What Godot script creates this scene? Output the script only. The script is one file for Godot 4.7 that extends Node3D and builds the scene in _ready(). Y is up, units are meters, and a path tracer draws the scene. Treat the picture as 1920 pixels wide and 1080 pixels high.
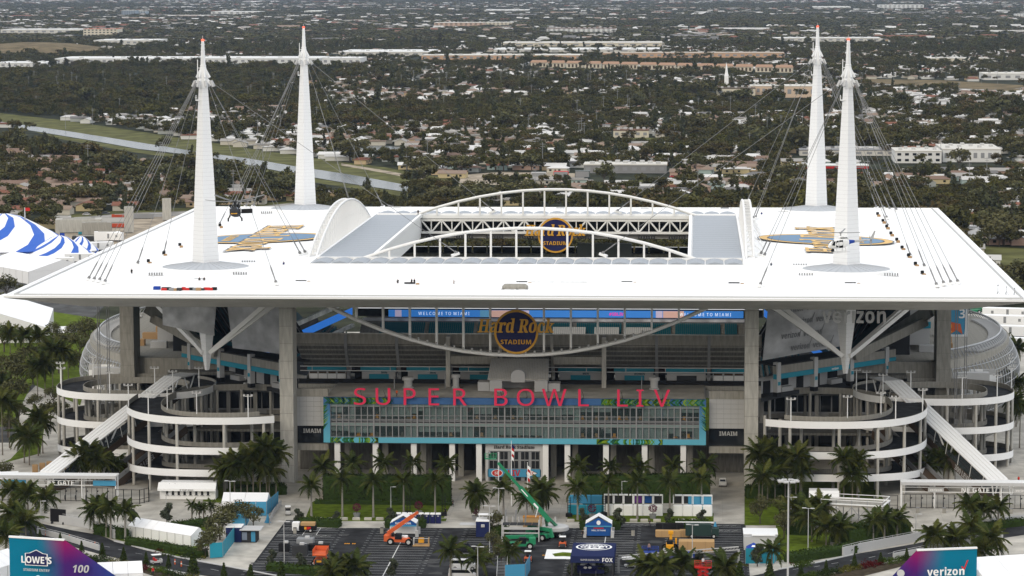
extends Node3D
# Aerial view of a canopied stadium with four masts,suburb behind. Units are metres; +x right,-z away from the camera.
# z = 0 is the front edge of the roof; y = 0 the plaza.

var taken := {}
var mats := {}
var texs := {}
var bakes := {}
var rng := RandomNumberGenerator.new()
const UP := Vector3.UP
var I := Transform3D.IDENTITY


class MB:
	var v := PackedVector3Array()
	var n := PackedVector3Array()
	var c := PackedColorArray()
	var uv := PackedVector2Array()
	var col = null

	func vert(p: Vector3, nn: Vector3, t := Vector2.ZERO):
		v.push_back(p)
		n.push_back(nn)
		uv.push_back(t)
		c.push_back(col if col != null else Color.WHITE)

	func tri(a: Vector3, b: Vector3, d: Vector3):
		var nn := (b - a).cross(d - a).normalized()
		vert(a, nn)
		vert(d, nn)
		vert(b, nn)

	func quad(a: Vector3, b: Vector3, d: Vector3, e: Vector3):
		tri(a, b, d)
		tri(a, d, e)

	func quad_uv(a: Vector3, b: Vector3, d: Vector3, e: Vector3):
		var nn := (b - a).cross(d - a).normalized()
		var p := [a, d, b, a, e, d]
		var t := [Vector2(0,1),Vector2(1,0),Vector2(1,1),Vector2(0,1),Vector2(0,0),Vector2(1,0)]
		for i in 6:
			vert(p[i], nn, t[i])

	func quad_n(a: Vector3,b: Vector3,d: Vector3,e: Vector3,na: Vector3,nb: Vector3,nd: Vector3,ne: Vector3):
		vert(a, na)
		vert(d, nd)
		vert(b, nb)
		vert(a, na)
		vert(e, ne)
		vert(d, nd)

	func box(c0: Vector3, s: Vector3, t := Transform3D.IDENTITY):
		var h := s * 0.5
		var p := PackedVector3Array()
		for i in 8:
			p.push_back(t * (c0 + Vector3(h.x * (1 if i & 1 else -1),h.y * (1 if i & 2 else -1),h.z * (1 if i & 4 else -1))))
		quad(p[4], p[5], p[7], p[6])
		quad(p[1], p[0], p[2], p[3])
		quad(p[5], p[1], p[3], p[7])
		quad(p[0], p[4], p[6], p[2])
		quad(p[6], p[7], p[3], p[2])
		quad(p[0], p[1], p[5], p[4])

	func span(lo: Vector3, hi: Vector3, t := Transform3D.IDENTITY):
		box((lo + hi) * 0.5, hi - lo, t)

	func bevel_box(c0: Vector3, s: Vector3, r: float, t := Transform3D.IDENTITY):
		var h := s * 0.5
		var rings := [[-h.y, 0.0], [h.y - r, 0.0], [h.y, r]]
		var prev := PackedVector3Array()
		for g in rings:
			var q := PackedVector3Array()
			var x: float = h.x - g[1]
			var z: float = h.z - g[1]
			for k in [[x,z - r],[x - r,z],[-x + r,z],[-x,z - r],[-x,-z + r],[-x + r,-z],[x - r,-z],[x,-z + r]]:
				q.push_back(t * (c0 + Vector3(k[0], g[0], k[1])))
			if prev.size():
				for i in 8:
					quad(prev[(i + 1) % 8], prev[i], q[i], q[(i + 1) % 8])
			prev = q
		for i in range(1, 7):
			tri(prev[0], prev[i + 1], prev[i])

	func bar(a: Vector3, b: Vector3, w: float, hgt: float, hint := Vector3.UP):
		var d := (b - a)
		var f := d.normalized()
		var r := f.cross(hint)
		if r.length() < 0.01:
			r = f.cross(Vector3.RIGHT)
		r = r.normalized()
		var u := r.cross(f)
		box(Vector3.ZERO, Vector3(w, hgt, d.length()), Transform3D(Basis(r, u, -f), (a + b) * 0.5))

	func tube(a: Vector3, b: Vector3, r0: float, r1: float, k := 8, caps := true):
		var f := (b - a).normalized()
		var x := f.cross(Vector3.UP if absf(f.y) < 0.95 else Vector3.RIGHT).normalized()
		var y := x.cross(f)
		for i in k:
			var a0 := TAU * i / k
			var a1 := TAU * (i + 1) / k
			var n0 := x * cos(a0) - y * sin(a0)
			var n1 := x * cos(a1) - y * sin(a1)
			if r1 > 0.0:
				quad_n(a + n0 * r0, a + n1 * r0, b + n1 * r1, b + n0 * r1, n0, n1, n1, n0)
			else:
				tri(a + n0 * r0, a + n1 * r0, b)
			if caps:
				tri(a, a + n1 * r0, a + n0 * r0)
				if r1 > 0.0:
					tri(b, b + n0 * r1, b + n1 * r1)

	func path(p: PackedVector3Array, r: float, k := 6):
		for i in p.size() - 1:
			tube(p[i], p[i + 1], r, r, k, i == 0 or i == p.size() - 2)

	func lathe(prof: Array, k: int, t := Transform3D.IDENTITY):
		for j in prof.size() - 1:
			var r0: float = prof[j][0]
			var r1: float = prof[j + 1][0]
			var y0: float = prof[j][1]
			var y1: float = prof[j + 1][1]
			var sl := Vector2(y1 - y0, r0 - r1).normalized()
			for i in k:
				var a0 := TAU * i / k
				var a1 := TAU * (i + 1) / k
				var d0 := Vector3(cos(a0), 0, -sin(a0))
				var d1 := Vector3(cos(a1), 0, -sin(a1))
				var n0 := (t.basis * (d0 * sl.x + Vector3(0, sl.y, 0))).normalized()
				var n1 := (t.basis * (d1 * sl.x + Vector3(0, sl.y, 0))).normalized()
				var u := Vector3(0, y0, 0)
				var w := Vector3(0, y1, 0)
				quad_n(t * (d0 * r0 + u),t * (d1 * r0 + u),t * (d1 * r1 + w),t * (d0 * r1 + w),n0,n1,n1,n0)

	func flat(poly: PackedVector2Array, y: float, t := Transform3D.IDENTITY):
		var ix := Geometry2D.triangulate_polygon(poly)
		for i in range(0, ix.size(), 3):
			var a := poly[ix[i]]
			var b := poly[ix[i + 1]]
			var d := poly[ix[i + 2]]
			if (b - a).cross(d - a) > 0.0:
				var e := b
				b = d
				d = e
			tri(t * Vector3(a.x, y, a.y), t * Vector3(b.x, y, b.y), t * Vector3(d.x, y, d.y))

	func prism(poly: PackedVector2Array, y0: float, y1: float, t := Transform3D.IDENTITY):
		flat(poly, y1, t)
		var k := poly.size()
		var area := 0.0
		for i in k:
			area += poly[i].cross(poly[(i + 1) % k])
		for i in k:
			var a := poly[i]
			var b := poly[(i + 1) % k]
			if area > 0.0:
				var e := a
				a = b
				b = e
			quad(t * Vector3(a.x,y0,a.y),t * Vector3(b.x,y0,b.y),t * Vector3(b.x,y1,b.y),t * Vector3(a.x,y1,a.y))

	func plate(poly: PackedVector2Array, t: Transform3D, depth: float):
		var g := PackedVector2Array()
		for p in poly:
			g.push_back(Vector2(p.x, -p.y))
		prism(g,-depth,0.0,t * Transform3D(Basis(Vector3.RIGHT,Vector3.BACK,Vector3.DOWN),Vector3.ZERO))

	func strip(a: PackedVector3Array, b: PackedVector3Array):
		for i in a.size() - 1:
			quad(a[i], a[i + 1], b[i + 1], b[i])

	func mesh() -> ArrayMesh:
		var m := ArrayMesh.new()
		if v.is_empty():
			return m
		var arr := []
		arr.resize(Mesh.ARRAY_MAX)
		arr[Mesh.ARRAY_VERTEX] = v
		arr[Mesh.ARRAY_NORMAL] = n
		arr[Mesh.ARRAY_TEX_UV] = uv
		if col != null:
			arr[Mesh.ARRAY_COLOR] = c
		m.add_surface_from_arrays(Mesh.PRIMITIVE_TRIANGLES, arr)
		return m


func v2(a: Array) -> PackedVector2Array:
	var o = PackedVector2Array()
	for i in range(0, a.size(), 2):
		o.push_back(Vector2(a[i], a[i + 1]))
	return o


func rect2(x0: float, z0: float, x1: float, z1: float) -> PackedVector2Array:
	return v2([x0, z0, x1, z0, x1, z1, x0, z1])


func at(x: float, y: float, z: float, turn := 0.0) -> Transform3D:
	return Transform3D(Basis(UP, turn), Vector3(x, y, z))


func numbered(called: String) -> String:
	var k: int = taken.get(called, 0)
	taken[called] = k + 1
	return called if k == 0 else "%s_%03d" % [called, k]


func tag(o: Node, label := "", category := "", group := "", kind := "") -> Node:
	if label:
		o.set_meta("label", label)
	if category:
		o.set_meta("category", category)
	if group:
		o.set_meta("group", group)
	if kind:
		o.set_meta("kind", kind)
	return o


func thing(called: String,label: String,category: String,where := Vector3.ZERO,turn := 0.0,group := "") -> Node3D:
	var o = Node3D.new()
	o.name = numbered(called)
	add_child(o)
	o.position = where
	o.rotation.y = turn
	tag(o, label, category, group)
	return o


func put(b,called: String,m: Material,parent: Node = self,t := Transform3D.IDENTITY) -> MeshInstance3D:
	var o = MeshInstance3D.new()
	o.mesh = b if b is Mesh else b.mesh()
	o.material_override = m
	o.transform = t
	if parent == self:
		o.name = numbered(called)
		add_child(o)
	else:
		o.name = called
		parent.add_child(o, true)
	return o


func struct(b, called: String, m: Material) -> MeshInstance3D:
	var o = put(b, called, m)
	o.set_meta("kind", "structure")
	return o


func dup(src: Node3D,called: String,where: Vector3,turn := 0.0,label := "",group := "",sc := 1.0) -> Node3D:
	var o: Node3D = src.duplicate()
	o.name = numbered(called)
	add_child(o)
	o.transform = Transform3D(Basis(UP, turn).scaled(Vector3.ONE * sc), where)
	if label:
		o.set_meta("label", label)
	if group:
		o.set_meta("group", group)
	return o


func grey_noise(key: String,seed_: int,freq: float,lo: float,hi: float,size := 256,octaves := 4) -> ImageTexture:
	if not texs.has(key):
		var f = FastNoiseLite.new()
		f.seed = seed_
		f.noise_type = FastNoiseLite.TYPE_SIMPLEX_SMOOTH
		f.frequency = freq
		f.fractal_octaves = octaves
		var im = f.get_seamless_image(size, size)
		im.convert(Image.FORMAT_L8)
		var d = im.get_data()
		var o = PackedByteArray()
		o.resize(d.size())
		for i in d.size():
			o[i] = int(255.0 * lerpf(lo, hi, d[i] / 255.0))
		texs[key] = ImageTexture.create_from_image(Image.create_from_data(size,size,false,Image.FORMAT_L8,o))
	return texs[key]


func mat(key: String,col: Color,rough := 0.8,metal := 0.0,tex: Texture2D = null,metres := 4.0) -> StandardMaterial3D:
	if mats.has(key):
		return mats[key]
	var m = StandardMaterial3D.new()
	m.albedo_color = col.linear_to_srgb()
	m.roughness = rough
	m.metallic = metal
	m.metallic_specular = 0.5 if rough < 0.5 else (0.3 if rough < 0.7 else 0.12)
	if tex:
		m.albedo_texture = tex
		m.uv1_triplanar = true
		m.uv1_world_triplanar = true
		m.uv1_scale = Vector3.ONE / metres
	mats[key] = m
	return m


func vmat(key: String, rough := 0.8) -> StandardMaterial3D:
	if mats.has(key):
		return mats[key]
	var m = StandardMaterial3D.new()
	m.vertex_color_use_as_albedo = true
	m.roughness = rough
	m.metallic_specular = 0.12
	mats[key] = m
	return m


func glow(key: String, col: Color, energy: float) -> StandardMaterial3D:
	if mats.has(key):
		return mats[key]
	var m = StandardMaterial3D.new()
	m.albedo_color = col.linear_to_srgb()
	m.emission_enabled = true
	m.emission = col.linear_to_srgb()
	m.emission_energy_multiplier = energy
	m.roughness = 0.5
	mats[key] = m
	return m


func font(fam: String, weight := 400, italic := false) -> Font:
	var k = "%s%d%s" % [fam, weight, italic]
	if not bakes.has(k):
		var f = SystemFont.new()
		f.font_names = PackedStringArray([fam])
		f.font_weight = weight
		f.font_italic = italic
		bakes[k] = f
	return bakes[k]


func word(s: String,cap: float,depth: float,fnt: Font,slant := 0.0,stretch := 1.0) -> TextMesh:
	var m = TextMesh.new()
	m.text = s
	m.font = fnt
	m.font_size = 48
	m.pixel_size = cap / 34.3
	m.depth = depth
	return m


func letters(s: String,cap: float,depth: float,m: Material,called: String,parent: Node,t: Transform3D,fnt: Font = null,wide := 1.0,slant := 0.0) -> MeshInstance3D:
	var o = put(word(s, cap, depth, fnt if fnt else font("Droid Sans", 700)), called, m, parent)
	o.transform = t * Transform3D(Basis(Vector3(wide,0,0),Vector3(slant,1,0),Vector3(0,0,1)),Vector3.ZERO)
	return o


func _ready():
	rng.seed = 7
	var cam = Camera3D.new()
	cam.name = "camera"
	add_child(cam)
	cam.transform = Transform3D(Basis(Vector3(0.998069,-0.002576,-0.062065),Vector3(-0.003856,0.994644,-0.10329),Vector3(0.061998,0.10333,0.992713)).orthonormalized(),Vector3(42.09,121.79,676.61))
	cam.fov = 11.016
	cam.near = 1.0
	cam.far = 40000.0
	cam.current = true
	var env = Environment.new()
	var sky = Sky.new()
	var ps = ProceduralSkyMaterial.new()
	ps.sky_top_color = Color(0.93, 0.945, 0.97)
	ps.sky_horizon_color = Color(0.915, 0.92, 0.92)
	ps.sky_curve = 0.14
	ps.sky_energy_multiplier = 1.22
	ps.ground_bottom_color = Color(0.42, 0.43, 0.41)
	ps.ground_horizon_color = Color(0.62, 0.64, 0.65)
	ps.sun_angle_max = 1.0
	sky.sky_material = ps
	env.background_mode = Environment.BG_SKY
	env.sky = sky
	env.tonemap_mode = Environment.TONE_MAPPER_LINEAR
	env.tonemap_exposure = 1.0
	env.sdfgi_enabled = true
	env.ssao_enabled = true
	env.ssil_enabled = true
	env.fog_enabled = true
	env.fog_density = 0.000016
	env.fog_light_color = Color(0.74, 0.83, 0.95)
	var we = WorldEnvironment.new()
	we.name = "world"
	we.environment = env
	add_child(we)
	var sun = DirectionalLight3D.new()
	sun.name = "sun"
	sun.light_color = Color(1.0, 0.96, 0.90)
	sun.light_energy = 0.5
	sun.light_angular_distance = 32.0
	sun.shadow_enabled = true
	add_child(sun)
	sun.look_at_from_position(Vector3.ZERO, Vector3(0.36, -0.46, -0.82), UP)

	materials()
	terrain()
	stadium()
	foreground()
	beyond()


func materials():
	var fine = grey_noise("fine", 3, 0.03, 0.82, 1.0)
	var blot = grey_noise("blot", 5, 0.012, 0.68, 1.0)
	var streak = grey_noise("streak", 9, 0.02, 0.72, 1.0)
	mat("white", Color(0.80, 0.80, 0.79), 0.55)
	mat("roof", Color(0.83, 0.83, 0.82), 0.6, 0.0, grey_noise("roof", 21, 0.01, 0.955, 1.0), 30.0)
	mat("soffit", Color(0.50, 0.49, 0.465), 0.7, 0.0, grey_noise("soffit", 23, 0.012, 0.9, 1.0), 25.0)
	mat("mast", Color(0.74, 0.745, 0.745), 0.5)
	mat("seam", Color(0.56, 0.565, 0.565), 0.7)
	mat("panel", Color(0.30, 0.325, 0.355), 0.55)
	mat("skirt", Color(0.43, 0.45, 0.475), 0.6)
	mat("steel", Color(0.74, 0.735, 0.715), 0.5)
	mat("concrete",Color(0.50,0.485,0.44),0.85,0.0,grey_noise("soft",12,0.015,0.84,1.0),9.0)
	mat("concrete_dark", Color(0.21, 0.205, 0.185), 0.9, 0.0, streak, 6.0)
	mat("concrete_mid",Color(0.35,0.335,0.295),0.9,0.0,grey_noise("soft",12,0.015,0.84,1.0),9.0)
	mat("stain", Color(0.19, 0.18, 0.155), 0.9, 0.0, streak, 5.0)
	mat("paving", Color(0.54, 0.51, 0.45), 0.85, 0.0, grey_noise("pave", 14, 0.012, 0.80, 1.0), 22.0)
	mat("asphalt",Color(0.050,0.051,0.054),0.9,0.0,grey_noise("tar",17,0.008,0.62,1.0,512,6),26.0)
	mat("asphalt_old", Color(0.10, 0.10, 0.098), 0.9, 0.0, blot, 30.0)
	mat("ramp_deck", Color(0.048, 0.05, 0.055), 0.85, 0.0, blot, 12.0)
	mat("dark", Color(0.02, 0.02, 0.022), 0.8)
	mat("charcoal", Color(0.045, 0.046, 0.048), 0.75)
	mat("grey", Color(0.24, 0.245, 0.25), 0.6)
	mat("light_grey", Color(0.46, 0.46, 0.455), 0.7)
	mat("alu", Color(0.33, 0.34, 0.35), 0.45, 0.3)
	mat("cable", Color(0.22, 0.22, 0.22), 0.6, 0.3)
	mat("mullion", Color(0.27, 0.27, 0.275), 0.5)
	mat("teal", Color(0.02, 0.24, 0.33), 0.6)
	mat("teal_dark", Color(0.012, 0.085, 0.11), 0.7)
	mat("banner_grey", Color(0.70, 0.705, 0.715), 0.8, 0.0, blot, 20.0)
	mat("pink", Color(0.76, 0.035, 0.10), 0.5)
	mat("gold", Color(0.60, 0.31, 0.04), 0.5)
	mat("navy", Color(0.012, 0.014, 0.075), 0.5)
	mat("roof_gold", Color(0.66, 0.42, 0.14), 0.6)
	mat("roof_blue", Color(0.115, 0.21, 0.33), 0.6)
	mat("roof_ink", Color(0.07, 0.075, 0.085), 0.6)
	mat("line", Color(0.55, 0.55, 0.53), 0.8)
	mat("amber_line", Color(0.52, 0.24, 0.03), 0.8)
	mat("grass", Color(0.125, 0.175, 0.018), 0.95, 0.0, grey_noise("lawn", 31, 0.02, 0.7, 1.0), 16.0)
	mat("hedge", Color(0.030, 0.050, 0.012), 0.95)
	mat("rubber", Color(0.012, 0.012, 0.012), 0.9)
	mat("red", Color(0.50, 0.02, 0.015), 0.5)
	mat("orange", Color(0.58, 0.10, 0.02), 0.45)
	mat("yellow", Color(0.70, 0.32, 0.02), 0.5)
	mat("lift_green", Color(0.008, 0.20, 0.085), 0.45)
	mat("blue", Color(0.012, 0.05, 0.30), 0.5)
	mat("booth_navy", Color(0.012, 0.02, 0.085), 0.5)
	mat("sky_blue", Color(0.06, 0.27, 0.44), 0.6)
	mat("wood", Color(0.42, 0.27, 0.13), 0.8)
	mat("card", Color(0.36, 0.23, 0.12), 0.8)
	mat("brown", Color(0.085, 0.060, 0.042), 0.8)
	mat("tent", Color(0.80, 0.80, 0.80), 0.6)
	mat("black", Color(0.008, 0.008, 0.009), 0.6)
	mat("soil", Color(0.45, 0.38, 0.29), 0.95, 0.0, blot, 40.0)
	mat("trunk", Color(0.30, 0.28, 0.25), 0.9, 0.0, fine, 2.0)
	mat("bark", Color(0.09, 0.075, 0.06), 0.9)
	mat("water", Color(0.09, 0.105, 0.11), 0.2).metallic_specular = 0.08
	for k in ["concrete", "concrete_mid", "stain", "concrete_dark"]:
		mats[k].uv1_scale = Vector3(0.30, 0.045, 0.30)
	mat("ground",Color(0.060,0.066,0.040),0.95,0.0,grey_noise("ground",41,0.02,0.45,1.0,512),260.0)
	mat("verge", Color(0.135, 0.135, 0.050), 0.95, 0.0, blot, 60.0)
	mat("dry_grass", Color(0.20, 0.155, 0.085), 0.95, 0.0, blot, 90.0)
	mat("road_pale", Color(0.33, 0.315, 0.29), 0.9, 0.0, blot, 40.0)
	mat("stripe_blue", Color(0.035, 0.12, 0.48), 0.6)
	mat("red_oxide", Color(0.42, 0.07, 0.035), 0.8)
	mat("stain_dark", Color(0.026, 0.026, 0.028), 0.8)
	mat("asphalt_patch", Color(0.066, 0.066, 0.066), 0.9)
	mat("bed", Color(0.075, 0.06, 0.04), 0.95, 0.0, blot, 5.0)
	mat("violet", Color(0.12, 0.03, 0.2), 0.5)
	mat("navy_cloth", Color(0.018, 0.025, 0.075), 0.8)
	mat("orange_wood", Color(0.42, 0.19, 0.05), 0.8)
	mat("truck_green", Color(0.012, 0.035, 0.03), 0.4)
	mats["leaf"] = vmat("leaf", 0.7)
	var g = mat("glass", Color(0.10, 0.16, 0.16), 0.04)
	g.transparency = BaseMaterial3D.TRANSPARENCY_ALPHA
	g.albedo_color.a = 0.12
	mat("blind", Color(0.20, 0.255, 0.245), 0.8)
	mat("dark_glass", Color(0.012, 0.014, 0.017), 0.06)


const RX := 117.5      # half width of the roof
const RZ := -270.0     # its far edge
const OX := 40.0       # half width of the opening
const OZ0 := -66.0
const OZ1 := -204.0


func roof_y(x: float, z: float) -> float:
	var dx = clampf((RX - absf(x)) / (RX - 55.0), 0.0, 1.0)
	var dz = clampf(minf(-z, z - RZ) / 62.0, 0.0, 1.0)
	var k = minf(dx, dz)
	return 49.0 + 2.6 * (1.0 - (1.0 - k) * (1.0 - k))


func stadium():
	canopy()
	masts()
	pylons()
	east_front()
	office()
	bowl()
	for s in [-1, 1]:
		corner(s)
		ramps(s)
		escalator(s)


func canopy():
	var t = thing("canopy_roof","huge flat white roof canopy with a rectangular opening over the stadium","roof")
	var b = MB.new()
	var xs = PackedFloat32Array([-RX,-111,-104,-96,-86,-74,-64,-53.5,-OX,-20,0,20,OX,53.5,64,74,86,96,104,111,RX])
	var zs = PackedFloat32Array([0,-6,-13,-22,-33,-44,-54,OZ0,-100,-135,-170,OZ1,-216,-226,-237,-248,-257,-264,RZ])
	for i in xs.size() - 1:
		for j in zs.size() - 1:
			var cx = (xs[i] + xs[i + 1]) * 0.5
			var cz = (zs[j] + zs[j + 1]) * 0.5
			if absf(cx) < OX and cz < OZ0 and cz > OZ1:
				continue
			var p = []
			for q in [[i, j], [i + 1, j], [i + 1, j + 1], [i, j + 1]]:
				p.push_back(Vector3(xs[q[0]], roof_y(xs[q[0]], zs[q[1]]), zs[q[1]]))
			b.quad(p[0], p[1], p[2], p[3])
	put(b, "roof_membrane", mats.roof, t)
	var seam = MB.new()
	for k in range(-11, 12):
		var x = k * 9.8
		for z in [[-1.0, OZ0 + 8.0], [OZ1 - 10.0, RZ + 1.0]]:
			var n = 8
			for i in n:
				var z0: float = lerpf(z[0], z[1], float(i) / n)
				var z1: float = lerpf(z[0], z[1], float(i + 1) / n)
				seam.bar(Vector3(x, roof_y(x, z0) + 0.02, z0), Vector3(x, roof_y(x, z1) + 0.02, z1), 0.12, 0.1)
	put(seam, "standing_seam", mats.white, t)
	b = MB.new()
	for q in [[-RX, 0.0, RX, 0.0], [RX, 0.0, RX, RZ], [RX, RZ, -RX, RZ], [-RX, RZ, -RX, 0.0]]:
		b.bar(Vector3(q[0], 48.93, q[1]), Vector3(q[2], 48.93, q[3]), 0.5, 0.5)
	put(b, "roof_lip", mats.white, t)
	b = MB.new()
	for q in [[-115.6,-1.9,115.6,-1.9],[115.6,-1.9,115.6,RZ + 1.9],[-115.6,RZ + 1.9,-115.6,-1.9]]:
		b.bar(Vector3(q[0], 49.25, q[1]), Vector3(q[2], 49.25, q[3]), 0.35, 0.4)
	put(b, "gutter_kerb", mats.light_grey, t)
	var a = 15.5
	b = MB.new()
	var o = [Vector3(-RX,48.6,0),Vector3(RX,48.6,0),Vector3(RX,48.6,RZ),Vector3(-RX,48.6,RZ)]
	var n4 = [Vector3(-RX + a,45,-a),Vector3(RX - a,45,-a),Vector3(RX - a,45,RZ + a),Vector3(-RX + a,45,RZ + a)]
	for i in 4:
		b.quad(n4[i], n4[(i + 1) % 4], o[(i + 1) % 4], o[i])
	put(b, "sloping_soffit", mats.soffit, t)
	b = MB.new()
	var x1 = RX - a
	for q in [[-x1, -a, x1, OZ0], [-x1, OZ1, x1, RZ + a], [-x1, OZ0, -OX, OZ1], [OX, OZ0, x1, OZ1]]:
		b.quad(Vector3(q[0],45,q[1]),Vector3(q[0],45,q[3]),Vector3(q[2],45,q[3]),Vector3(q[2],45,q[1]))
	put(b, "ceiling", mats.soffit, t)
	b = MB.new()
	var top = 51.75
	b.span(Vector3(-OX, 50.8, OZ1 - 0.3), Vector3(OX, top, OZ1))
	b.quad(Vector3(-OX,45,OZ0),Vector3(-OX,45,OZ1),Vector3(-OX,top,OZ1),Vector3(-OX,top,OZ0))
	b.quad(Vector3(OX, 45, OZ1), Vector3(OX, 45, OZ0), Vector3(OX, top, OZ0), Vector3(OX, top, OZ1))
	b.quad(Vector3(OX, 45, OZ0), Vector3(-OX, 45, OZ0), Vector3(-OX, top, OZ0), Vector3(OX, top, OZ0))
	put(b, "opening_curb", mats.white, t)
	for s in [-1, 1]:
		for k in 23:
			b = MB.new()
			var z0 = lerpf(OZ0, OZ1, k / 23.0) - 0.12
			var z1 = lerpf(OZ0, OZ1, (k + 1) / 23.0) + 0.12
			var xa = s * (OX + 0.8)
			var xb = s * 53.2
			b.box(Vector3((xa + xb) * 0.5, 51.72, (z0 + z1) * 0.5), Vector3(absf(xb - xa), 0.3, z0 - z1))
			put(b, "skylight_panel", mats.panel, t)
	for zz in [[-53.6, -64.6], [-205.6, -215.0]]:
		for k in 23:
			b = MB.new()
			var xa = lerpf(-53.2, 53.2, k / 23.0) + 0.16
			var xb = lerpf(-53.2, 53.2, (k + 1) / 23.0) - 0.16
			var prev = []
			for i in 5:
				var f = i / 4.0
				var yy = 51.72 + 0.55 * sin(PI * f)
				var x = lerpf(xa, xb, f)
				if i:
					b.quad(Vector3(prev[0],prev[1],zz[0]),Vector3(x,yy,zz[0]),Vector3(x,yy,zz[1]),Vector3(prev[0],prev[1],zz[1]))
					b.quad(Vector3(prev[0],51.5,zz[0]),Vector3(x,51.5,zz[0]),Vector3(x,yy,zz[0]),Vector3(prev[0],prev[1],zz[0]))
				prev = [x, yy]
			put(b, "skylight_cushion", mats.panel, t)
	b = MB.new()
	for s in [-1, 1]:
		b.span(Vector3(s * 53.6 - 0.3, 51.2, -216), Vector3(s * 53.6 + 0.3, 52.0, -53.0))
		b.span(Vector3(s * OX - 0.4, 51.2, OZ1), Vector3(s * OX + 0.4, 52.1, OZ0))
	b.span(Vector3(-53.2, 51.2, -53.4), Vector3(53.2, 51.75, -52.9))
	b.span(Vector3(-53.2, 51.2, -65.5), Vector3(53.2, 52.3, -64.8))
	b.span(Vector3(-53.2, 51.2, -205.6), Vector3(53.2, 52.2, -204.9))
	put(b, "skylight_curb", mats.white, t)
	arch(t, Vector3(-OX - 1.5, 51.9, OZ0 - 0.3), Vector3(OX + 1.5, 51.9, OZ0 - 0.3), 7.6, 13, 0.42)
	arch(t, Vector3(-OX - 1.5, 51.9, OZ1 + 0.3), Vector3(OX + 1.5, 51.9, OZ1 + 0.3), 7.6, 13, 0.42)
	for s in [-1, 1]:
		for d in [0.0, 1.9]:
			arch(t,Vector3(s * (54.3 + d),51.4,OZ0 - 5.0),Vector3(s * (54.3 + d),51.4,OZ1 + 6.0),9.7,27,0.30)
		b = MB.new()
		for k in 27:
			var f = (k + 0.5) / 27.0
			var z = lerpf(OZ0 - 5.0, OZ1 + 6.0, f)
			var y = 51.4 + 9.7 * (1.0 - pow(2.0 * f - 1.0, 2.0))
			b.tube(Vector3(s * 54.3, y, z), Vector3(s * 56.2, y, z), 0.12, 0.12, 5, false)
			b.tube(Vector3(s * 54.3,lerpf(51.4,y,0.5),z - 1.2),Vector3(s * 56.2,y,z + 1.2),0.08,0.08,5,false)
			if k % 3 == 0:
				b.tube(Vector3(s * 56.2,y * 0.55 + 51.4 * 0.45,z),Vector3(s * 59.5,51.2,z),0.1,0.1,5,false)
		put(b, "arch_bracing", mats.steel, t)
	b = MB.new()
	var zt = OZ1 - 0.6
	for y in [50.3, 46.6]:
		b.box(Vector3(0, y, zt), Vector3(2 * OX, 0.7, 0.6))
	put(b, "truss_chord", mats.steel, t)
	for k in 27:
		var x = lerpf(-OX, OX, k / 26.0)
		b = MB.new()
		b.tube(Vector3(x, 46.6, zt), Vector3(x, 50.3, zt), 0.2, 0.2, 6, false)
		if k < 26:
			var x2 = lerpf(-OX, OX, (k + 1) / 26.0)
			if k % 2 == 0:
				b.tube(Vector3(x, 50.3, zt), Vector3(x2, 46.6, zt), 0.3, 0.3, 6, false)
			else:
				b.tube(Vector3(x, 46.6, zt), Vector3(x2, 50.3, zt), 0.3, 0.3, 6, false)
		put(b, "truss_web", mats.steel, t)
	for k in 9:
		b = MB.new()
		var x = lerpf(-OX + 4, OX - 4, k / 8.0)
		for i in 7:
			b.box(Vector3(x + (i - 3) * 0.75, 45.2, zt + 0.6), Vector3(0.5, 0.9, 0.5))
		b.box(Vector3(x, 45.75, zt + 0.6), Vector3(5.4, 0.12, 0.2))
		put(b, "floodlight_bar", mats.charcoal, t)
	b = MB.new()
	var zc = -38.0
	var half = 45.5
	var segs = 14
	var pts = PackedVector3Array()
	for k in segs + 1:
		var u = -1.0 + 2.0 * k / segs
		pts.push_back(Vector3(-1.4 + u * half, 31.0 + 11.6 * u * u, zc))
	for d in [0.0, -1.3]:
		for k in segs:
			b.tube(pts[k] + Vector3(0, 0, d), pts[k + 1] + Vector3(0, 0, d), 0.42, 0.42, 8)
	b.tube(pts[0], pts[0] + Vector3(-6.5, 4.0, 0), 0.42, 0.42, 8)
	b.tube(pts[segs], pts[segs] + Vector3(6.5, 4.0, 0), 0.42, 0.42, 8)
	put(b, "hanging_arch_chord", mats.steel, t)
	for k in range(1, segs):
		b = MB.new()
		b.box(Vector3(pts[k].x, (pts[k].y + 45.0) * 0.5, zc), Vector3(0.42, 45.0 - pts[k].y, 0.42))
		b.box(Vector3(pts[k].x + 0.1,(pts[k].y + 45.0) * 0.5,zc - 1.3),Vector3(0.34,45.0 - pts[k].y,0.34))
		put(b, "hanging_post", mats.steel, t)
	for k in range(3, segs - 2):
		for i in 3:
			var p = pts[k].lerp(pts[k + 1], i / 3.0)
			b = MB.new()
			b.tube(p + Vector3(0, 0.4, 0.2), p + Vector3(0, 1.0, 0.5), 0.22, 0.3, 7)
			put(b, "floodlight", mats.light_grey, t)
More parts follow.
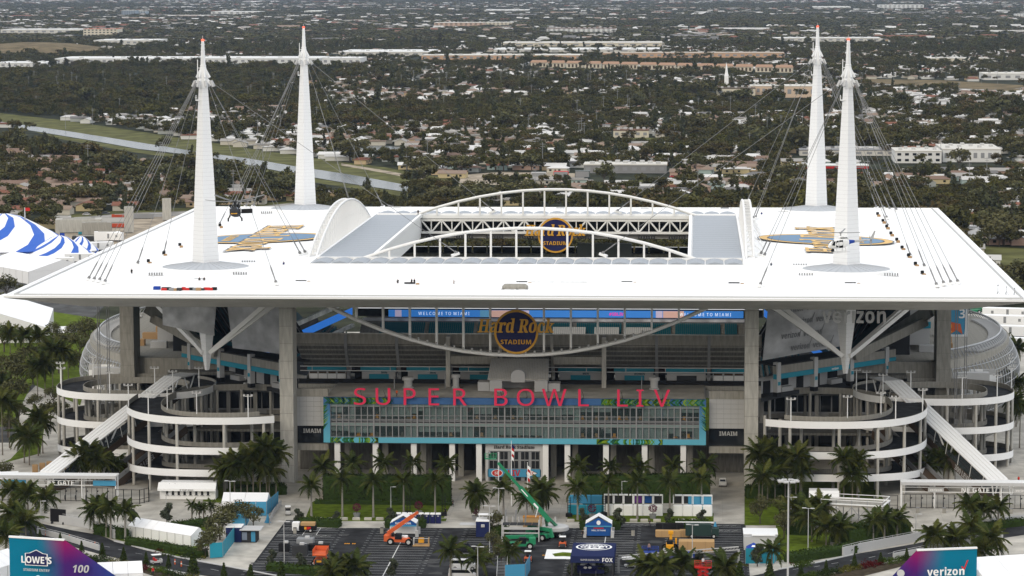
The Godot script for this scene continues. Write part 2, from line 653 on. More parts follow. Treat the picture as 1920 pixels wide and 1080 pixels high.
	for s in [-1, 1]:
		var q = Transform3D(Basis(Vector3(0,0,-s),Vector3(-s,0,0),Vector3(0,1,0)),Vector3(s * 76.5,0,-128))
		var tilt = (roof_y(s * 76.0, -128) - roof_y(s * 77.0, -128)) * s
		q.origin.y = roof_y(s * 76.5, -128) + 0.22
		q.basis = Basis(Vector3(0, 0, 1), -tilt) * q.basis
		for r in [[15.6,"roof_ink",0.0],[15.2,"roof_gold",0.02],[13.4,"roof_ink",0.04],[13.0,"roof_blue",0.06]]:
			b = MB.new()
			var poly = PackedVector2Array()
			for i in 64:
				poly.push_back(Vector2(cos(TAU * i / 64), sin(TAU * i / 64) * 1.18) * r[0])
			b.flat(poly,r[2],Transform3D(Basis(Vector3(0,0,1),-tilt) * Basis(Vector3(0,0,1),UP,Vector3(1,0,0)),q.origin))
			put(b, "printed_disc", mats[r[1]], t)
		var f = font("Droid Serif", 700, true)
		letters("Hard Rock",11.0,0.02,mats.roof_ink,"printed_word",t,q * at(0,1.0,0.10),f,1.0,0.1)
		letters("Hard Rock",10.4,0.02,mats.roof_gold,"printed_word",t,q * at(0,1.3,0.13),f,1.02,0.1)
		letters("STADIUM",2.6,0.02,mats.roof_gold,"printed_word",t,q * at(0,-8.6,0.13),font("Droid Sans",700),1.1)
	for s in [-1, 1]:
		for k in 2:
			for i in 2:
				b = MB.new()
				var x: float = s * (108.6 - k * 2.3 - i * 0.5)
				b.tube(Vector3(x, 1.0, -62.0 - k * 0.6), Vector3(x, 45.6, -62.0 - k * 0.6), 0.11, 0.11, 6)
				b.tube(Vector3(x, 43.0, -62.0 - k * 0.6), Vector3(x, 45.6, -62.0 - k * 0.6), 0.24, 0.24, 6)
				put(b, "tie_down_cable", mats.cable, t)


func arch(t: Node3D, p0: Vector3, p1: Vector3, rise: float, bays: int, r: float):
	var b = MB.new()
	var p = PackedVector3Array()
	for k in bays + 1:
		var u = -1.0 + 2.0 * k / bays
		p.push_back(p0.lerp(p1, float(k) / bays) + UP * rise * (1.0 - u * u))
	for k in bays:
		b.tube(p[k], p[k + 1], r, r, 8)
	var chord = put(b, "arch_chord", mats.steel, t)
	for k in range(1, bays):
		b = MB.new()
		var foot = p0.lerp(p1, float(k) / bays)
		b.box((foot + p[k]) * 0.5, Vector3(0.5, p[k].y - foot.y, 0.5))
		put(b, "arch_post", mats.steel, chord)


func mast_shape(called: String, label: String) -> Node3D:
	var t = thing(called, label, "mast", Vector3.ZERO, 0.0, "masts that carry the roof")
	var dirs = [Vector3(0, 0, 1), Vector3(1, 0, 0), Vector3(0, 0, -1), Vector3(-1, 0, 0)]
	var lower = [[26.3, 0.55], [29.0, 0.95], [40.5, 2.35], [44.9, 2.45]]
	var rise = [[51.5, 3.38], [60.0, 2.98], [75.0, 2.25], [88.0, 1.55], [95.5, 1.12]]
	for part in [["lower_shaft", lower, 1.0], ["shaft", rise, 1.02]]:
		var b = MB.new()
		var g = MB.new()
		var prof: Array = part[1]
		var y: float = prof[0][0]
		var end: float = prof[-1][0]
		while y < end - 0.05:
			var y2 = minf(y + part[2], end)
			var r0 = width_at(prof, y)
			var r1 = width_at(prof, y2 - 0.05)
			for i in 4:
				var d0: Vector3 = dirs[i]
				var d1: Vector3 = dirs[(i + 1) % 4]
				b.quad(d0 * r0 + UP * y,d1 * r0 + UP * y,d1 * r1 + UP * (y2 - 0.05),d0 * r1 + UP * (y2 - 0.05))
				var q = r1 - 0.03
				g.quad(d0 * q + UP * (y2 - 0.05),d1 * q + UP * (y2 - 0.05),d1 * q + UP * y2,d0 * q + UP * y2)
			y = y2
		var s = put(b, part[0], mats.mast, t)
		put(g, "panel_joint", mats.seam, s).set_meta("kind", "stuff")
	var b = MB.new()
	var rim = MB.new()
	var k = 30
	for i in k:
		var a0 = TAU * (i + 0.02) / k
		var a1 = TAU * (i + 0.98) / k
		var d0 = Vector3(cos(a0), 0, -sin(a0))
		var d1 = Vector3(cos(a1), 0, -sin(a1))
		b.quad(d0 * 10.7 + UP * 51.75,d1 * 10.7 + UP * 51.75,d1 * 2.6 + UP * 53.0,d0 * 2.6 + UP * 53.0)
		var w = MB.new()
		w.bar(d1 * 10.7 + UP * 51.78, d1 * 3.0 + UP * 52.98, 0.12, 0.1)
		b.v.append_array(w.v)
		b.n.append_array(w.n)
		b.uv.append_array(w.uv)
		b.c.append_array(w.c)
	put(b, "roof_skirt", mats.skirt, t)
	rim.lathe([[11.2, 50.2], [11.0, 51.6], [10.7, 51.9], [10.4, 51.7]], 40)
	put(rim, "skirt_rim", mats.white, t)
	b = MB.new()
	b.lathe([[1.1,95.3],[1.2,96.3],[1.15,98.0],[0.95,99.4],[0.7,100.6],[0.75,100.9],[0.0,100.95]],10)
	for i in 8:
		var a = TAU * (i + 0.5) / 8
		var d = Vector3(cos(a), 0, -sin(a))
		for q in [[97.0, 2.2], [98.8, 1.7]]:
			b.bar(d * 0.7 + UP * (q[0] + 0.9), d * q[1] + UP * (q[0] - 0.9), 0.25, 0.45)
	put(b, "cable_head", mats.mast, t)
	for i in 8:
		b = MB.new()
		var a = TAU * (i + 0.5) / 8
		var d = Vector3(cos(a), 0, -sin(a))
		b.tube(d * 2.0 + UP * 97.1, d * 2.75 + UP * 95.7, 0.34, 0.3, 8)
		put(b, "cable_socket", mats.light_grey, t)
	b = MB.new()
	b.lathe([[0.8,100.8],[0.62,101.0],[0.52,103.2],[0.36,106.4],[0.34,106.7],[0.0,106.75]],8)
	for j in 6:
		b.tube(Vector3(-0.6, 101.4 + j * 0.9, 0), Vector3(0.6, 101.4 + j * 0.9, 0), 0.05, 0.05, 4)
	b.tube(Vector3(0, 101.2, 0.66), Vector3(0, 106.6, 0.42), 0.05, 0.05, 4)
	put(b, "spike", mats.mast, t)
	b = MB.new()
	b.tube(Vector3(-1.35, 96.0, 0.2), Vector3(-1.3, 102.2, 0.2), 0.13, 0.11, 6)
	b.tube(Vector3(-1.3, 100.2, 0.2), Vector3(-0.6, 100.2, 0.2), 0.08, 0.08, 5)
	put(b, "lightning_rod", mats.white, t)
	b = MB.new()
	b.tube(Vector3(0, 106.7, 0), Vector3(0, 108.0, 0), 0.1, 0.08, 6)
	put(b, "antenna", mats.light_grey, t)
	b = MB.new()
	b.lathe([[0.0, 106.7], [0.36, 106.75], [0.36, 107.1], [0.0, 107.2]], 10)
	put(b, "red_beacon_lamp", glow("beacon", Color(1.0, 0.09, 0.04), 2.2), t)
	b = MB.new()
	b.span(Vector3(-1.8, 92.3, -0.9), Vector3(-0.9, 92.5, 0.9))
	for z in [-0.9, 0.9]:
		b.tube(Vector3(-1.8, 92.4, z), Vector3(-1.8, 93.5, z), 0.05, 0.05, 5)
	b.tube(Vector3(-1.8, 93.5, -0.9), Vector3(-1.8, 93.5, 0.9), 0.05, 0.05, 5)
	b.tube(Vector3(-1.8, 93.0, -0.9), Vector3(-1.8, 93.0, 0.9), 0.05, 0.05, 5)
	put(b, "service_platform", mats.white, t)
	return t


func width_at(prof: Array, y: float) -> float:
	for i in prof.size() - 1:
		if y <= prof[i + 1][0]:
			return lerpf(prof[i][1], prof[i + 1][1], (y - prof[i][0]) / (prof[i + 1][0] - prof[i][0]))
	return prof[-1][1]


func masts():
	var first = mast_shape("mast", "")
	var spots = [
		[-77.9, -43.9, "white roof mast at the near left corner of the canopy"],
		[77.9, -43.9, "white roof mast at the near right corner, behind the white helicopter"],
		[-77.9, -230.2, "white roof mast at the far left corner of the canopy"],
		[77.9, -230.2, "white roof mast at the far right corner of the canopy"]]
	for i in 4:
		var q: Array = spots[i]
		var m: Node3D = first if i == 0 else first.duplicate()
		if i:
			m.name = numbered("mast")
			add_child(m)
		m.position = Vector3(q[0], 0, q[1])
		m.set_meta("label", q[2])
	for i in 4:
		var q: Array = spots[i]
		var m: Node3D = get_node("mast" if i == 0 else "mast_%03d" % i)
		var sx: float = signf(q[0])
		var sz = 1.0 if i < 2 else -1.0   # which end of the roof
		var ze = 0.0 if i < 2 else RZ
		var ends = []
		for k in 4:
			ends.push_back([sx * (103.2 - k * 1.9), ze - sz * (25.3 - k * 3.0)])
		ends.push_back([sx * 98.0, ze - sz * 61.0])
		ends.push_back([sx * 96.5, ze - sz * 90.0])
		ends.push_back([sx * 56.5, ze - sz * 15.8])
		ends.push_back([sx * 58.8, ze - sz * 75.9])
		ends.push_back([sx * 58.0, ze - sz * 79.6])
		ends.push_back([sx * 18.0, ze - sz * (67.0 if i < 2 else 66.5)])
		for e in ends:
			var foot = Vector3(e[0] - q[0], roof_y(e[0], e[1]) + 0.3, e[1] - q[1])
			if absf(e[0]) < 30.0:
				foot.y = 53.0
			var d = Vector3(foot.x, 0, foot.z).normalized()
			var head = d * 2.2 + UP * 96.6
			var b = MB.new()
			b.tube(foot, head, 0.06, 0.06, 6, false)
			var w = (head - foot).normalized()
			b.tube(foot, foot + w * 0.9, 0.4, 0.34, 7)
			b.tube(foot + w * 0.9, foot + w * 4.2, 0.14, 0.18, 7)
			b.tube(foot + w * 4.2, foot + w * 5.2, 0.18, 0.08, 7)
			put(b, "stay_cable", mats.cable, m)
			b = MB.new()
			b.bar(foot - Vector3(0, 0.5, 0) - d * 1.6, foot + Vector3(0, 0.1, 0) + d * 0.4, 1.0, 0.6)
			put(b, "cable_anchor", mats.white, m)
		if i < 2:
			for e in [[sx * 57.0, -36.5, 1.0], [sx * 106.5, -93.0, 1.0]]:
				for k in 2:
					var up = Vector3(e[0] - q[0] + (k * 3.0 - 1.5) * 0.9, 46.5, e[1] - q[1] - (k * 3.0 - 1.5))
					var low = Vector3(signf(up.x) * 0.8, 30.6, (k - 0.5) * 1.0)
					var b = MB.new()
					b.bar(low, up, 0.95, 1.05)
					put(b, "raking_strut", mats.steel, m)


func pylons():
	var side = {-1: "left", 1: "right"}
	for s in [-1, 1]:
		var t = thing("concrete_pylon","tall concrete pylon just %s of the office block, under the roof's front" % side[s],"pylon",Vector3(s * 57.1 if s < 0 else 55.1,0,-38.5),0,"concrete pylons under the roof")
		var y = 0.0
		while y < 44.0:
			var b = MB.new()
			var y2 = minf(y + 4.25, 44.2)
			b.bevel_box(Vector3(0, (y + y2) * 0.5 - 0.02, 0), Vector3(3.3, y2 - y - 0.05, 7.0), 0.06)
			put(b, "concrete_block", mats.concrete, t)
			y = y2
		var b = MB.new()
		b.box(Vector3(0, 22, 0), Vector3(3.2, 44, 6.9))
		put(b, "core", mats.stain, t)
		b = MB.new()
		b.box(Vector3(0, 44.6, 0), Vector3(3.25, 0.8, 7.05))
		put(b, "steel_cap", mats.steel, t)
	for s in [-1, 1]:
		var t = thing("concrete_pylon","tall concrete pylon with flared foot above the %s spiral ramps" % side[s],"pylon",Vector3(s * 106.0 - 0.7,0,-95),0,"concrete pylons under the roof")
		var y = 0.0
		while y < 44.0:
			var y2 = minf(y + 4.25, 44.6)
			var w0 = 3.6 + 2.6 * pow(clampf((20.5 - y) / 20.5, 0, 1), 1.1)
			var w1 = 3.6 + 2.6 * pow(clampf((20.5 - y2) / 20.5, 0, 1), 1.1)
			var b = MB.new()
			var p = []
			for q in [[w0, y], [w1, y2 - 0.05]]:
				for c in [[-1, 1], [1, 1], [1, -1], [-1, -1]]:
					p.push_back(Vector3(c[0] * q[0] * 0.5, q[1], c[1] * 4.5))
			for i in 4:
				b.quad(p[i], p[(i + 1) % 4], p[4 + (i + 1) % 4], p[4 + i])
			b.quad(p[4], p[5], p[6], p[7])
			put(b, "concrete_block", mats.concrete_mid, t)
			y = y2
		var b = MB.new()
		b.box(Vector3(0, 22, 0), Vector3(3.5, 44, 8.9))
		put(b, "core", mats.stain, t)


func east_front():
	var t = thing("east_stand","concrete end stand with stepped underside above the office block","grandstand")
	var b = MB.new()
	b.span(Vector3(-58, 30.9, -62.5), Vector3(58, 33.4, -60))
	put(b, "ledge_beam", mats.concrete_mid, t)
	b = MB.new()
	b.span(Vector3(-58, 33.4, -60.6), Vector3(58, 33.65, -59.7))
	put(b, "ledge_coping", mats.concrete, t)
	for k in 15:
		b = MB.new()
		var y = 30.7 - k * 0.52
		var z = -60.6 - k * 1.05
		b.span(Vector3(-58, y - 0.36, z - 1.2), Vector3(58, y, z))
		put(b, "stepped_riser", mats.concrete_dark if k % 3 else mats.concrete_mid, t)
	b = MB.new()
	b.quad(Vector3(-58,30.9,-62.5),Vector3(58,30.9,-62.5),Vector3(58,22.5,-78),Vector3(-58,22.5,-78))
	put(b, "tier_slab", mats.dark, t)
	for x in [-45.6, -32.8, -19.8, -6.9, 6.0, 19.0, 32.0, 45.0]:
		b = MB.new()
		b.span(Vector3(x - 0.35, 30.0, -60.4), Vector3(x + 0.35, 33.3, -59.6))
		b.bar(Vector3(x, 30.6, -60.0), Vector3(x, 22.5, -66.5), 0.7, 0.9)
		b.span(Vector3(x - 0.4, 17, -67), Vector3(x + 0.4, 24.5, -66.2))
		put(b, "raker_column", mats.grey if absf(x) > 10 else mats.concrete, t)
	for x in [-19.8, 19.0]:
		b = MB.new()
		b.span(Vector3(x - 0.55, 20.5, -58.9), Vector3(x + 0.55, 33.0, -57.9))
		put(b, "front_column", mats.concrete, t)
	for q in [[-19.2, -7.5], [6.5, 18.4]]:
		b = MB.new()
		b.span(Vector3(q[0], 26.3, -59.6), Vector3(q[1], 28.2, -58.2))
		put(b, "link_beam", mats.concrete_mid, t)
	b = MB.new()
	for y in [24.25, 25.35]:
		b.tube(Vector3(-57, y, -59.5), Vector3(57, y, -59.5), 0.13, 0.13, 6)
	for i in 12:
		var x = -54.0 + i * 9.8
		b.tube(Vector3(x, 24.25, -59.5), Vector3(x, 25.35, -59.5), 0.08, 0.08, 5)
	put(b, "drain_pipe", mats.light_grey, t)
	b = MB.new()
	b.span(Vector3(-58, 19.4, -84), Vector3(58, 20.4, -63))
	put(b, "concourse_floor", mats.concrete_mid, t)
	b = MB.new()
	b.span(Vector3(-58, 20.4, -84), Vector3(58, 30, -83.5))
	put(b, "concourse_back_wall", mats.charcoal, t)
	b = MB.new()
	b.span(Vector3(-58, 20.4, -64.6), Vector3(58, 21.55, -64.2))
	put(b, "black_parapet", mats.black, t)
	b = MB.new()
	b.span(Vector3(-58, 17.4, -64.0), Vector3(58, 20.4, -63.4))
	put(b, "concourse_edge", mats.concrete, t)
	for q in [[-56,-46.5,0],[-42.5,-34.0,1],[-30.8,-21.0,1],[-17.5,-8.0,2],[7.4,18.0,1],[21.5,31.0,2],[34.5,44.2,3],[46.0,56.5,0]]:
		b = MB.new()
		b.span(Vector3(q[0], 20.4, -72), Vector3(q[1], 23.9, -68.2))
		put(b, "white_booth", mats.light_grey, t)
		b = MB.new()
		b.span(Vector3(q[0] - 0.3, 23.0, -68.15), Vector3(q[1] + 0.3, 24.15, -67.7))
		put(b, "teal_fascia", mats.teal, t)
		var cx: float = (q[0] + q[1]) * 0.5
		if q[2] == 0:
			for i in 4:
				var w: float = (q[1] - q[0]) / 4
				b = MB.new()
				b.span(Vector3(q[0] + i * w + 0.25,22.45,-68.15),Vector3(q[0] + (i + 1) * w - 0.25,22.9,-67.95))
				put(b, "menu_board", mats.brown, t)
				b = MB.new()
				b.span(Vector3(q[0] + i * w + 0.15,20.5,-68.15),Vector3(q[0] + (i + 1) * w - 0.15,22.3,-68.05))
				put(b, "shutter", mats.white, t)
		else:
			b = MB.new()
			b.span(Vector3(cx - 2.4, 20.4, -68.15), Vector3(cx + 2.6, 22.3, -68.0))
			put(b, "doorway", mats.teal if q[2] < 3 else mats.charcoal, t)
			if q[2] < 3:
				letters("MEN" if q[2] == 1 else "WOMEN",0.5,0.06,mats.teal_dark,"lettering",t,at(cx + 1.4,22.68,-68.1))
			b = MB.new()
			b.span(Vector3(q[0] - 2.2, 20.4, -72), Vector3(q[0] - 0.4, 23.6, -71.8))
			put(b, "passage", mats.dark, t)
	var p = thing("gabled_pavilion","small pavilion with ribbed cream roof and round dormer behind the letters","pavilion",Vector3(-1.6,20.6,-52.5))
	b = MB.new()
	b.span(Vector3(-7.2, 0, -4.5), Vector3(-4.2, 3.3, 3.0))
	b.span(Vector3(3.8, 0, -4.5), Vector3(7.0, 3.3, 3.0))
	b.span(Vector3(-4.2, 2.6, -4.5), Vector3(3.8, 3.3, 3.0))
	b.span(Vector3(-4.2, 0, -4.5), Vector3(3.8, 2.6, -4.2))
	put(b, "wall", mats.light_grey, p)
	b = MB.new()
	b.span(Vector3(-10.2, 0, -2.0), Vector3(-7.3, 2.2, 2.4))
	b.span(Vector3(7.1, 0, -2.0), Vector3(10.0, 2.0, 2.2))
	put(b, "side_store", mats.light_grey, p)
	b = MB.new()
	b.quad(Vector3(-7.7,3.2,3.6),Vector3(7.3,3.2,3.6),Vector3(6.9,7.2,-4.6),Vector3(-7.3,7.2,-4.6))
	b.quad(Vector3(-7.7,3.0,3.6),Vector3(7.3,3.0,3.6),Vector3(7.3,3.2,3.6),Vector3(-7.7,3.2,3.6))
	b.tri(Vector3(7.3, 3.2, 3.6), Vector3(6.9, 3.2, -4.6), Vector3(6.9, 7.2, -4.6))
	b.tri(Vector3(-7.7, 3.2, 3.6), Vector3(-7.3, 7.2, -4.6), Vector3(-7.3, 3.2, -4.6))
	put(b, "roof", mats.concrete, p)
	for i in 36:
		b = MB.new()
		var x = -7.5 + i * 0.42
		b.bar(Vector3(x, 3.26, 3.55), Vector3(x * 0.95, 7.24, -4.55), 0.14, 0.12)
		put(b, "roof_rib", mats.light_grey, p)
	b = MB.new()
	var poly = PackedVector2Array()
	for i in 13:
		poly.push_back(Vector2(cos(PI * i / 12) * 1.7 - 0.2, 4.0 + sin(PI * i / 12) * 1.5))
	poly.push_back(Vector2(-1.9, 2.4))
	poly.push_back(Vector2(1.5, 2.4))
	b.plate(poly, at(0, 0, 3.7), 2.6)
	put(b, "dormer", mats.light_grey, p)
	for q in [[-29.5,1.3,1.9,"rooftop fan unit by the second letter of the sign"],[-17.6,1.0,2.6,"rooftop fan unit by the fourth letter of the sign"],[31.5,1.2,2.2,"grey rooftop fan unit towards the right end of the sign"]]:
		var u = thing("fan_unit", q[3], "fan unit", Vector3(q[0], 20.6, -55))
		b = MB.new()
		b.lathe([[q[1] * 1.1,0],[q[1] * 1.1,0.3],[q[1] * 0.8,0.5],[q[1] * 0.8,q[2]],[q[1] * 1.15,q[2] + 0.1],[q[1] * 1.15,q[2] + 0.7],[q[1] * 0.9,q[2] + 0.9],[0.0,q[2] + 0.95]],14)
		put(b, "drum", mats.light_grey, u)
		b = MB.new()
		b.span(Vector3(-q[1] * 2.6, 0, -0.1), Vector3(-q[1] * 2.5, q[2] + 1.0, 1.6))
		put(b, "screen", mats.alu, u)
	var sg = thing("round_sign","large round navy and gold sign hung on the front truss","sign",Vector3(-1.5,36.85,-37.0))
	badge(sg, 5.35)
	var s2 = thing("round_sign","round navy and gold sign hung across the far side of the roof opening","sign",Vector3(0.1,46.0,-202.6))
	badge(s2, 5.2)


func badge(t: Node3D, r: float):
	for q in [[1.0, 0.0, "gold"], [0.9, 0.06, "navy"]]:
		var b = MB.new()
		var poly = PackedVector2Array()
		for i in 56:
			poly.push_back(Vector2(cos(TAU * i / 56), sin(TAU * i / 56)) * r * q[0])
		b.plate(poly, at(0, 0, q[1]), 0.45)
		put(b, "ring" if q[1] == 0.0 else "disc", mats[q[2]], t)
	var f = font("Droid Serif", 700, true)
	letters("Hard Rock",r * 0.62,0.3,mats.gold,"lettering",t,at(0,r * 0.28,0.42),f,0.74,0.16)
	letters("Hard Rock",r * 0.62,0.3,mats.gold,"lettering",t,at(0.1,r * 0.28,0.4),f,0.74,0.16)
	letters("STADIUM",r * 0.20,0.2,mats.gold,"lettering",t,at(0,-r * 0.45,0.3),font("Droid Sans",700),1.15)


func office():
	var t = thing("office_block","two storey glazed office block in a printed blue frame on columns","office building",Vector3(-2.15,0,-38))
	var w = 46.0
	var b = MB.new()
	b.span(Vector3(-w, 20.0, -26), Vector3(w, 20.5, -0.7))
	put(b, "roof_deck", mats.paving, t)
	for y in [9.6, 14.55]:
		b = MB.new()
		b.span(Vector3(-w + 1, y, -24), Vector3(w - 1, y + 0.5, -0.9))
		put(b, "floor_slab", mats.grey, t)
	b = MB.new()
	b.span(Vector3(-w + 1, 9.7, -24), Vector3(w - 1, 20, -23.6))
	b.span(Vector3(-w + 1, 9.7, -8.2), Vector3(w - 1, 20, -8.0))
	put(b, "inner_wall", mats.charcoal, t)
	for s in [-1, 1]:
		b = MB.new()
		b.span(Vector3(s * w - 0.3, 9.6, -24), Vector3(s * w + 0.3, 20.2, -1.0))
		put(b, "side_wall", mats.light_grey, t)
	var sh = [Color(0.062, 0.145, 0.31), Color(0.12, 0.40, 0.52)]
	for q in [["frame_top",-w - 0.4,18.95,w + 0.4,20.55,sh[0],sh[0]],["frame_bottom",-w - 0.4,9.45,w + 0.4,10.75,sh[1],sh[1]],["frame_side",-w - 0.4,10.75,-w + 1.2,18.95,sh[1],sh[0]],["frame_side",w - 1.2,10.75,w + 0.4,18.95,sh[1],sh[0]]]:
		b = MB.new()
		b.col = Color.WHITE
		var n = 8
		for i in n:
			var y0: float = lerpf(q[2], q[4], float(i) / n)
			var y1: float = lerpf(q[2], q[4], float(i + 1) / n)
			var k = b.c.size()
			b.span(Vector3(q[1], y0, -0.9), Vector3(q[3], y1, 0.0))
			var lo: Color = q[5]
			var hi: Color = q[6]
			for j in range(k, b.c.size()):
				b.c[j] = lo.lerp(hi, clampf((b.v[j].y - q[2]) / (q[4] - q[2]), 0, 1))
		put(b, q[0], vmat("print", 0.6), t)
	fronds_print(t, w)
	var cols = 59
	var x0 = -w + 1.2
	var pitch = (2 * w - 2.4) / cols
	var r = RandomNumberGenerator.new()
	r.seed = 11
	for k in cols + 1:
		b = MB.new()
		var thick = 0.2 if k % 7 else 0.34
		b.span(Vector3(x0 + k * pitch - thick * 0.5,10.75,-0.75),Vector3(x0 + k * pitch + thick * 0.5,18.95,-0.35))
		put(b, "mullion", mats.mullion, t)
	for y in [10.8, 14.3, 15.1, 16.1, 18.3, 13.6]:
		b = MB.new()
		b.span(Vector3(x0, y - 0.06, -0.7), Vector3(-x0, y + 0.06, -0.45))
		put(b, "transom", mats.mullion, t)
	var state = [0.5, 0.5]
	for k in cols:
		for fl in 2:
			var ya: float = [10.8, 15.1][fl]
			var yb: float = [13.6, 18.3][fl]
			b = MB.new()
			b.span(Vector3(x0 + k * pitch + 0.1, ya, -0.62), Vector3(x0 + (k + 1) * pitch - 0.1, yb, -0.56))
			put(b, "window_pane", mats.glass, t)
			b = MB.new()
			var top: float = [14.3, 18.95][fl]
			b.span(Vector3(x0 + k * pitch + 0.1,yb + 0.06,-0.66),Vector3(x0 + (k + 1) * pitch - 0.1,top,-0.54))
			put(b, "spandrel_pane", mats.blind, t)
			if r.randf() < 0.42:
				state[fl] = [0.0, 0.35, 0.55, 0.65, 0.8, 1.0, 1.0][r.randi() % 7]
			if state[fl] > 0.05:
				b = MB.new()
				b.span(Vector3(x0 + k * pitch + 0.08,lerpf(yb,ya,state[fl]),-1.1),Vector3(x0 + (k + 1) * pitch - 0.04,yb,-1.05))
				put(b, "blind", mats.blind, t)
			if r.randf() < 0.6:
				b = MB.new()
				var dx = r.randf_range(0.3, 0.9)
				b.box(Vector3(x0 + k * pitch + dx, ya + 0.55, -2.2), Vector3(0.65, 0.9, 0.6))
				b.box(Vector3(x0 + k * pitch + dx, ya + 0.15, -2.2), Vector3(1.2, 0.1, 0.8))
				put(b,"desk_chair",[mats.yellow,mats.wood,mats.brown,mats.grey,mats.stain][r.randi() % 5],t)
	for k in 10:
		var x = -43.2 + k * 9.35
		if k == 4:
			x = -8.6
		if k == 5:
			x = 7.6
		for q in [[0.0, -1.6, "steel"], [1.6, -9.0, "concrete_mid"]]:
			b = MB.new()
			b.box(Vector3(x + q[0], 4.75, q[1]), Vector3(1.35, 9.5, 1.35))
			put(b, "column", mats[q[2]], t)
	b = MB.new()
	b.span(Vector3(-w, 9.2, -24), Vector3(w, 9.6, -0.9))
	put(b, "undercroft_ceiling", mats.grey, t)
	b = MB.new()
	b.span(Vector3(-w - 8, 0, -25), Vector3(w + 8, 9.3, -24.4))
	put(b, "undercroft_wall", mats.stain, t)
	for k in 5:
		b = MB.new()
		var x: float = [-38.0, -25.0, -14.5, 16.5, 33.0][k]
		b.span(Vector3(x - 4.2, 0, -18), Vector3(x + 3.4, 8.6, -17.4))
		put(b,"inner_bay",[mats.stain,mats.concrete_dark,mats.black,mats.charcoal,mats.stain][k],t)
	var p = thing("entrance_portal","grey gridded entrance doors with sports banner in the middle of the front","entrance",Vector3(-2.2,0,-39.6))
	b = MB.new()
	b.span(Vector3(-6.9, 9.0, -0.6), Vector3(6.9, 9.44, 0))
	b.span(Vector3(-7.0, 7.4, -0.6), Vector3(7.0, 9.0, -0.1))
	b.span(Vector3(-7.0, 0, -0.6), Vector3(-6.3, 7.4, 0))
	b.span(Vector3(6.3, 0, -0.6), Vector3(7.0, 7.4, 0))
	put(b, "frame", mats.light_grey, p)
	b = MB.new()
	b.span(Vector3(-6.3, 0, -0.7), Vector3(6.3, 7.4, -0.5))
	put(b, "wall_grid", mats.grey, p)
	for i in 5:
		for j in 2:
			for h in 2:
				b = MB.new()
				var x = -5.6 + i * 2.55 + h * 1.0
				b.span(Vector3(x - 0.42, 3.1 + j * 2.2, -0.45), Vector3(x + 0.42, 4.95 + j * 2.2, -0.38))
				put(b, "door_glass", mats.dark_glass, p)
	for i in 6:
		b = MB.new()
		var x = -5.3 + i * 2.1
		b.span(Vector3(x - 0.6, 0.1, -0.45), Vector3(x + 0.6, 1.0, -0.38))
		put(b, "door_glass", mats.dark_glass, p)
	letters("Hard Rock Stadium",0.72,0.15,mats.black,"lettering",p,at(0,8.35,0.0),font("Droid Serif",700,true),1.0,0.1)
	b = MB.new()
	b.span(Vector3(-6.5, 1.05, -0.3), Vector3(6.5, 2.95, 0.0))
	put(b, "banner", mats.sky_blue, p)
	for q in [[-4.2, "SF", "red", 1], [4.2, "KC", "white", 2]]:
		for e in [[1.12, "white" if q[3] == 1 else "black", 0.03], [0.98, q[2], 0.05]]:
			b = MB.new()
			var poly = PackedVector2Array()
			if q[3] == 1:
				for i in 24:
					poly.push_back(Vector2(cos(TAU * i / 24) * 1.25, sin(TAU * i / 24) * 0.78) * e[0])
			else:
				for z in [[-1.2,0.15],[-1.0,0.72],[-0.2,0.7],[1.35,0.0],[0.3,-0.6],[-0.9,-0.75],[-1.2,-0.2]]:
					poly.push_back(Vector2(z[0], z[1]) * e[0])
			b.plate(poly, at(q[0], 2.0, e[2]), 0.02)
			put(b, "emblem", mats[e[1]], p)
		letters(q[1],0.72,0.03,mats.white if q[3] == 1 else mats.red,"emblem_letters",p,at(q[0],2.0,0.09),font("Droid Serif",700))
	letters("LIV", 1.45, 0.05, mats.red, "banner_letters", p, at(-0.1, 2.0, 0.05))
	var sign = thing("letter_sign","big red SUPER BOWL LIV letters standing on the office block's roof edge","sign",Vector3(0,18.75,-37.1))
	var fx = font("Droid Sans", 400)
	var spots = [[-39.47],[-33.75],[-27.52],[-21.69],[-15.48],[-5.39],[0.804745],[7.64],[14.47],[23.86],[28.35],[33.62]]
	var chars = ["S", "U", "P", "E", "R", "B", "O", "W", "L", "L", "I", "V"]
	for i in chars.size():
		letters(chars[i], 4.15, 0.55, mats.pink, "letter", sign, at(spots[i][0], 2.2, 0.35), fx, 1.18)
		b = MB.new()
		b.tube(Vector3(spots[i][0], 1.9, -0.2), Vector3(spots[i][0] + 0.2, 1.9, -2.6), 0.07, 0.07, 5)
		b.tube(Vector3(spots[i][0], 3.6, -0.2), Vector3(spots[i][0] + 0.2, 1.9, -2.6), 0.05, 0.05, 5)
		put(b, "letter_brace", mats.charcoal, sign)
	for s in [-1, 1]:
		var u = thing("side_wall","white tiled wall between the office block and the %s pylon" % ("left" if s < 0 else "right"),"wall",Vector3(s * 50.8 - 1.4,0,-41.5))
		b = MB.new()
		b.span(Vector3(-4.4, 13.0, -1.0), Vector3(4.4, 20.2, -0.1))
		put(b, "backing", mats.grey, u)
		for i in 5:
			for j in 6:
				b = MB.new()
				b.box(Vector3(-3.5 + i * 1.75, 13.6 + j * 1.2, 0), Vector3(1.71, 1.16, 0.14))
				put(b, "wall_panel", mats.light_grey, u)
		b = MB.new()
		b.span(Vector3(-4.4, 20.2, -1.0), Vector3(4.4, 22.2, 0.2))
		b.span(Vector3(-4.4, 7.0, -1.0), Vector3(4.4, 8.6, 0.2))
		put(b, "concrete_band", mats.concrete_mid, u)
		b = MB.new()
		b.span(Vector3(-4.4, 8.6, -1.4), Vector3(4.4, 13.0, -1.0))
		put(b, "dark_window", mats.dark_glass, u)
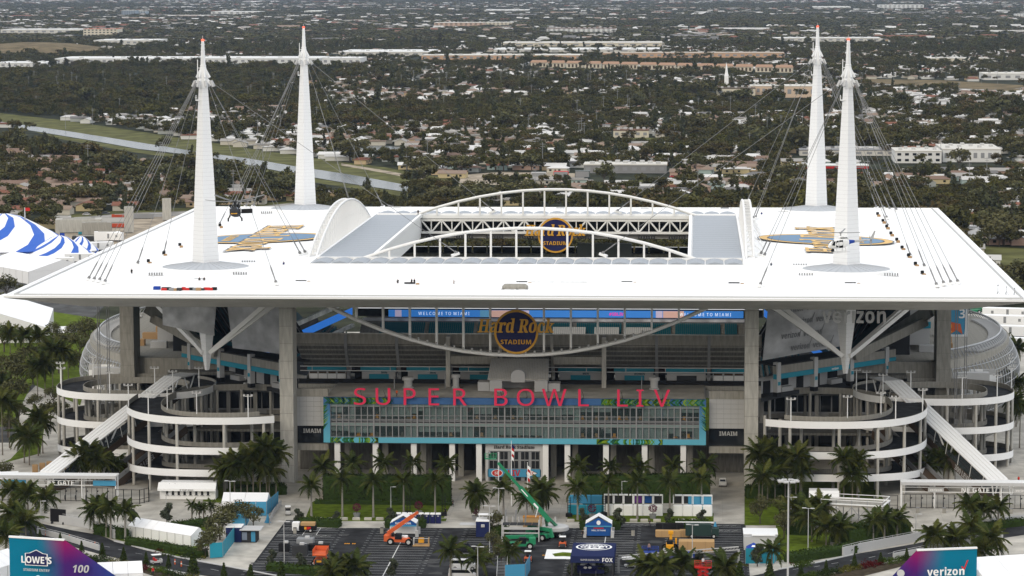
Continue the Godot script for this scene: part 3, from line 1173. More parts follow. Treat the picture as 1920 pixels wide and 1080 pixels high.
		letters("IMAIM", 1.0, 0.06, mats.light_grey, "lettering", u, at(0.3, 11.6, -0.9))
		b = MB.new()
		b.span(Vector3(-4.4, 0, -14), Vector3(4.4, 7.0, -13.5))
		put(b, "recess_wall", mats.stain, u)


func fronds_print(t: Node3D, w: float):
	var r = RandomNumberGenerator.new()
	r.seed = 5
	var tone = [Color(0.10,0.26,0.03),Color(0.03,0.15,0.05),Color(0.22,0.33,0.02),Color(0.02,0.09,0.06)]
	var b = MB.new()
	b.col = tone[0]
	var z = 0.012
	for q in [[-w - 0.4,-w + 17.0,18.97,20.53,0],[w - 25.0,w + 0.4,18.97,20.53,1],[-w + 1.2,-w + 13.0,9.47,10.73,2],[w - 26.0,w - 10.0,9.47,10.73,2]]:
		var n = int((q[1] - q[0]) / 0.3)
		for i in n:
			if r.randf() < 0.35 * float(i) / n + 0.1:
				continue
			var x: float = q[0] + (q[1] - q[0]) * i / n
			b.col = tone[r.randi() % 4]
			var lean = r.randf_range(0.4, 2.2) * (1 if q[4] == 0 else -1)
			if q[4] == 2:
				lean = (x - (q[0] + q[1]) * 0.5) * 0.25
			var wide = r.randf_range(0.3, 0.75)
			var xa = clampf(x + lean, q[0], q[1])
			b.tri(Vector3(x, q[2], z), Vector3(clampf(x + wide, q[0], q[1]), q[2], z), Vector3(xa, q[3], z))
			b.tri(Vector3(x,q[3],z + 0.004),Vector3(xa,q[2],z + 0.004),Vector3(clampf(x + wide,q[0],q[1]),q[3],z + 0.004))
	for s in [-1, 1]:
		for i in 22:
			b.col = tone[r.randi() % 4]
			var y = 13.0 + i * 0.27
			var xi: float = s * (w + 0.4)
			var xo: float = s * (w - 1.2)
			if s < 0:
				b.tri(Vector3(xi,y,z),Vector3(xi,y - 0.35,z),Vector3(lerpf(xi,xo,r.randf_range(0.5,1.0)),minf(y + r.randf_range(0.4,1.8),18.9),z))
			else:
				b.tri(Vector3(xi,y - 0.35,z),Vector3(xi,y,z),Vector3(lerpf(xi,xo,r.randf_range(0.5,1.0)),minf(y + r.randf_range(0.4,1.8),18.9),z))
	put(b, "printed_fronds", vmat("print", 0.6), t)


func seats(b: MB, p0: Vector3, p1: Vector3, in_dir: Vector3, rows: int, rise: float, run: float):
	for k in rows:
		var a = p0 + UP * rise * k + in_dir * run * k
		var c = p1 + UP * rise * k + in_dir * run * k
		var n = int(a.distance_to(c) / 0.62)
		var d = (c - a) / n
		var bas = Basis(d.normalized(), UP, d.normalized().cross(UP))
		for i in n:
			if i % 24 > 21:
				continue
			b.box(a + d * (i + 0.5) + UP * 0.55, Vector3(0.5, 0.75, 0.25), Transform3D.IDENTITY)


func bowl():
	var t = thing("seating_bowl","dark seating bowl with teal seats and blue screens inside the stadium","grandstand")
	var teal = MB.new()
	var b = MB.new()
	b.flat(rect2(-60, -225, 60, -80), 0.6)
	put(b, "playing_field", mats.grass, t)
	b = MB.new()
	for k in 14:
		b.span(Vector3(-60, 4.0, -240), Vector3(60, 12.2 + k * 0.42, -211.5 - k * 0.85))
	put(b, "west_tier", mats.concrete_dark, t)
	for k in 12:
		seats(teal,Vector3(-54,12.3 + k * 0.42,-211.8 - k * 0.85),Vector3(54,12.3 + k * 0.42,-211.8 - k * 0.85),Vector3.ZERO,1,0,0)
	b = MB.new()
	b.span(Vector3(-60, 17.5, -226.5), Vector3(60, 18.6, -225.8))
	put(b, "suite_balcony", mats.banner_grey, t)
	b = MB.new()
	b.span(Vector3(-62, 18.6, -240), Vector3(62, 21.0, -230))
	put(b, "suite_glass", mats.dark_glass, t)
	b = MB.new()
	b.span(Vector3(-62, 23.0, -240), Vector3(62, 36.8, -229))
	put(b, "upper_tier", mats.charcoal, t)
	b = MB.new()
	b.span(Vector3(-62, 36.8, -236), Vector3(62, 38.0, -228.5))
	put(b, "upper_ledge", mats.concrete_mid, t)
	for k in 26:
		b = MB.new()
		b.span(Vector3(-58 + k * 4.5, 38.0, -233), Vector3(-54 + k * 4.5, 39.9, -231.8))
		put(b, "suite_window", mats.dark_glass, t)
	b = MB.new()
	b.span(Vector3(5.5, 37.0, -231), Vector3(22, 41.3, -227.4))
	put(b, "control_room", mats.grey, t)
	letters("364", 1.2, 0.05, mats.light_grey, "lettering", t, at(12.5, 38.0, -227.3))
	var scr = glow("screen_blue", Color(0.03, 0.18, 0.55), 0.55)
	b = MB.new()
	b.span(Vector3(-52, 19.0, -225.6), Vector3(56, 21.1, -225.0))
	put(b, "ribbon_screen", scr, t)
	for q in [[-50,-48,Color(0.52,0.45,0.62)],[-20.5,-11.5,Color(0.62,0.38,0.33)],[-11.3,-9.0,Color(0.52,0.45,0.62)],[29.5,31.5,Color(0.52,0.45,0.62)],[31.7,38,Color(0.62,0.38,0.33)],[-24,-20.6,Color(0.1,0.3,0.5)]]:
		b = MB.new()
		b.span(Vector3(q[0], 19.02, -225.02), Vector3(q[1], 21.08, -224.93))
		put(b, "screen_block", glow("screen_%s" % q[2].to_html(), q[2], 0.4), t)
	for x in [-35.0, 44.5]:
		letters("W E L C O M E  T O  M I A M I",0.95,0.05,glow("screen_text",Color(0.8,0.9,0.95),0.6),"screen_text",t,at(x,20.05,-224.9),font("Droid Sans",400),0.92)
	letters("#SBLIV",0.95,0.05,glow("screen_pink",Color(0.75,0.03,0.35),0.6),"screen_text",t,at(17.5,20.05,-224.9))
	for s in [-1, 1]:
		b = MB.new()
		for k in 10:
			b.span(Vector3(minf(s * (58 + k * 1.6),s * 96),2,-215),Vector3(maxf(s * (58 + k * 1.6),s * 96),12.5 + k * 0.8,-90))
		put(b, "side_tier", mats.concrete_dark, t)
		for k in 8:
			seats_z(teal, s * (58.6 + k * 1.6), 12.6 + k * 0.8, -212, -95)
		b = MB.new()
		var p0 = Vector3(s * 62, 20.6, -216)
		var p1 = Vector3(s * 77, 20.6, -100)
		b.strip(PackedVector3Array([p0 if s > 0 else p1,p1 if s > 0 else p0]),PackedVector3Array([(p0 if s > 0 else p1) + UP * 2.2,(p1 if s > 0 else p0) + UP * 2.2]))
		b.strip(PackedVector3Array([p1 if s > 0 else p0,p0 if s > 0 else p1]),PackedVector3Array([(p1 if s > 0 else p0) + UP * 2.2,(p0 if s > 0 else p1) + UP * 2.2]))
		put(b, "ribbon_screen", scr, t)
		b = MB.new()
		b.bar(p0 + UP * 4.6, p1 + UP * 4.6, 0.8, 1.3)
		b.bar(p0 - UP * 3.2, p1 - UP * 3.2, 0.8, 1.0)
		put(b, "balcony_front", mats.banner_grey, t)
		b = MB.new()
		var lo = [Vector3(s * 72, 15, -215), Vector3(s * 70, 15, -92)]
		var hi = [Vector3(s * 102, 44, -215), Vector3(s * 100, 44, -74)]
		b.quad(lo[0], lo[1], hi[1], hi[0])
		b.quad(lo[1] - UP * 0.5, lo[0] - UP * 0.5, hi[0] - UP * 0.5, hi[1] - UP * 0.5)
		put(b, "upper_seating_slope", mats.teal_dark, t)
		b = MB.new()
		b.span(Vector3(minf(s * 80, s * 98), 22, -215), Vector3(maxf(s * 80, s * 98), 41, -110))
		put(b, "upper_side_tier", mats.charcoal, t)
	put(teal, "teal_seats", mats.teal_dark, t).set_meta("kind", "stuff")
	var pale = MB.new()
	for q in [[-1.0, 9.0], [11.5, 19.0], [21.0, 28.5]]:
		for k in 5:
			for i in int((q[1] - q[0]) / 0.62):
				pale.box(Vector3(q[0] + i * 0.62, 15.2 + k * 0.42, -211.3 - k * 0.85), Vector3(0.52, 0.8, 0.3))
	put(pale, "pale_seats", mats.light_grey, t).set_meta("kind", "stuff")


func seats_z(b: MB, x: float, y: float, z0: float, z1: float):
	var n = int((z1 - z0) / 0.66)
	for i in n:
		if i % 26 < 23:
			b.box(Vector3(x, y + 0.5, z0 + i * 0.66), Vector3(0.3, 0.75, 0.52))


func corner(s: int):
	var side = "left" if s < 0 else "right"
	var t = thing("corner_stand","cut-off %s corner of the stadium with open concourse under a sloping tier" % side,"grandstand")
	var b = MB.new()
	var fl = PackedVector2Array([Vector2(s * 58,-60),Vector2(s * 68,-76),Vector2(s * 84,-79),Vector2(s * 100,-92),Vector2(s * 112,-104),Vector2(s * 112,-150),Vector2(s * 70,-150),Vector2(s * 58,-90)])
	b.prism(fl, 16.9, 17.9)
	put(b, "concourse_floor", mats.charcoal, t)
	var A = Vector3(s * 61.5, 0, -62)
	var B = Vector3(s * 93.5, 0, -98)
	var d = (B - A).normalized()
	var o = Vector3(s * absf(d.z), 0, absf(d.x))
	var L = A.distance_to(B)
	var q = Transform3D(Basis(d * s, UP, o), A)     # local x runs 0..L times s, z outward
	if s < 0:
		q = Transform3D(Basis(-d, UP, o), A)
	for k in 4:
		b = MB.new()
		var x: float = s * L * (0.02 + k * 0.3)
		b.span(Vector3(x - 0.7, 17.9, -1.0), Vector3(x + 0.7, 26.5, 0.4), q)
		put(b, "concourse_column", mats.light_grey, t)
		b = MB.new()
		b.span(Vector3(x - 0.75, 17.9, -1.05), Vector3(x + 0.75, 19.0, 0.45), q)
		put(b, "column_base", mats.black, t)
		b = MB.new()
		b.box(Vector3(x, 21.2, 0.46), Vector3(0.9, 0.9, 0.08), q)
		put(b, "column_sign", mats.teal, t)
	b = MB.new()
	b.span(Vector3(minf(0, s * L), 23.6, -0.9), Vector3(maxf(0, s * L), 25.6, 0.1), q)
	put(b, "beam", mats.concrete_mid, t)
	b = MB.new()
	b.span(Vector3(minf(0, s * L), 22.3, -0.7), Vector3(maxf(0, s * L), 23.55, 0.2), q)
	put(b, "teal_fascia", mats.teal, t)
	if s > 0:
		letters("verizon", 0.55, 0.05, mats.white, "lettering", t, q * at(s * L * 0.48, 22.9, 0.24))
	b = MB.new()
	b.span(Vector3(minf(0, s * L), 17.9, -7.0), Vector3(maxf(0, s * L), 22.0, -6.2), q)
	put(b, "concourse_back_wall", mats.light_grey, t)
	for k in 7:
		b = MB.new()
		var x: float = s * L * (0.08 + k * 0.135)
		if k % 3 == 1:
			b.span(Vector3(x - 2.2, 17.9, -6.1), Vector3(x + 2.2, 19.1, -4.6), q)
			put(b, "counter", mats.light_grey, t)
			b = MB.new()
			b.span(Vector3(x - 1.9, 19.3, -6.18), Vector3(x + 1.9, 21.2, -6.0), q)
			put(b, "hatch", mats.dark, t)
		else:
			b.span(Vector3(x - 1.3, 17.9, -6.18), Vector3(x + 1.3, 21.0, -6.0), q)
			put(b, "doorway", mats.black, t)
	b = MB.new()
	b.span(Vector3(minf(0, s * L), 25.6, -8.0), Vector3(maxf(0, s * L), 25.9, 0.0), q)
	put(b, "mezzanine", mats.charcoal, t)
	b = MB.new()
	var e0 = s * 2.0
	var e1 = s * L * 1.06
	var lo0 = q * Vector3(e0, 26.4, -11.0)
	var lo1 = q * Vector3(e1, 26.4, -11.0)
	var hi1 = q * Vector3(e1, 42.0, 0.0)
	var hi0 = q * Vector3(e0, 42.0, 0.0)
	b.quad(lo0, lo1, hi1, hi0)
	b.quad(lo0 + UP * 1.2, lo1 + UP * 1.2, hi1 + UP * 1.2, hi0 + UP * 1.2)
	put(b, "tier_slab", mats.charcoal, t)
	for k in 26:
		b = MB.new()
		var f = k / 25.0
		b.bar(lo0.lerp(lo1, f) - UP * 0.1, hi0.lerp(hi1, f) - UP * 0.1, 0.14, 0.2)
		put(b, "tier_rib", mats.teal_dark if k % 2 else mats.grey, t)
	b = MB.new()
	var tip = Vector3(s * 106, 38.5, -104)
	b.bar(lo1 + Vector3(s * 1.0, -1.5, 0), q * Vector3(s * (L + 4.0), 36.0, 8.0), 1.4, 3.2)
	b.bar(q * Vector3(s * (L * 0.62), 25.6, 1.0), q * Vector3(s * (L + 5.0), 33.0, 6.0), 1.2, 2.4)
	put(b, "raker_beam", mats.concrete_mid, t)
	if s < 0:
		b = MB.new()
		b.quad(q * Vector3(s * 21.5,27.6,1.3),q * Vector3(s * -6.0,28.4,1.3),q * Vector3(s * -6.0,45.0,3.6),q * Vector3(s * 21.5,45.0,3.6))
		b.quad(q * Vector3(s * -6.0,28.4,1.2),q * Vector3(s * 21.5,27.6,1.2),q * Vector3(s * 21.5,45.0,3.5),q * Vector3(s * -6.0,45.0,3.5))
		put(b, "fabric_sheet", mats.banner_grey, t)
		var u = thing("cloth_sheet","pale rectangular cloth hung under the roof in front of the near left mast","cloth",Vector3(-81.2,0,-39))
		b = MB.new()
		b.quad(Vector3(-6.6,37.9,0),Vector3(6.1,35.4,0.4),Vector3(5.8,45,0),Vector3(-6.7,45,0))
		b.quad(Vector3(6.1,35.4,0.35),Vector3(-6.6,37.9,-0.05),Vector3(-6.7,45,-0.05),Vector3(5.8,45,-0.05))
		put(b, "sheet", mats.banner_grey, u)
	else:
		var u = thing("printed_banner","grey fabric banner with repeated dark verizon print beside the right pylon","banner")
		b = MB.new()
		b.quad(q * Vector3(-6.5,27.8,1.3),q * Vector3(23.5,28.6,1.3),q * Vector3(23.5,45.0,3.6),q * Vector3(-6.5,45.0,3.6))
		b.quad(q * Vector3(23.5,28.6,1.2),q * Vector3(-6.5,27.8,1.2),q * Vector3(-6.5,45.0,3.5),q * Vector3(23.5,45.0,3.5))
		put(b, "fabric", mats.banner_grey, u)
		var lean = Basis(d, Vector3(0, 1, 0), o) * Basis(Vector3.RIGHT, 0.136)
		for j in 5:
			for i in 3:
				var x = -1.0 + i * 8.6 + (j % 2) * 4.3
				if x > 20 or x < 1.0:
					continue
				var y = 30.0 + j * 3.3
				var g = Transform3D(lean, q * Vector3(x, y, 1.42 + (y - 27.8) * 0.137))
				letters("verizon", 1.5, 0.02, mats.grey, "print", u, g, font("Droid Sans", 700))
				b = MB.new()
				b.plate(v2([2.6, 0.3, 2.9, 0.3, 3.2, 0.0, 4.0, 1.9, 4.2, 1.9, 3.3, -0.5, 3.1, -0.5]), g, 0.02)
				put(b, "check_mark", mats.grey, u)
		var v = thing("hanging_letters","white raised verizon letters hung under the roof by the near right mast","sign",Vector3(79.12,42.12,-28.5),0.0)
		letters("verizon",3.6,0.5,mats.light_grey,"letter_row",v,at(0,0,0),font("Droid Sans",700),0.86)
	var c = thing("curved_annex","curved corner building wrapped in a grey metal lattice at the stadium's far %s" % side,"annex")
	var ctr = Vector3(s * 88, 0, -165)
	b = MB.new()
	var lat = []
	var rx = 44.0
	var rz = 78.0
	var ring = PackedVector2Array()
	for i in 33:
		var a = -0.55 + 1.75 * i / 32.0
		ring.push_back(Vector2(ctr.x + s * cos(a) * (rx - 3.0), ctr.z + sin(a) * (rz - 3.0)))
	var closed = ring.duplicate()
	closed.push_back(Vector2(s * 80, -95))
	closed.push_back(Vector2(s * 80, -200))
	b.prism(closed, 16.0, 22.6)
	put(b, "upper_deck", mats.concrete_mid, c)
	b = MB.new()
	b.prism(closed, 0.0, 15.5)
	put(b, "lower_storeys", mats.concrete_dark, c)
	var na = 46
	var ny = 9
	var g = []
	for j in ny + 1:
		var f = float(j) / ny
		var bulge = 1.0 - 0.10 * pow(2.0 * f - 0.9, 2.0)
		var row = PackedVector3Array()
		for i in na + 1:
			var a = -0.55 + 1.62 * i / na
			row.push_back(Vector3(ctr.x + s * cos(a) * rx * bulge,5.0 + 19.5 * f,ctr.z + sin(a) * rz * bulge))
		g.push_back(row)
	for j in ny + 1:
		b = MB.new()
		for i in na:
			b.tube(g[j][i], g[j][i + 1], 0.13 if j < ny else 0.3, 0.13 if j < ny else 0.3, 5, false)
		put(b, "lattice_ring", mats.alu, c)
	for i in na + 1:
		b = MB.new()
		for j in ny:
			b.tube(g[j][i], g[j + 1][i], 0.13, 0.13, 5, false)
		put(b, "lattice_rib", mats.alu, c)
	for i in range(6, 38):
		b = MB.new()
		var a = -0.55 + 1.62 * i / na
		var p = Vector3(ctr.x + s * cos(a) * (rx - 6.5), 23.0, ctr.z + sin(a) * (rz - 7.5))
		b.box(p, Vector3(4.6, 0.5, 1.2), Transform3D.IDENTITY)
		put(b, "bleacher_bench", mats.light_grey, c)
	for k in 9:
		b = MB.new()
		var p = Vector3(s * (97 + (k % 3) * 6), 22.6, -112 - k * 5)
		b.bevel_box(p + UP * 0.9, Vector3(2.4 + (k % 2) * 2, 1.8, 2.0), 0.1)
		put(b, "roof_plant", [mats.grey, mats.light_grey, mats.card][k % 3], c)
	for i in 5:
		for j in 5:
			b = MB.new()
			b.bevel_box(Vector3(s * (112.5 + i * 1.75),12.6 + j * 1.5,-106.0 - i * 0.3),Vector3(1.68,1.42,0.3),0.05)
			put(b, "white_glazing", mats.light_grey if j == 4 and i > 2 else mats.white, c)
	b = MB.new()
	b.span(Vector3(minf(s * 107, s * 118), 16, -103), Vector3(maxf(s * 107, s * 118), 19.2, -100))
	put(b, "plant_wall", mats.light_grey, c)
	b = MB.new()
	b.span(Vector3(minf(s * 94, s * 104), 24, -140), Vector3(maxf(s * 94, s * 104), 36.0, -120))
	put(b, "stair_tower", mats.light_grey, c)
	b = MB.new()
	b.span(Vector3(minf(s * 93.8,s * 104.2),28.5,-140),Vector3(maxf(s * 93.8,s * 104.2),30.2,-119.7))
	put(b, "tower_band", mats.teal, c)
	if s > 0:
		b = MB.new()
		var pl = [v2([107,27,113,27,113.6,36,110,34.5,108.6,36.5,107,33]),v2([109,28,111,29.4,112.6,28.2,112.0,31,109.6,31.5])]
		b.plate(rect2(106.5, 26.4, 114, 37), at(0, 0, -119.5), 0.5)
		put(b, "mural_wall", mats.white, c)
		b = MB.new()
		b.plate(pl[0], at(0, 0, -119.3), 0.1)
		put(b, "mural_wave", mats.sky_blue, c)
		b = MB.new()
		b.plate(pl[1], at(0, -1.2, -119.1), 0.1)
		put(b, "mural_patch", mats.orange, c)
		letters("3", 2.4, 0.1, mats.white, "mural_digit", c, at(112.4, 32.5, -119.0))
		letters("2", 2.4, 0.1, mats.yellow, "mural_digit", c, at(109.0, 28.6, -119.0))


func oval(cx: float, cz: float, rx: float, rz: float, a: float) -> Vector3:
	var c = cos(a)
	var q = sin(a)
	var e = 0.82
	return Vector3(cx + rx * signf(c) * pow(absf(c), e), 0, cz + rz * signf(q) * pow(absf(q), e))


func ramp(called: String,label: String,cx: float,cz: float,rx: float,rz: float,wid: float,levels: Array,tilt: Array,n: int,cut: float):
	var t = thing(called,label,"ramp",Vector3(cx,0,cz),0,"spiral ramps at the stadium's corners")
	var turns = levels.size()
	for l in turns:
		var y0: float = levels[l]
		var slab = MB.new()
		var white = MB.new()
		var inner = MB.new()
		var outer = MB.new()
		var oo = PackedVector3Array()
		var ii = PackedVector3Array()
		for k in n + 1:
			var a = TAU * k / n
			var h: float = y0 + tilt[l] * sin(a)
			oo.push_back(oval(0, 0, rx, rz, a) + UP * h)
			ii.push_back(oval(0, 0, rx - wid, rz - wid, a) + UP * h)
		for k in n:
			var u = UP
			if absf(oo[k].x + cx) < cut or absf(oo[k + 1].x + cx) < cut:
				continue
			var open: bool = l == turns - 1 and cut > 0.0 and oo[k].z < -6.0
			slab.quad(ii[k] , ii[k + 1], oo[k + 1], oo[k])
			slab.quad(oo[k] - u * 0.5, oo[k + 1] - u * 0.5, ii[k + 1] - u * 0.5, ii[k] - u * 0.5)
			var e0 = (oo[k] - Vector3(0, oo[k].y, 0)).normalized() * 0.18
			var e1 = (oo[k + 1] - Vector3(0, oo[k + 1].y, 0)).normalized() * 0.18
			if not open:
				white.quad(oo[k + 1] + e1 - u * 0.55,oo[k] + e0 - u * 0.55,oo[k] + e0 + u * 1.15,oo[k + 1] + e1 + u * 1.15)
			if not open:
				outer.quad(oo[k], oo[k + 1], oo[k + 1] + u * 1.15, oo[k] + u * 1.15)
				outer.quad(oo[k] + u * 1.15,oo[k + 1] + u * 1.15,oo[k + 1] + e1 + u * 1.152,oo[k] + e0 + u * 1.152)
			inner.quad(ii[k] - u * 0.5, ii[k + 1] - u * 0.5, ii[k + 1] + u * 1.1, ii[k] + u * 1.1)
			inner.quad(ii[k + 1] + e1, ii[k] + e0, ii[k] + e0 + u * 1.1, ii[k + 1] + e1 + u * 1.1)
			inner.quad(ii[k] + u * 1.1, ii[k + 1] + u * 1.1, ii[k + 1] + e1 + u * 1.1, ii[k] + e0 + u * 1.1)
		put(slab, "ramp_deck", mats.ramp_deck, t)
		put(white, "white_parapet", mats.white, t)
		put(inner, "concrete_parapet", mats.concrete_mid, t)
		put(outer, "parapet_lining", mats.concrete_mid, t)
	for k in 18:
		var a = TAU * (k + 0.3) / 18
		for q in [0.0, wid + 0.2]:
			var p = oval(0, 0, rx - q - 0.3, rz - q - 0.3, a)
			if absf(p.x + cx) < cut:
				continue
			var b = MB.new()
			b.tube(p, p + UP * (levels[-1] - 0.2), 0.38, 0.38, 8, false)
			put(b, "column", mats.concrete, t)


func lamp_on_ramp(p: Vector3, label: String, h := 5.2):
	if absf(p.x) < 60.0:
		return
	var t = thing("floodlight_post", label, "lamp post", p, 0, "floodlight posts on the ramps")
	var b = MB.new()
	b.tube(Vector3.ZERO, UP * h, 0.14, 0.12, 7)
	put(b, "post", mats.white, t)
	b = MB.new()
	b.bar(Vector3(-1.1, h, 0), Vector3(1.1, h, 0), 0.12, 0.12)
	put(b, "crossbar", mats.white, t)
	for i in 3:
		b = MB.new()
		b.box(Vector3(-0.9 + i * 0.9, h + 0.28, 0.15), Vector3(0.5, 0.42, 0.34), Transform3D.IDENTITY)
		put(b, "floodlight", mats.light_grey, t)


func ramps(s: int):
	var side = "left" if s < 0 else "right"
	ramp("spiral_ramp","three level spiral ramp with white parapets beside the %s front pylon" % side,s * 72.5,-51.0,25.2,33.5,8.2,[2.6,9.8,17.3],[2.2,0.3,0.0],150,57.4)
	ramp("spiral_ramp","three level spiral ramp at the outer %s corner behind the escalator" % side,s * 101.5,-76.0,20.0,17.0,6.6,[2.3,9.8,17.3],[0.6,0.0,-0.3],56,0.0)
	var lit = [2.2, 2.75, 3.6, 1.3, 0.6]
	for k in 5:
		var a: float = lit[k] if s < 0 else PI - lit[k]
		lamp_on_ramp(oval(s * 72.5,-51.0,25.0,33.3,a) + UP * 18.2,"white floodlight post on the rim of the inner %s ramp" % side)
		lamp_on_ramp(oval(s * 101.5,-76.0,19.8,16.8,a + 0.4) + UP * 18.2,"white floodlight post on the rim of the outer %s ramp" % side)
	for k in 3:
		var a: float = [2.4, 1.8, 4.0][k] if s < 0 else PI - [2.4, 1.8, 4.0][k]
		lamp_on_ramp(oval(s * 72.5,-51.0,17.1,25.4,a) + UP * 18.0,"white floodlight post on the inner wall of the %s front ramp" % side,5.0)
	var t = thing("concourse_rooms","glazed white rooms seen through the inside of the %s front ramp" % side,"building",Vector3(s * 72,0,-84))
	var b = MB.new()
	b.span(Vector3(-15, 8.6, -1), Vector3(15, 16.8, -0.4))
	put(b, "wall", mats.light_grey, t)
	b = MB.new()
	b.span(Vector3(-15, 0, -1), Vector3(15, 8.5, -0.4))
	put(b, "lower_wall", mats.charcoal, t)
	for lv in [8.6, 0.4]:
		for i in 9:
			b = MB.new()
			b.span(Vector3(-12.8 + i * 2.9, lv + 2.4, -0.4), Vector3(-10.2 + i * 2.9, lv + 6.6, -0.3))
			put(b, "window_pane", mats.dark_glass, t)
		b = MB.new()
		b.span(Vector3(-15, lv, -0.4), Vector3(15, lv + 1.0, -0.25))
		put(b, "dark_plinth", mats.charcoal, t)
	b = MB.new()
	b.span(Vector3(-18, 8.0, -0.3), Vector3(18, 8.6, 20))
	put(b, "terrace_slab", mats.concrete_dark, t)
	for i in 5:
		b = MB.new()
		b.span(Vector3(-14 + i * 7, 0, 3), Vector3(-13 + i * 7, 16.8, 4))
		put(b, "column", mats.concrete, t)


func escalator(s: int):
	var side = "left" if s < 0 else "right"
	var low = Vector3(s * 112.5, 4.1, -21.0)
	var top = Vector3(s * 91.0, 20.7, -70.0)
	var t = thing("covered_escalator","long white covered escalator rising to the %s upper concourse" % side,"escalator")
	var f = (top - low).normalized()
	var r = f.cross(UP).normalized()
	var u = r.cross(f)
	var L = low.distance_to(top)
	var q = Transform3D(Basis(r, u, -f), low)     # -z runs up the slope
	var b = MB.new()
	b.box(Vector3(0, 0.35, -L * 0.5), Vector3(5.2, 0.3, L), q)
	put(b, "canopy", mats.white, t)
	for x in [-1.8, -0.6, 0.6, 1.8]:
		b = MB.new()
		b.box(Vector3(x, 0.56, -L * 0.5), Vector3(0.12, 0.1, L), q)
		put(b, "canopy_rib", mats.white, t)
	var d = Vector3(f.x, 0, f.z).normalized()
	for e in [[low, -1.0, 4.5], [top, 1.0, 7.5]]:
		b = MB.new()
		var z = Transform3D(Basis(r, UP, -d), e[0])
		b.box(Vector3(0, 0.3 if e[1] > 0 else 0.1, -e[1] * e[2] * 0.5), Vector3(5.4, 0.32, e[2]), z)
		put(b, "canopy_end", mats.white if e[1] < 0 else mats.light_grey, t)
		b = MB.new()
		for x in [-2.2, 2.2]:
			b.bar(z * Vector3(x,0.1,-e[1] * e[2] * 0.85),z * Vector3(x,-3.1,-e[1] * e[2] * 0.6),0.25,0.25)
			b.bar(z * Vector3(x,0.1,-e[1] * e[2] * 0.25),z * Vector3(x,-3.1,-e[1] * e[2] * 0.45),0.25,0.25)
		put(b, "canopy_post", mats.white, t)
	b = MB.new()
	b.box(Vector3(0, -4.2, -L * 0.5), Vector3(4.0, 1.7, L), q)
	put(b, "truss_casing", mats.brown, t)
	for x in [-1.9, 0.0, 1.9]:
		b = MB.new()
		b.box(Vector3(x, -2.7, -L * 0.5), Vector3(0.08, 1.1, L), q)
		put(b, "glass_side", mats.glass, t)
		b = MB.new()
		b.box(Vector3(x, -2.1, -L * 0.5), Vector3(0.14, 0.14, L), q)
		put(b, "handrail", mats.charcoal, t)
	b = MB.new()
	b.box(Vector3(0, -3.25, -L * 0.5), Vector3(3.6, 0.2, L), q)
	put(b, "moving_steps", mats.charcoal, t)
	for k in 9:
		b = MB.new()
		var z = -L * (k + 0.5) / 9
		for x in [-2.05, 2.05]:
			b.bar(q * Vector3(x, -3.3, z), q * Vector3(x, 0.3, z), 0.12, 0.12)
		put(b, "side_post", mats.white, t)
	var face = q * Transform3D(Basis(Vector3(0,0,1) if s < 0 else Vector3(0,0,-1),UP,Vector3(-1,0,0) if s < 0 else Vector3(1,0,0)),Vector3(2.02 * (-1.0 if s < 0 else 1.0),-4.2,-L * 0.2))
	var near = 1.0 if (q.basis * Vector3(1, 0, 0)).z > 0 else -1.0
	var run = Vector3(0, 0, -1) if (q.basis * Vector3(0, 0, -1)).x > 0 else Vector3(0, 0, 1)
	face = q * Transform3D(Basis(run, UP, Vector3(near, 0, 0)), Vector3(2.03 * near, -4.2, -L * 0.22))
	letters("300 LEVEL", 1.3, 0.06, mats.light_grey, "lettering", t, face, font("Droid Sans", 700))
	var t2 = thing("lower_escalator","brown lower escalator flight beside the %s covered one" % side,"escalator")
	var q2 = Transform3D(q.basis, low + Vector3(-s * 12.5, -3.0, -6.0))
	b = MB.new()
	b.box(Vector3(0, -1.4, -L * 0.3), Vector3(4.0, 2.0, L * 0.6), q2)
	put(b, "truss_casing", mats.brown, t2)
	b = MB.new()
	for x in [-1.9, 1.9]:
		b.box(Vector3(x, 0.2, -L * 0.3), Vector3(0.1, 1.2, L * 0.6), q2)
	put(b, "balustrade", mats.grey, t2)
	letters("200 LEVEL",1.3,0.06,mats.light_grey,"lettering",t2,q2 * Transform3D(Basis(run,UP,Vector3(near,0,0)),Vector3(2.03 * near,-1.4,-L * 0.25)),font("Droid Sans",700))
	b = MB.new()
	var m = q * Vector3(0, -5.0, -L * 0.42)
	b.bevel_box(Vector3(m.x, m.y * 0.45, m.z + 1.0), Vector3(2.6, m.y * 0.9, 2.6), 0.1)
	put(b, "pier", mats.concrete, t)
	b = MB.new()
	for k in [-1, 1]:
		for x in [-1.8, 1.8]:
			b.bar(Vector3(m.x, m.y * 0.9, m.z + 1.0), q * Vector3(x, 0.2, -L * 0.42 + k * 4.0), 0.3, 0.3)
	put(b, "prop", mats.white, t)


func sheet(called: String, poly: PackedVector2Array, y: float, m: String):
	var b = MB.new()
	b.flat(poly, y)
	struct(b, called, mats[m])


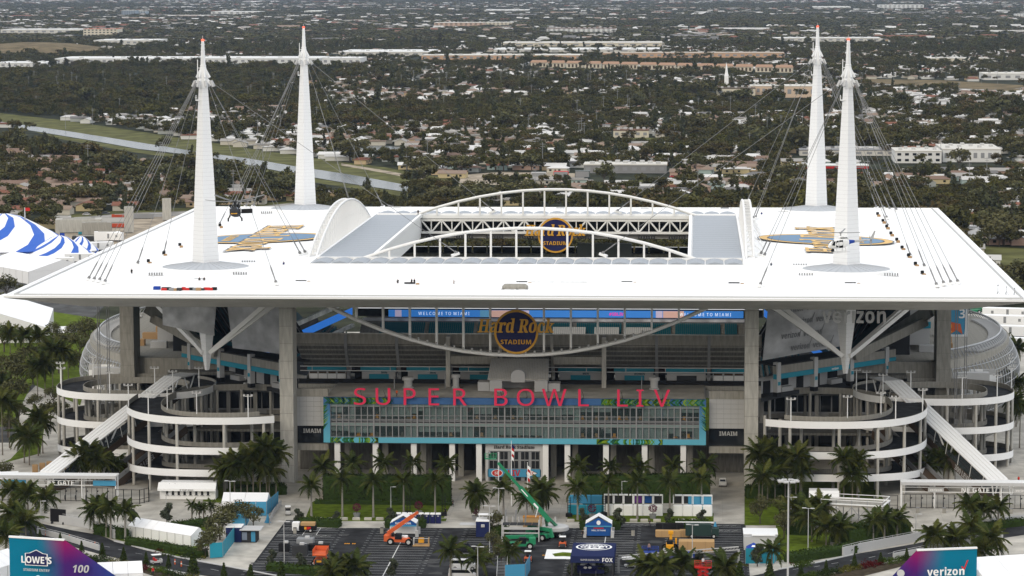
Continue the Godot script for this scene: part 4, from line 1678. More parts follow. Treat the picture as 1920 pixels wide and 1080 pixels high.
func terrain():
	sheet("ground", rect2(-9000, -16500, 9000, 900), -0.15, "ground")
	sheet("pavement", rect2(-210, -345, 185, 130), -0.03, "paving")
	sheet("car_park", v2([-50.5, 15.0, 53.0, 15.0, 53.0, 110, -50.5, 110]), 0.0, "asphalt")
	sheet("road",PackedVector2Array([Vector2(-124.2,11.79),Vector2(-105.3,21.63),Vector2(-96.37,29.69),Vector2(-89.06,35.08),Vector2(-84.31,42.37),Vector2(-76.58,51.15),Vector2(-67.48,59.61),Vector2(-58.7,66.69),Vector2(-50.22,73.06),Vector2(-43.6,78.27),Vector2(-33.77,86.44),Vector2(-31.87,101.4),Vector2(-51.34,85.17),Vector2(-56.54,80),Vector2(-65.33,73.8),Vector2(-73.54,67.42),Vector2(-85.24,56.35),Vector2(-99.24,41.23),Vector2(-120.9,25.02)]),0.0,"asphalt")
	sheet("road",PackedVector2Array([Vector2(52.33,74.62),Vector2(60.4,65.36),Vector2(67.36,58.78),Vector2(72.86,52.73),Vector2(76.82,47.83),Vector2(88.85,37.02),Vector2(98.98,25.34),Vector2(107.4,18.55),Vector2(124.1,6.61),Vector2(122.9,16.51),Vector2(113.7,25.26),Vector2(106.2,31.25),Vector2(97.37,40.25),Vector2(89.34,48.99),Vector2(82.37,56.32),Vector2(71.04,68.19),Vector2(63.11,76.27),Vector2(52.13,86.94)]),0.0,"asphalt")
	sheet("road",PackedVector2Array([Vector2(-182.3,-313.3),Vector2(-157,-207.8),Vector2(-154.5,-179),Vector2(-138.1,-93.99),Vector2(-144.4,-93.7),Vector2(-196.8,-312.7)]),0.0,"asphalt_old")
	for q in [PackedVector2Array([Vector2(-236.9,-446.2),Vector2(-169.5,-377.1),Vector2(-134.7,-163.4),Vector2(-158.6,-207.7),Vector2(-145.3,-122),Vector2(-157,-121.4)]),PackedVector2Array([Vector2(-47.69,-8.63),Vector2(-14.8,-8.77),Vector2(-15.15,10.63),Vector2(-46.42,13.47)]),PackedVector2Array([Vector2(12.85,3.17),Vector2(45.95,1.59),Vector2(45.89,13.69),Vector2(12.84,13.96)]),PackedVector2Array([Vector2(53.35,-21.38),Vector2(70.17,-22.18),Vector2(67.51,15.93),Vector2(52.77,16.64)]),PackedVector2Array([Vector2(59.78,16.31),Vector2(71.83,25.39),Vector2(69.85,49.95),Vector2(58.17,57.51)]),PackedVector2Array([Vector2(-80.49,28.27),Vector2(-65.6,35.21),Vector2(-62.91,44.41),Vector2(-67.82,59.62),Vector2(-78.05,46.37),Vector2(-88.46,36.32),Vector2(-85.36,27.86)]),PackedVector2Array([Vector2(-72.49,22.68),Vector2(-65.91,22.37),Vector2(-63.33,38.24),Vector2(-71.41,32.32)]),PackedVector2Array([Vector2(-133.5,-59.38),Vector2(-127.1,-76.69),Vector2(-137.9,-132.2),Vector2(-132.7,-67.83)]),PackedVector2Array([Vector2(-47.95,12.87),Vector2(-14.37,11.26),Vector2(-14.33,14.6),Vector2(-47.9,16.88)]),PackedVector2Array([Vector2(-76.37,-37.89),Vector2(-58.25,-34.86),Vector2(-57.38,-1.79),Vector2(-73.39,-8.13)]),PackedVector2Array([Vector2(53.69,-43.99),Vector2(85.29,-45.47),Vector2(85.81,-12.14),Vector2(70.11,-20.72),Vector2(53.33,-19.92)])]:
		sheet("lawn", q, 0.01, "grass")
	sheet("planting_bed",PackedVector2Array([Vector2(-93.41,51.97),Vector2(-81.69,64.37),Vector2(-68.84,72.85),Vector2(-51.75,89.46),Vector2(-60.34,89.89),Vector2(-74.37,73.13),Vector2(-83.25,67.9),Vector2(-93.29,57.93)]),0.01,"bed")
	sheet("planting_bed",PackedVector2Array([Vector2(60.88,78.54),Vector2(70.99,69.3),Vector2(83.82,56.25),Vector2(89.82,50.14),Vector2(90.59,54.76),Vector2(78.6,69.48),Vector2(69.39,80.79),Vector2(60.64,86.51)]),0.01,"bed")
	sheet("footpath",PackedVector2Array([Vector2(-43.9,16.02),Vector2(17.42,14.4),Vector2(17.68,21.59),Vector2(-44,24.57)]),0.02,"paving")
	wall_along("white parapet wall of the left entry road on the plaza side",[Vector3(-105.4,0,19.65),Vector3(-97.59,0,23.89),Vector3(-90.08,0,30.03),Vector3(-84.91,0,39.29)],2.0)
	wall_along("white parapet wall of the right entry road on the plaza side",[Vector3(72.92,0,51.56),Vector3(76.88,0,46.64),Vector3(89.02,0,34.56),Vector3(99.2,0,22.79),Vector3(107.7,0,15.95),Vector3(120.5,0,6.79)],1.9)
	wall_along("white low wall between the left entry road and the big blue board",[Vector3(-103.2,0,33.86),Vector3(-95.74,0,41.06),Vector3(-85.61,0,52.79)],1.2)
	wall_along("white low wall between the right entry road and the big blue board",[Vector3(83.41,0,53.96),Vector3(89.43,0,47.81),Vector3(97.48,0,39.04),Vector3(108.6,0,29.89)],1.2)
	for q in [[Vector3(-84.31,0,42.37),Vector3(-67.48,0,59.61),Vector3(-50.22,0,73.06),Vector3(-38.65,0,82.39)],[Vector3(59.05,0,66.55),Vector3(67.36,0,58.78),Vector3(75.26,0,49.68)],[Vector3(-69.04,0,71.74),Vector3(-51.17,0,86.24)]]:
		var b = MB.new()
		for i in q.size() - 1:
			b.bar(q[i] + UP * 0.05, q[i + 1] + UP * 0.05, 0.5, 0.2)
		struct(b, "kerb", mats.light_grey)
	markings()
	var b = MB.new()
	for i in 60:
		b.flat(rect2(-200 + i * 6.2, -330, -199.95 + i * 6.2, 14.9), -0.02)
	for i in 55:
		b.flat(rect2(-200, -325 + i * 6.2, 180, -324.95 + i * 6.2), -0.016)
	struct(b, "paving_joints", mats.concrete_mid)
	var r = RandomNumberGenerator.new()
	r.seed = 19
	for k in 2:
		b = MB.new()
		for i in 60:
			var c = Vector2(r.randf_range(-49, 52), r.randf_range(17, 90))
			var poly = PackedVector2Array()
			for j in 9:
				var a = TAU * j / 9
				poly.push_back(c + Vector2(cos(a) * r.randf_range(0.4,2.2),sin(a) * r.randf_range(0.3,1.4)) * (1.0 if k else 1.5))
			b.flat(poly, 0.005 + 0.003 * k)
		struct(b, "asphalt_stains", mats.stain_dark if k else mats.asphalt_patch)


func wall_along(label: String, p: Array, h: float):
	var t = thing("parapet_wall", label, "wall")
	for i in p.size() - 1:
		var b = MB.new()
		b.bar(p[i] + UP * h * 0.5, p[i + 1] + UP * h * 0.5, 0.35, h)
		put(b, "wall_length", mats.light_grey, t)
		b = MB.new()
		b.bar(p[i] + UP * (h + 0.35), p[i + 1] + UP * (h + 0.35), 0.08, 0.08)
		var n = int(p[i].distance_to(p[i + 1]) / 3.0)
		for k in n:
			var c: Vector3 = p[i].lerp(p[i + 1], float(k) / n)
			b.tube(c + UP * h, c + UP * (h + 0.35), 0.04, 0.04, 4)
		put(b, "rail", mats.light_grey, t)


func markings():
	var b = MB.new()
	var y = 0.014
	for q in [[-50.0,-37.0,19.0,84.0,0.0],[-28.5,-15.5,19.5,110.0,1.0],[-8.0,0.5,19.5,60.0,0.0],[16.0,28.5,19.5,110.0,1.0],[36.5,52.0,19.5,110.0,0.0]]:
		var z: float = q[2]
		while z < q[3]:
			b.flat(rect2(q[0], z - 0.05, q[1], z + 0.05), y)
			b.flat(rect2(q[1] + 0.6, z - 0.06, q[1] + 1.3, z + 0.06), y)
			b.flat(rect2(q[0] - 1.3, z - 0.06, q[0] - 0.6, z + 0.06), y)
			z += 2.75
		if q[4] > 0.0:
			var cx: float = (q[0] + q[1]) * 0.5
			b.flat(rect2(cx - 0.1, 32.0, cx + 0.1, q[3]), y + 0.004)
	for q in [[-50.0,22.0,16.4,17.6,0],[-50.0,-38.0,24.5,26.0,0],[-50.0,-38.0,33.0,34.5,0],[16.0,52.0,16.6,17.8,0],[37.0,52.0,22.5,24.0,0]]:
		if q[0] < 0 and q[1] > 0:
			q[1] = -13.0
		b.flat(rect2(q[0], q[2], q[1], q[2] + 0.1), y + 0.004)
		b.flat(rect2(q[0], q[3], q[1], q[3] + 0.1), y + 0.004)
		var x: float = q[0]
		while x < q[1] - 1.6:
			b.flat(v2([x, q[3], x + 0.14, q[3], x + 1.54, q[2], x + 1.4, q[2]]), y)
			x += 1.6
	for x in [-44.5, -41.5]:
		b.flat(rect2(x, 18.0, x + 0.14, 33.0), y + 0.004)
	for k in 8:
		b.flat(rect2(-44.5, 18.6 + k * 1.8, -41.5, 18.8 + k * 1.8), y)
	for q in [[Vector3(-101.5,0,33.78),Vector3(-99.89,0,34.98),Vector3(-98.92,0,36.19),Vector3(-97.36,0,37.38),Vector3(-94.72,0,39.76),Vector3(-93.06,0,40.93),Vector3(-90.45,0,43.9),Vector3(-88.69,0,45.05),Vector3(-85.54,0,47.95),Vector3(-84.04,0,49.1),Vector3(-81.73,0,51.4),Vector3(-80.01,0,52.52),Vector3(-77.28,0,55.37),Vector3(-75.58,0,56.47),Vector3(-72.12,0,61),Vector3(-70.22,0,62.07),Vector3(-65.4,0,67.02),Vector3(-63.43,0,68.63),Vector3(-58.43,0,71.78),Vector3(-56.51,0,73.37)],[Vector3(62.02,0,66.41),Vector3(63.15,0,65.23),Vector3(66.41,0,63.38),Vector3(67.67,0,62.18),Vector3(70.2,0,59.79),Vector3(71.7,0,58.57),Vector3(74.26,0,56.14),Vector3(75.66,0,54.92),Vector3(78.33,0,53.04),Vector3(79.78,0,51.22),Vector3(82.66,0,48.14),Vector3(84.24,0,46.28),Vector3(87.08,0,44.36),Vector3(88.53,0,43.09),Vector3(91.14,0,39.95),Vector3(93,0,38.04),Vector3(111,0,29.15),Vector3(112.8,0,28.44)]]:
		for i in range(0, q.size(), 2):
			var a: Vector3 = q[i]
			var c: Vector3 = q[i + 1]
			var sd = (c - a).cross(UP).normalized() * 0.09
			b.quad(a + sd + UP * y, a - sd + UP * y, c - sd + UP * y, c + sd + UP * y)
			b.quad(a - sd + UP * y, a + sd + UP * y, c + sd + UP * y, c - sd + UP * y)
	struct(b, "road_markings", mats.line)
	b = MB.new()
	for q in [[-35.0,17.0],[-34.0,42.0],[-12.0,17.5],[-11.5,42.0],[5.0,18.0],[33.0,17.8],[9.5,53.0]]:
		for i in 6:
			if i != 3:
				b.flat(rect2(q[0] + i * 0.42, q[1], q[0] + i * 0.42 + 0.3, q[1] + 1.1), y)
	struct(b, "pavement_numbers", mats.amber_line)


# ---------------------------------------------------------------- plants

func frond_mesh(seed_: int, len_: float, droop: float, col: Color, dense: int) -> ArrayMesh:
	var r = RandomNumberGenerator.new()
	r.seed = seed_
	var b = MB.new()
	b.col = col
	var p = PackedVector3Array()
	for i in 9:
		var f = i / 8.0
		p.push_back(Vector3(len_ * (f - 0.12 * droop * f * f),len_ * (0.30 * f - (0.30 + 0.42 * droop) * f * f),0))
	b.col = Color(col.r * 1.5, col.g * 1.3, col.b)
	for i in 8:
		var w = 0.05 * (1.0 - i / 9.0)
		b.quad(p[i] + Vector3(0,0,w),p[i + 1] + Vector3(0,0,w),p[i + 1] - Vector3(0,0,w),p[i] - Vector3(0,0,w))
	for i in dense:
		var f = 0.12 + 0.88 * i / float(dense)
		var k = minf(f * 8.0, 7.99)
		var c = p[int(k)].lerp(p[int(k) + 1], k - int(k))
		var ll = len_ * 0.30 * sin(PI * clampf(f * 0.86 + 0.16, 0, 1)) * r.randf_range(0.8, 1.15) + 0.1
		for s in [-1, 1]:
			var tip = c + Vector3(ll * 0.45, -ll * r.randf_range(0.35, 0.75), s * ll * 0.75)
			var g = r.randf_range(0.72, 1.25)
			b.col = Color(col.r * g, col.g * g, col.b * g)
			var w = Vector3(0.15 * len_ / 3.5, 0, 0)
			b.tri(c - w, c + w, tip)
	return b.mesh()


var palm_parts := {}

func palm_kit():
	var leafm = vmat("leaf", 0.7)
	leafm.backlight_enabled = true
	leafm.backlight = Color(0.10, 0.12, 0.03)
	palm_parts.fronds = []
	var tones = [Color(0.042, 0.056, 0.016), Color(0.055, 0.066, 0.018), Color(0.075, 0.082, 0.022)]
	for k in 3:
		for i in 4:
			palm_parts.fronds.push_back(frond_mesh(40 + k * 10 + i,3.4,[0.35,0.75,1.15,1.5][i],tones[k],22))
	palm_parts.trunks = []
	for i in 3:
		var b = MB.new()
		var n = 7
		var prev = Vector3.ZERO
		var bend = [0.0, 0.025, 0.05][i]
		for k in n:
			var f = float(k + 1) / n
			var q = Vector3(bend * f * f, f, 0)
			var r0 = lerpf(0.034, 0.020, float(k) / n)
			b.tube(prev, q, r0 * (1.25 if k == 0 else 1.0), lerpf(0.034, 0.020, f), 7, false)
			prev = q
		palm_parts.trunks.push_back(b.mesh())
	var b = MB.new()
	b.lathe([[0.16, 0.0], [0.2, 0.3], [0.13, 1.3], [0.05, 1.9]], 7)
	palm_parts.shaft = b.mesh()


func palm(p: Array, label: String, group: String, r: RandomNumberGenerator):
	var kind = int(p[3])
	var names_ = ["royal_palm", "coconut_palm", "date_palm", "cabbage_palm"]
	var t = thing(names_[kind], label, "palm tree", Vector3(p[0], 0, p[1]), r.randf() * TAU, group)
	var h: float = p[2]
	var tr = put(palm_parts.trunks[0 if kind != 1 else r.randi() % 3],"trunk",mats.palm_bark if kind != 0 else mats.trunk,t)
	var thick = [7.6, 5.0, 10.0, 5.5][kind]
	tr.transform = Transform3D(Basis.from_scale(Vector3(h if kind == 1 else thick,h,thick)),Vector3.ZERO)
	if kind == 1:
		tr.transform.basis = Basis.from_scale(Vector3(thick, h, thick))
	var top = Vector3(0, h - 0.2, 0)
	if kind == 1:
		top.x = palm_parts.trunks.find(tr.mesh) * 0.025 * thick
	if kind == 0:
		put(palm_parts.shaft,"crown_shaft",mats.palm_shaft,t,Transform3D(Basis.IDENTITY,top - UP * 0.9))
	var n = [18, 24, 36, 16][kind]
	var sc = [1.16, 1.4, 1.35, 0.6][kind] * r.randf_range(0.9, 1.1)
	for i in n:
		var f = float(i) / n
		var tone = 0 if r.randf() < 0.5 else (1 if r.randf() < 0.8 else 2)
		if kind == 1 and r.randf() < 0.3:
			tone = 2
		var lift = lerpf(1.15, -0.45 if kind != 2 else -0.8, pow(f, 0.8)) + r.randf_range(-0.12, 0.12)
		var which = clampi(int(f * 4.0), 0, 3)
		var o = put(palm_parts.fronds[tone * 4 + which], "frond", mats.leaf, t)
		var yaw = i * 2.399 + r.randf_range(-0.25, 0.25)
		o.transform = Transform3D(Basis(UP,yaw) * Basis(Vector3(0,0,1),lift) * Basis.from_scale(Vector3.ONE * sc * r.randf_range(0.85,1.1)),top)


func leaf_ball(b: MB,c: Vector3,rad: Vector3,n: int,size: float,col: Color,r: RandomNumberGenerator,shell := 0.55):
	for i in n:
		var d = Vector3(r.randfn(), r.randfn(), r.randfn()).normalized()
		var p = c + d * rad * lerpf(shell, 1.0, r.randf())
		var u = Vector3(r.randfn(),r.randfn() * 0.6,r.randfn()).normalized() * size * r.randf_range(0.6,1.2)
		var w = (u.cross(d + Vector3(r.randfn(),r.randfn(),r.randfn()) * 0.5)).normalized() * size * 0.55
		var g = r.randf_range(0.65, 1.35)
		b.col = Color(col.r * g, col.g * g, col.b * g)
		b.quad(p - u, p + w, p + u, p - w)


func tree_kit(seed_: int, kind: int, leaves: int, size: float) -> Array:
	var r = RandomNumberGenerator.new()
	r.seed = seed_
	var cols = [Color(0.082,0.082,0.038),Color(0.062,0.066,0.034),Color(0.094,0.088,0.040),Color(0.060,0.068,0.045),Color(0.036,0.052,0.014)]
	var b = MB.new()
	var tr = MB.new()
	b.col = cols[kind]
	var lobes = []
	if kind == 0:
		for i in 7:
			var a = TAU * i / 7 + r.randf()
			lobes.push_back([Vector3(cos(a) * 0.27,r.randf_range(0.45,0.72),sin(a) * 0.27),Vector3(0.22,0.18,0.22) * r.randf_range(0.8,1.2)])
		lobes.push_back([Vector3(0, 0.78, 0), Vector3(0.25, 0.2, 0.25)])
	elif kind == 1:
		for i in 9:
			var y = 0.25 + 0.075 * i
			lobes.push_back([Vector3(r.randf_range(-0.1,0.1),y,r.randf_range(-0.1,0.1)),Vector3(0.20 - 0.013 * i,0.12,0.20 - 0.013 * i)])
	elif kind == 2:
		for i in 10:
			var a = TAU * i / 10 + r.randf()
			var q = r.randf_range(0.25, 0.55)
			lobes.push_back([Vector3(cos(a) * q,r.randf_range(0.5,0.78),sin(a) * q),Vector3(0.27,0.17,0.27) * r.randf_range(0.75,1.2)])
		lobes.push_back([Vector3(0, 0.8, 0), Vector3(0.33, 0.18, 0.33)])
	elif kind == 3:
		for i in 8:
			var a = TAU * i / 8 + r.randf()
			lobes.push_back([Vector3(cos(a) * 0.10,0.3 + 0.08 * i,sin(a) * 0.10),Vector3(0.21,0.13,0.21) * (1.1 - 0.06 * i)])
	else:
		for i in 8:
			var y = 0.1 + 0.11 * i
			lobes.push_back([Vector3(0, y, 0), Vector3(0.26 * (1.02 - y), 0.1, 0.26 * (1.02 - y))])
	for l in lobes:
		leaf_ball(b,l[0],l[1],int(leaves / lobes.size()),size,cols[kind],r,0.35 if kind != 4 else 0.7)
		if kind < 4:
			tr.tube(Vector3(0, 0.22, 0), l[0], 0.014, 0.006, 5, false)
	tr.tube(Vector3.ZERO, Vector3(0, 0.3, 0), 0.026, 0.018, 6, false)
	if kind == 1 or kind >= 3:
		tr.tube(Vector3(0, 0.3, 0), Vector3(0, 0.85, 0), 0.018, 0.006, 6, false)
	return [b.mesh(), tr.mesh()]


func plant_tree(called: String,kit: Array,where: Vector3,h: float,wide: float,turn: float,label: String,cat: String,group: String) -> Node3D:
	var t = thing(called, label, cat, where, turn, group)
	var bs = Basis.from_scale(Vector3(h * wide, h, h * wide))
	put(kit[0], "crown", mats.leaf, t, Transform3D(bs, Vector3.ZERO))
	put(kit[1], "trunk", mats.bark, t, Transform3D(bs, Vector3.ZERO))
	return t


func hedge(label: String,a: Vector3,c: Vector3,w: float,h: float,r: RandomNumberGenerator,col := Color(0.034,0.052,0.013)):
	var t = thing("hedge", label, "hedge", a)
	var d = c - a
	var L = d.length()
	var q = Transform3D(Basis(d.normalized(), UP, d.normalized().cross(UP)), Vector3.ZERO)
	var b = MB.new()
	b.bevel_box(Vector3(L * 0.5, h * 0.5, 0), Vector3(L, h, w), minf(0.25, w * 0.2), q)
	put(b, "twigs", mats.hedge, t)
	b = MB.new()
	b.col = col
	var n = int((L * w + 2 * L * h + 2 * w * h) * 5.0)
	n = mini(n, 5000)
	for i in n:
		var p = Vector3(r.randf() * L, r.randf() * h, (r.randf() - 0.5) * w)
		var k = r.randf() * (L * w + 2 * L * h + w * h)
		if k < L * w:
			p.y = h
		elif k < L * w + 2 * L * h:
			p.z = w * 0.5 * (1 if r.randf() < 0.7 else -1)
		else:
			p.x = 0.0 if r.randf() < 0.5 else L
		var u = Vector3(r.randfn(), r.randfn(), r.randfn()).normalized() * 0.26
		var v = u.cross(Vector3(r.randfn(), r.randfn(), r.randfn())).normalized() * 0.15
		var g = r.randf_range(0.6, 1.5)
		b.col = Color(col.r * g, col.g * g, col.b * g)
		p = q * (p + Vector3(r.randfn() * 0.12, 0.05 + absf(r.randfn()) * 0.12, r.randfn() * 0.12))
		b.quad(p - u, p + v, p + u, p - v)
	put(b, "leaves", mats.leaf, t)


func plants():
	var r = RandomNumberGenerator.new()
	r.seed = 77
	mat("palm_bark", Color(0.17, 0.15, 0.125), 0.9)
	mat("palm_shaft", Color(0.10, 0.135, 0.03), 0.6)
	palm_kit()
	var rows = [
		["white trunked royal palm in the row on the lawn left of the entrance","royal palms left of the entrance",[[-45.4,10.05,7.28,0],[-45.8,-14.49,7.67,0],[-38.36,9.71,8.86,0],[-38.88,-14.82,8.17,0],[-31.18,10.72,8.48,0],[-32.33,-20.99,7.6,0],[-24.75,5.66,7.68,0],[-24.89,-17.67,8.19,0],[-17.44,6.67,7.91,0],[-16.53,-14.43,8.4,0]]],
		["white trunked royal palm by the white and aqua set right of the entrance","royal palms right of the entrance",[[15.27,11.84,7.58,0],[13.99,-23.19,6.71,0],[22.1,6.81,7.88,0],[21.7,-23.55,6.46,0],[28.71,9.86,8.56,0],[28.58,-27.58,5.85,0],[36.03,7.49,8.22,0],[36.47,-26.47,6.6,0],[43.15,3.77,8.51,0],[43.92,-18.75,8.16,0]]],
		["bushy date palm with thick drooping crown before the entrance doors","date palms before the entrance",[[-7.58,12.94,6.38,2],[6.85,7.54,5.82,2]]],
		["royal palm standing between the date palms before the entrance","royal palms before the entrance",[[-1.44,12.65,7.59,0],[4.11,17.02,5.98,0]]],
		["coconut palm in the clump beside the right concrete pylon and ramp","coconut palms by the right pylon",[[56.6,-14.31,11.21,1],[57.19,-7.26,7.15,1],[58.62,-15.84,11.48,1],[60.29,-13.06,7.71,1],[62.73,-16.03,9.98,1],[65.17,-14.72,10.71,1],[66.29,-14.77,7.47,1],[76.21,-12.39,10.66,1],[78.19,-12.49,6.7,1],[79.38,-13.97,9.94,1]]],
		["coconut palm on the green between the scaffold platform and the tall lamp","coconut palms on the right green",[[63.53,18.08,3.92,1],[64.81,18.67,3.44,1],[66.27,17.3,4.4,1],[67.01,35.63,5.9,1],[69.88,15.82,4.17,1],[69.97,39.16,4.25,1],[72.83,39.02,3.91,1]]],
		["royal palm in the row of three in front of the scaffold platform","royal palms by the scaffold platform",[[80.16,36.83,5.42,0],[82.61,36.1,5.54,0],[85.53,33.49,5.09,0]]],
		["royal palm on the plaza in front of the right gate","royal palms by the right gate",[[102.1,19.45,5.67,0],[104.8,15.44,4.39,0],[105.8,16.69,4.62,0],[108.7,19.14,5.31,0]]],
		["coconut palm with upright fronds behind the big board at lower right","coconut palms at lower right",[[92.34,46.48,3.74,1],[101.1,39.47,4.24,1],[103.3,59.86,5.77,1],[101.2,61.1,3.54,1],[97.28,42.66,2.5,1]]],
		["royal palm in the group of five at the end of the long white tent","royal palms by the long white tent",[[-91.12,31.36,4.96,0],[-89.44,33.2,6.48,0],[-87.16,36.89,5.97,0],[-85.73,39.33,7.23,0],[-82.22,41.03,6.74,0]]],
		["palm on the plaza in front of the left gate","palms by the left gate",[[-116.9,-0.364194,3.72,1],[-111.2,7.73,4.29,1],[-105,18.29,5.55,1]]],
		["coconut palm with upright fronds behind the big board at lower left","coconut palms at lower left",[[-105.2,55.54,3.99,1],[-104.6,38.99,3.86,1],[-110.9,24.53,2.75,1]]],
		["coconut palm in the clump beside the left concrete pylon and ramp","coconut palms by the left pylon",[[-69.31,-14.1,6.55,1],[-65.05,-12.85,7.54,1],[-63.44,-12.2,9.16,1],[-62.06,-12.27,10.17,1],[-58.39,-13.17,6.78,1],[-59.02,-13.14,12.06,1],[-56.76,-13.25,10.8,1],[-60.32,-11.63,8.78,1],[-66.45,-12.06,8.41,1]]],
		["small cabbage palm at the corner of the plaza by the ticket booth","cabbage palms by the ticket booth",[[-71.47,18.01,3.97,3],[-69.79,17.93,3.37,3],[-68.82,17.89,3.13,3],[-67.57,15.16,3.38,3]]],
		["palm along the boulevard left of the spiral ramps","palms along the left boulevard",[[-136.2,-73.67,14.41,1],[-137,-85.04,11.42,1],[-158.2,-167.8,5.4,1],[-173.6,-244.3,10.91,1],[-168.8,-241.9,10.71,1],[-162.9,-238.3,11.17,1],[-150.5,-179.2,8.9,1],[-148.3,-179.3,10.46,1],[-148.5,-190.6,13.12,1],[-145.5,-190.7,12.65,1],[-127.7,-61.32,7.56,1],[-125.7,-58.08,7.25,1],[-126.6,-72.39,9.86,1],[-126.4,-76.73,7.98,1],[-147.6,-208.2,8.38,1]]],
		["palm at the right edge beyond the outer spiral ramp","palms at the right edge",[[122.9,-88.21,13.97,1],[125.7,-97.09,10.39,1],[128.7,-134.3,12.33,1],[137.4,-257.5,8.34,1],[138.2,-220.5,11.22,1]]],
		["royal palm among the stalls at the front of the car park","royal palms in the car park",[[-7.76,80.86,6.29,0],[-2.19,82.74,5.08,0],[4.02,74.82,5.25,0],[57.38,76.55,6.29,0]]],
		["low palm at the bottom edge of the car park","low palms at the bottom edge",[[-29.72,84.1,2.92,1],[-26.9,85.03,3.45,1],[32.28,78.87,3.03,1],[35.02,81.96,3.66,1],[39.31,78.53,3.25,1],[47.93,80.25,3.24,1],[-31.49,87.39,3.01,1]]]]
	for q in rows:
		for p in q[2]:
			palm(p, q[0], q[1], r)
	var young = []
	for i in 4:
		young.push_back(tree_kit(200 + i, 3, 900, 0.065))
	var bushy = []
	for i in 3:
		bushy.push_back(tree_kit(220 + i, 0, 900, 0.045))
	var cone = []
	for i in 2:
		cone.push_back(tree_kit(240 + i, 4, 800, 0.05))
	var sets = [
		["young_tree","young airy grey-green tree along the footpath before the lawns","young trees along the footpath",[[-46.81,21.45,3.94,0],[-38.45,21.04,3.34,0],[-26.03,21.75,4.41,0],[-19.13,20.11,2.5,0],[17.02,19.67,4.16,0],[24.79,21.25,4.51,0],[36.01,18.11,4.05,0],[43.26,17.76,3.69,0]],0,1.0],
		["young_tree","young airy tree standing alone on the left plaza","young trees on the left plaza",[[-76.54,21.56,4.91,0],[-83.84,23.23,3.94,0]],0,1.0],
		["dark_tree","dark bushy tree between the navy kiosk and the long white tent","dark trees by the navy kiosk",[[-59.94,22.08,5.97,0],[-56.47,25.17,5.35,0],[-60.87,53.38,6.03,0],[-61.73,39.41,7.21,0],[-62.06,25.44,5.94,0],[-61.61,59.32,5.08,0]],1,1.0],
		["dark_tree","dark bushy tree on the green beside the right access lane","dark trees on the right green",[[56.26,14.51,6.81,0],[60.92,4.95,4.84,0],[61.12,32.2,6.39,0]],1,0.9],
		["median_tree","tree in the planted strip in the middle of the car park","trees in the car park strip",[[-1.9,30.86,5.63,0],[-0.948194,53.41,5.66,0],[-1.33,75.08,6.12,0],[1.51,64.87,5.56,0]],1,0.8],
		["car_park_tree","young tree in the front bays of the car park","trees in the front bays",[[-45.96,69.47,3.99,0],[-39.27,73.63,3.96,0],[-25.92,76.3,3.94,0],[-19.57,80.36,4.45,0],[17.46,79.61,5.2,0],[22.87,79.34,4.98,0],[42,74.04,5.45,0],[54.71,63.39,4.88,0]],0,1.05],
		["clipped_conifer","small clipped conifer in the planting along the left entry road","conifers along the left road",[[-100.7,42.55,2.5,0],[-95.51,45.99,2.5,0],[-88.77,55.93,2.62,0],[-83.4,60.39,3.05,0],[-77.99,64.77,3.03,0],[-72.55,68.51,2.89,0],[-67.47,70.53,2.66,0],[-61.05,78.03,5.04,0],[-53.67,84.21,3.79,0],[-47.77,87.14,4.09,0],[-41.63,86.83,4.74,0]],2,1.2],
		["clipped_conifer","small clipped conifer in the planting along the right entry road","conifers along the right road",[[50.8,83.31,4.94,0],[56.82,81.95,5.16,0],[63.44,72.98,2.5,0],[68.67,69.97,2.74,0],[74.71,64.66,3.09,0],[80.38,59.86,2.5,0],[86.13,54.98,2.5,0]],2,1.2]]
	for q in sets:
		var kits: Array = [young, bushy, cone][q[4]]
		for p in q[3]:
			plant_tree(q[0],kits[r.randi() % kits.size()],Vector3(p[0],0,p[1]),p[2] * 1.05,q[5] * r.randf_range(0.85,1.1),r.randf() * TAU,q[1],"tree",q[2])
	for p in [[-161,-190,11.07,0],[-158.4,-195.9,9.87,0],[-158.3,-207.7,9.35,0],[-173.2,-231.6,6.62,0],[-155.9,-213.8,8.93,0],[-153.1,-162.6,9.19,0],[-155.7,-232.3,9.93,0],[-155.1,-245.1,6.71,0],[-149.1,-232.6,7.45,0],[-134.3,-122.4,8.02,0],[-175.1,-313.6,7.21,0],[-167.8,-313.9,7.21,0],[-159.4,-299.6,9.76,0],[-153.2,-299.8,9.23,0],[-151.9,-314.6,7.2,0],[-222.1,-446.7,10.22,0],[-218.6,-456.5,5.15,0],[-207.9,-375.6,10.53,0],[-141.6,-103,7.12,0],[-167.7,-231.8,8.28,0],[-167.2,-244.6,8.39,0],[-166.7,-257.7,6.81,0],[-165.6,-268.5,8.09,0],[-163.5,-278.2,8.69,0],[-185,-284.3,10.51,0],[-184.4,-298.5,7.99,0],[-181.5,-305.9,6.26,0],[-157.8,-274.3,8.31,0],[-146.6,-232.7,7.45,0],[-198.7,-359.4,7.54,0],[-196.4,-376,4.79,0],[-142.4,-163.1,6.13,0],[-133.9,-132.3,6.64,0],[-145.4,-152.3,5.29,0],[-167.3,-329,7.31,0],[-158.8,-314.3,7.57,0],[-126.3,-31.66,5.84,0],[-145.3,-131.8,5.91,0]]:
		plant_tree("shade_tree",bushy[r.randi() % 3],Vector3(p[0],0,p[1]),p[2],1.05,r.randf() * TAU,"dark shade tree along the boulevard left of the stadium","tree","shade trees along the left boulevard")
	for p in [[-105.1,-30.35,8.14,1],[-104.2,-30.4,6.46,1],[-106.7,-28.75,6.45,1],[-102.6,-28.94,6.19,1],[-99.08,-32.94,4.79,1],[104.4,-42.51,6.84,1],[102.6,-40.13,6.17,1],[99.86,-42.29,6.07,1],[97.5,-39.89,4.63,1]]:
		palm(p, "clump palm growing under the covered escalator", "clump palms under the escalators", r)
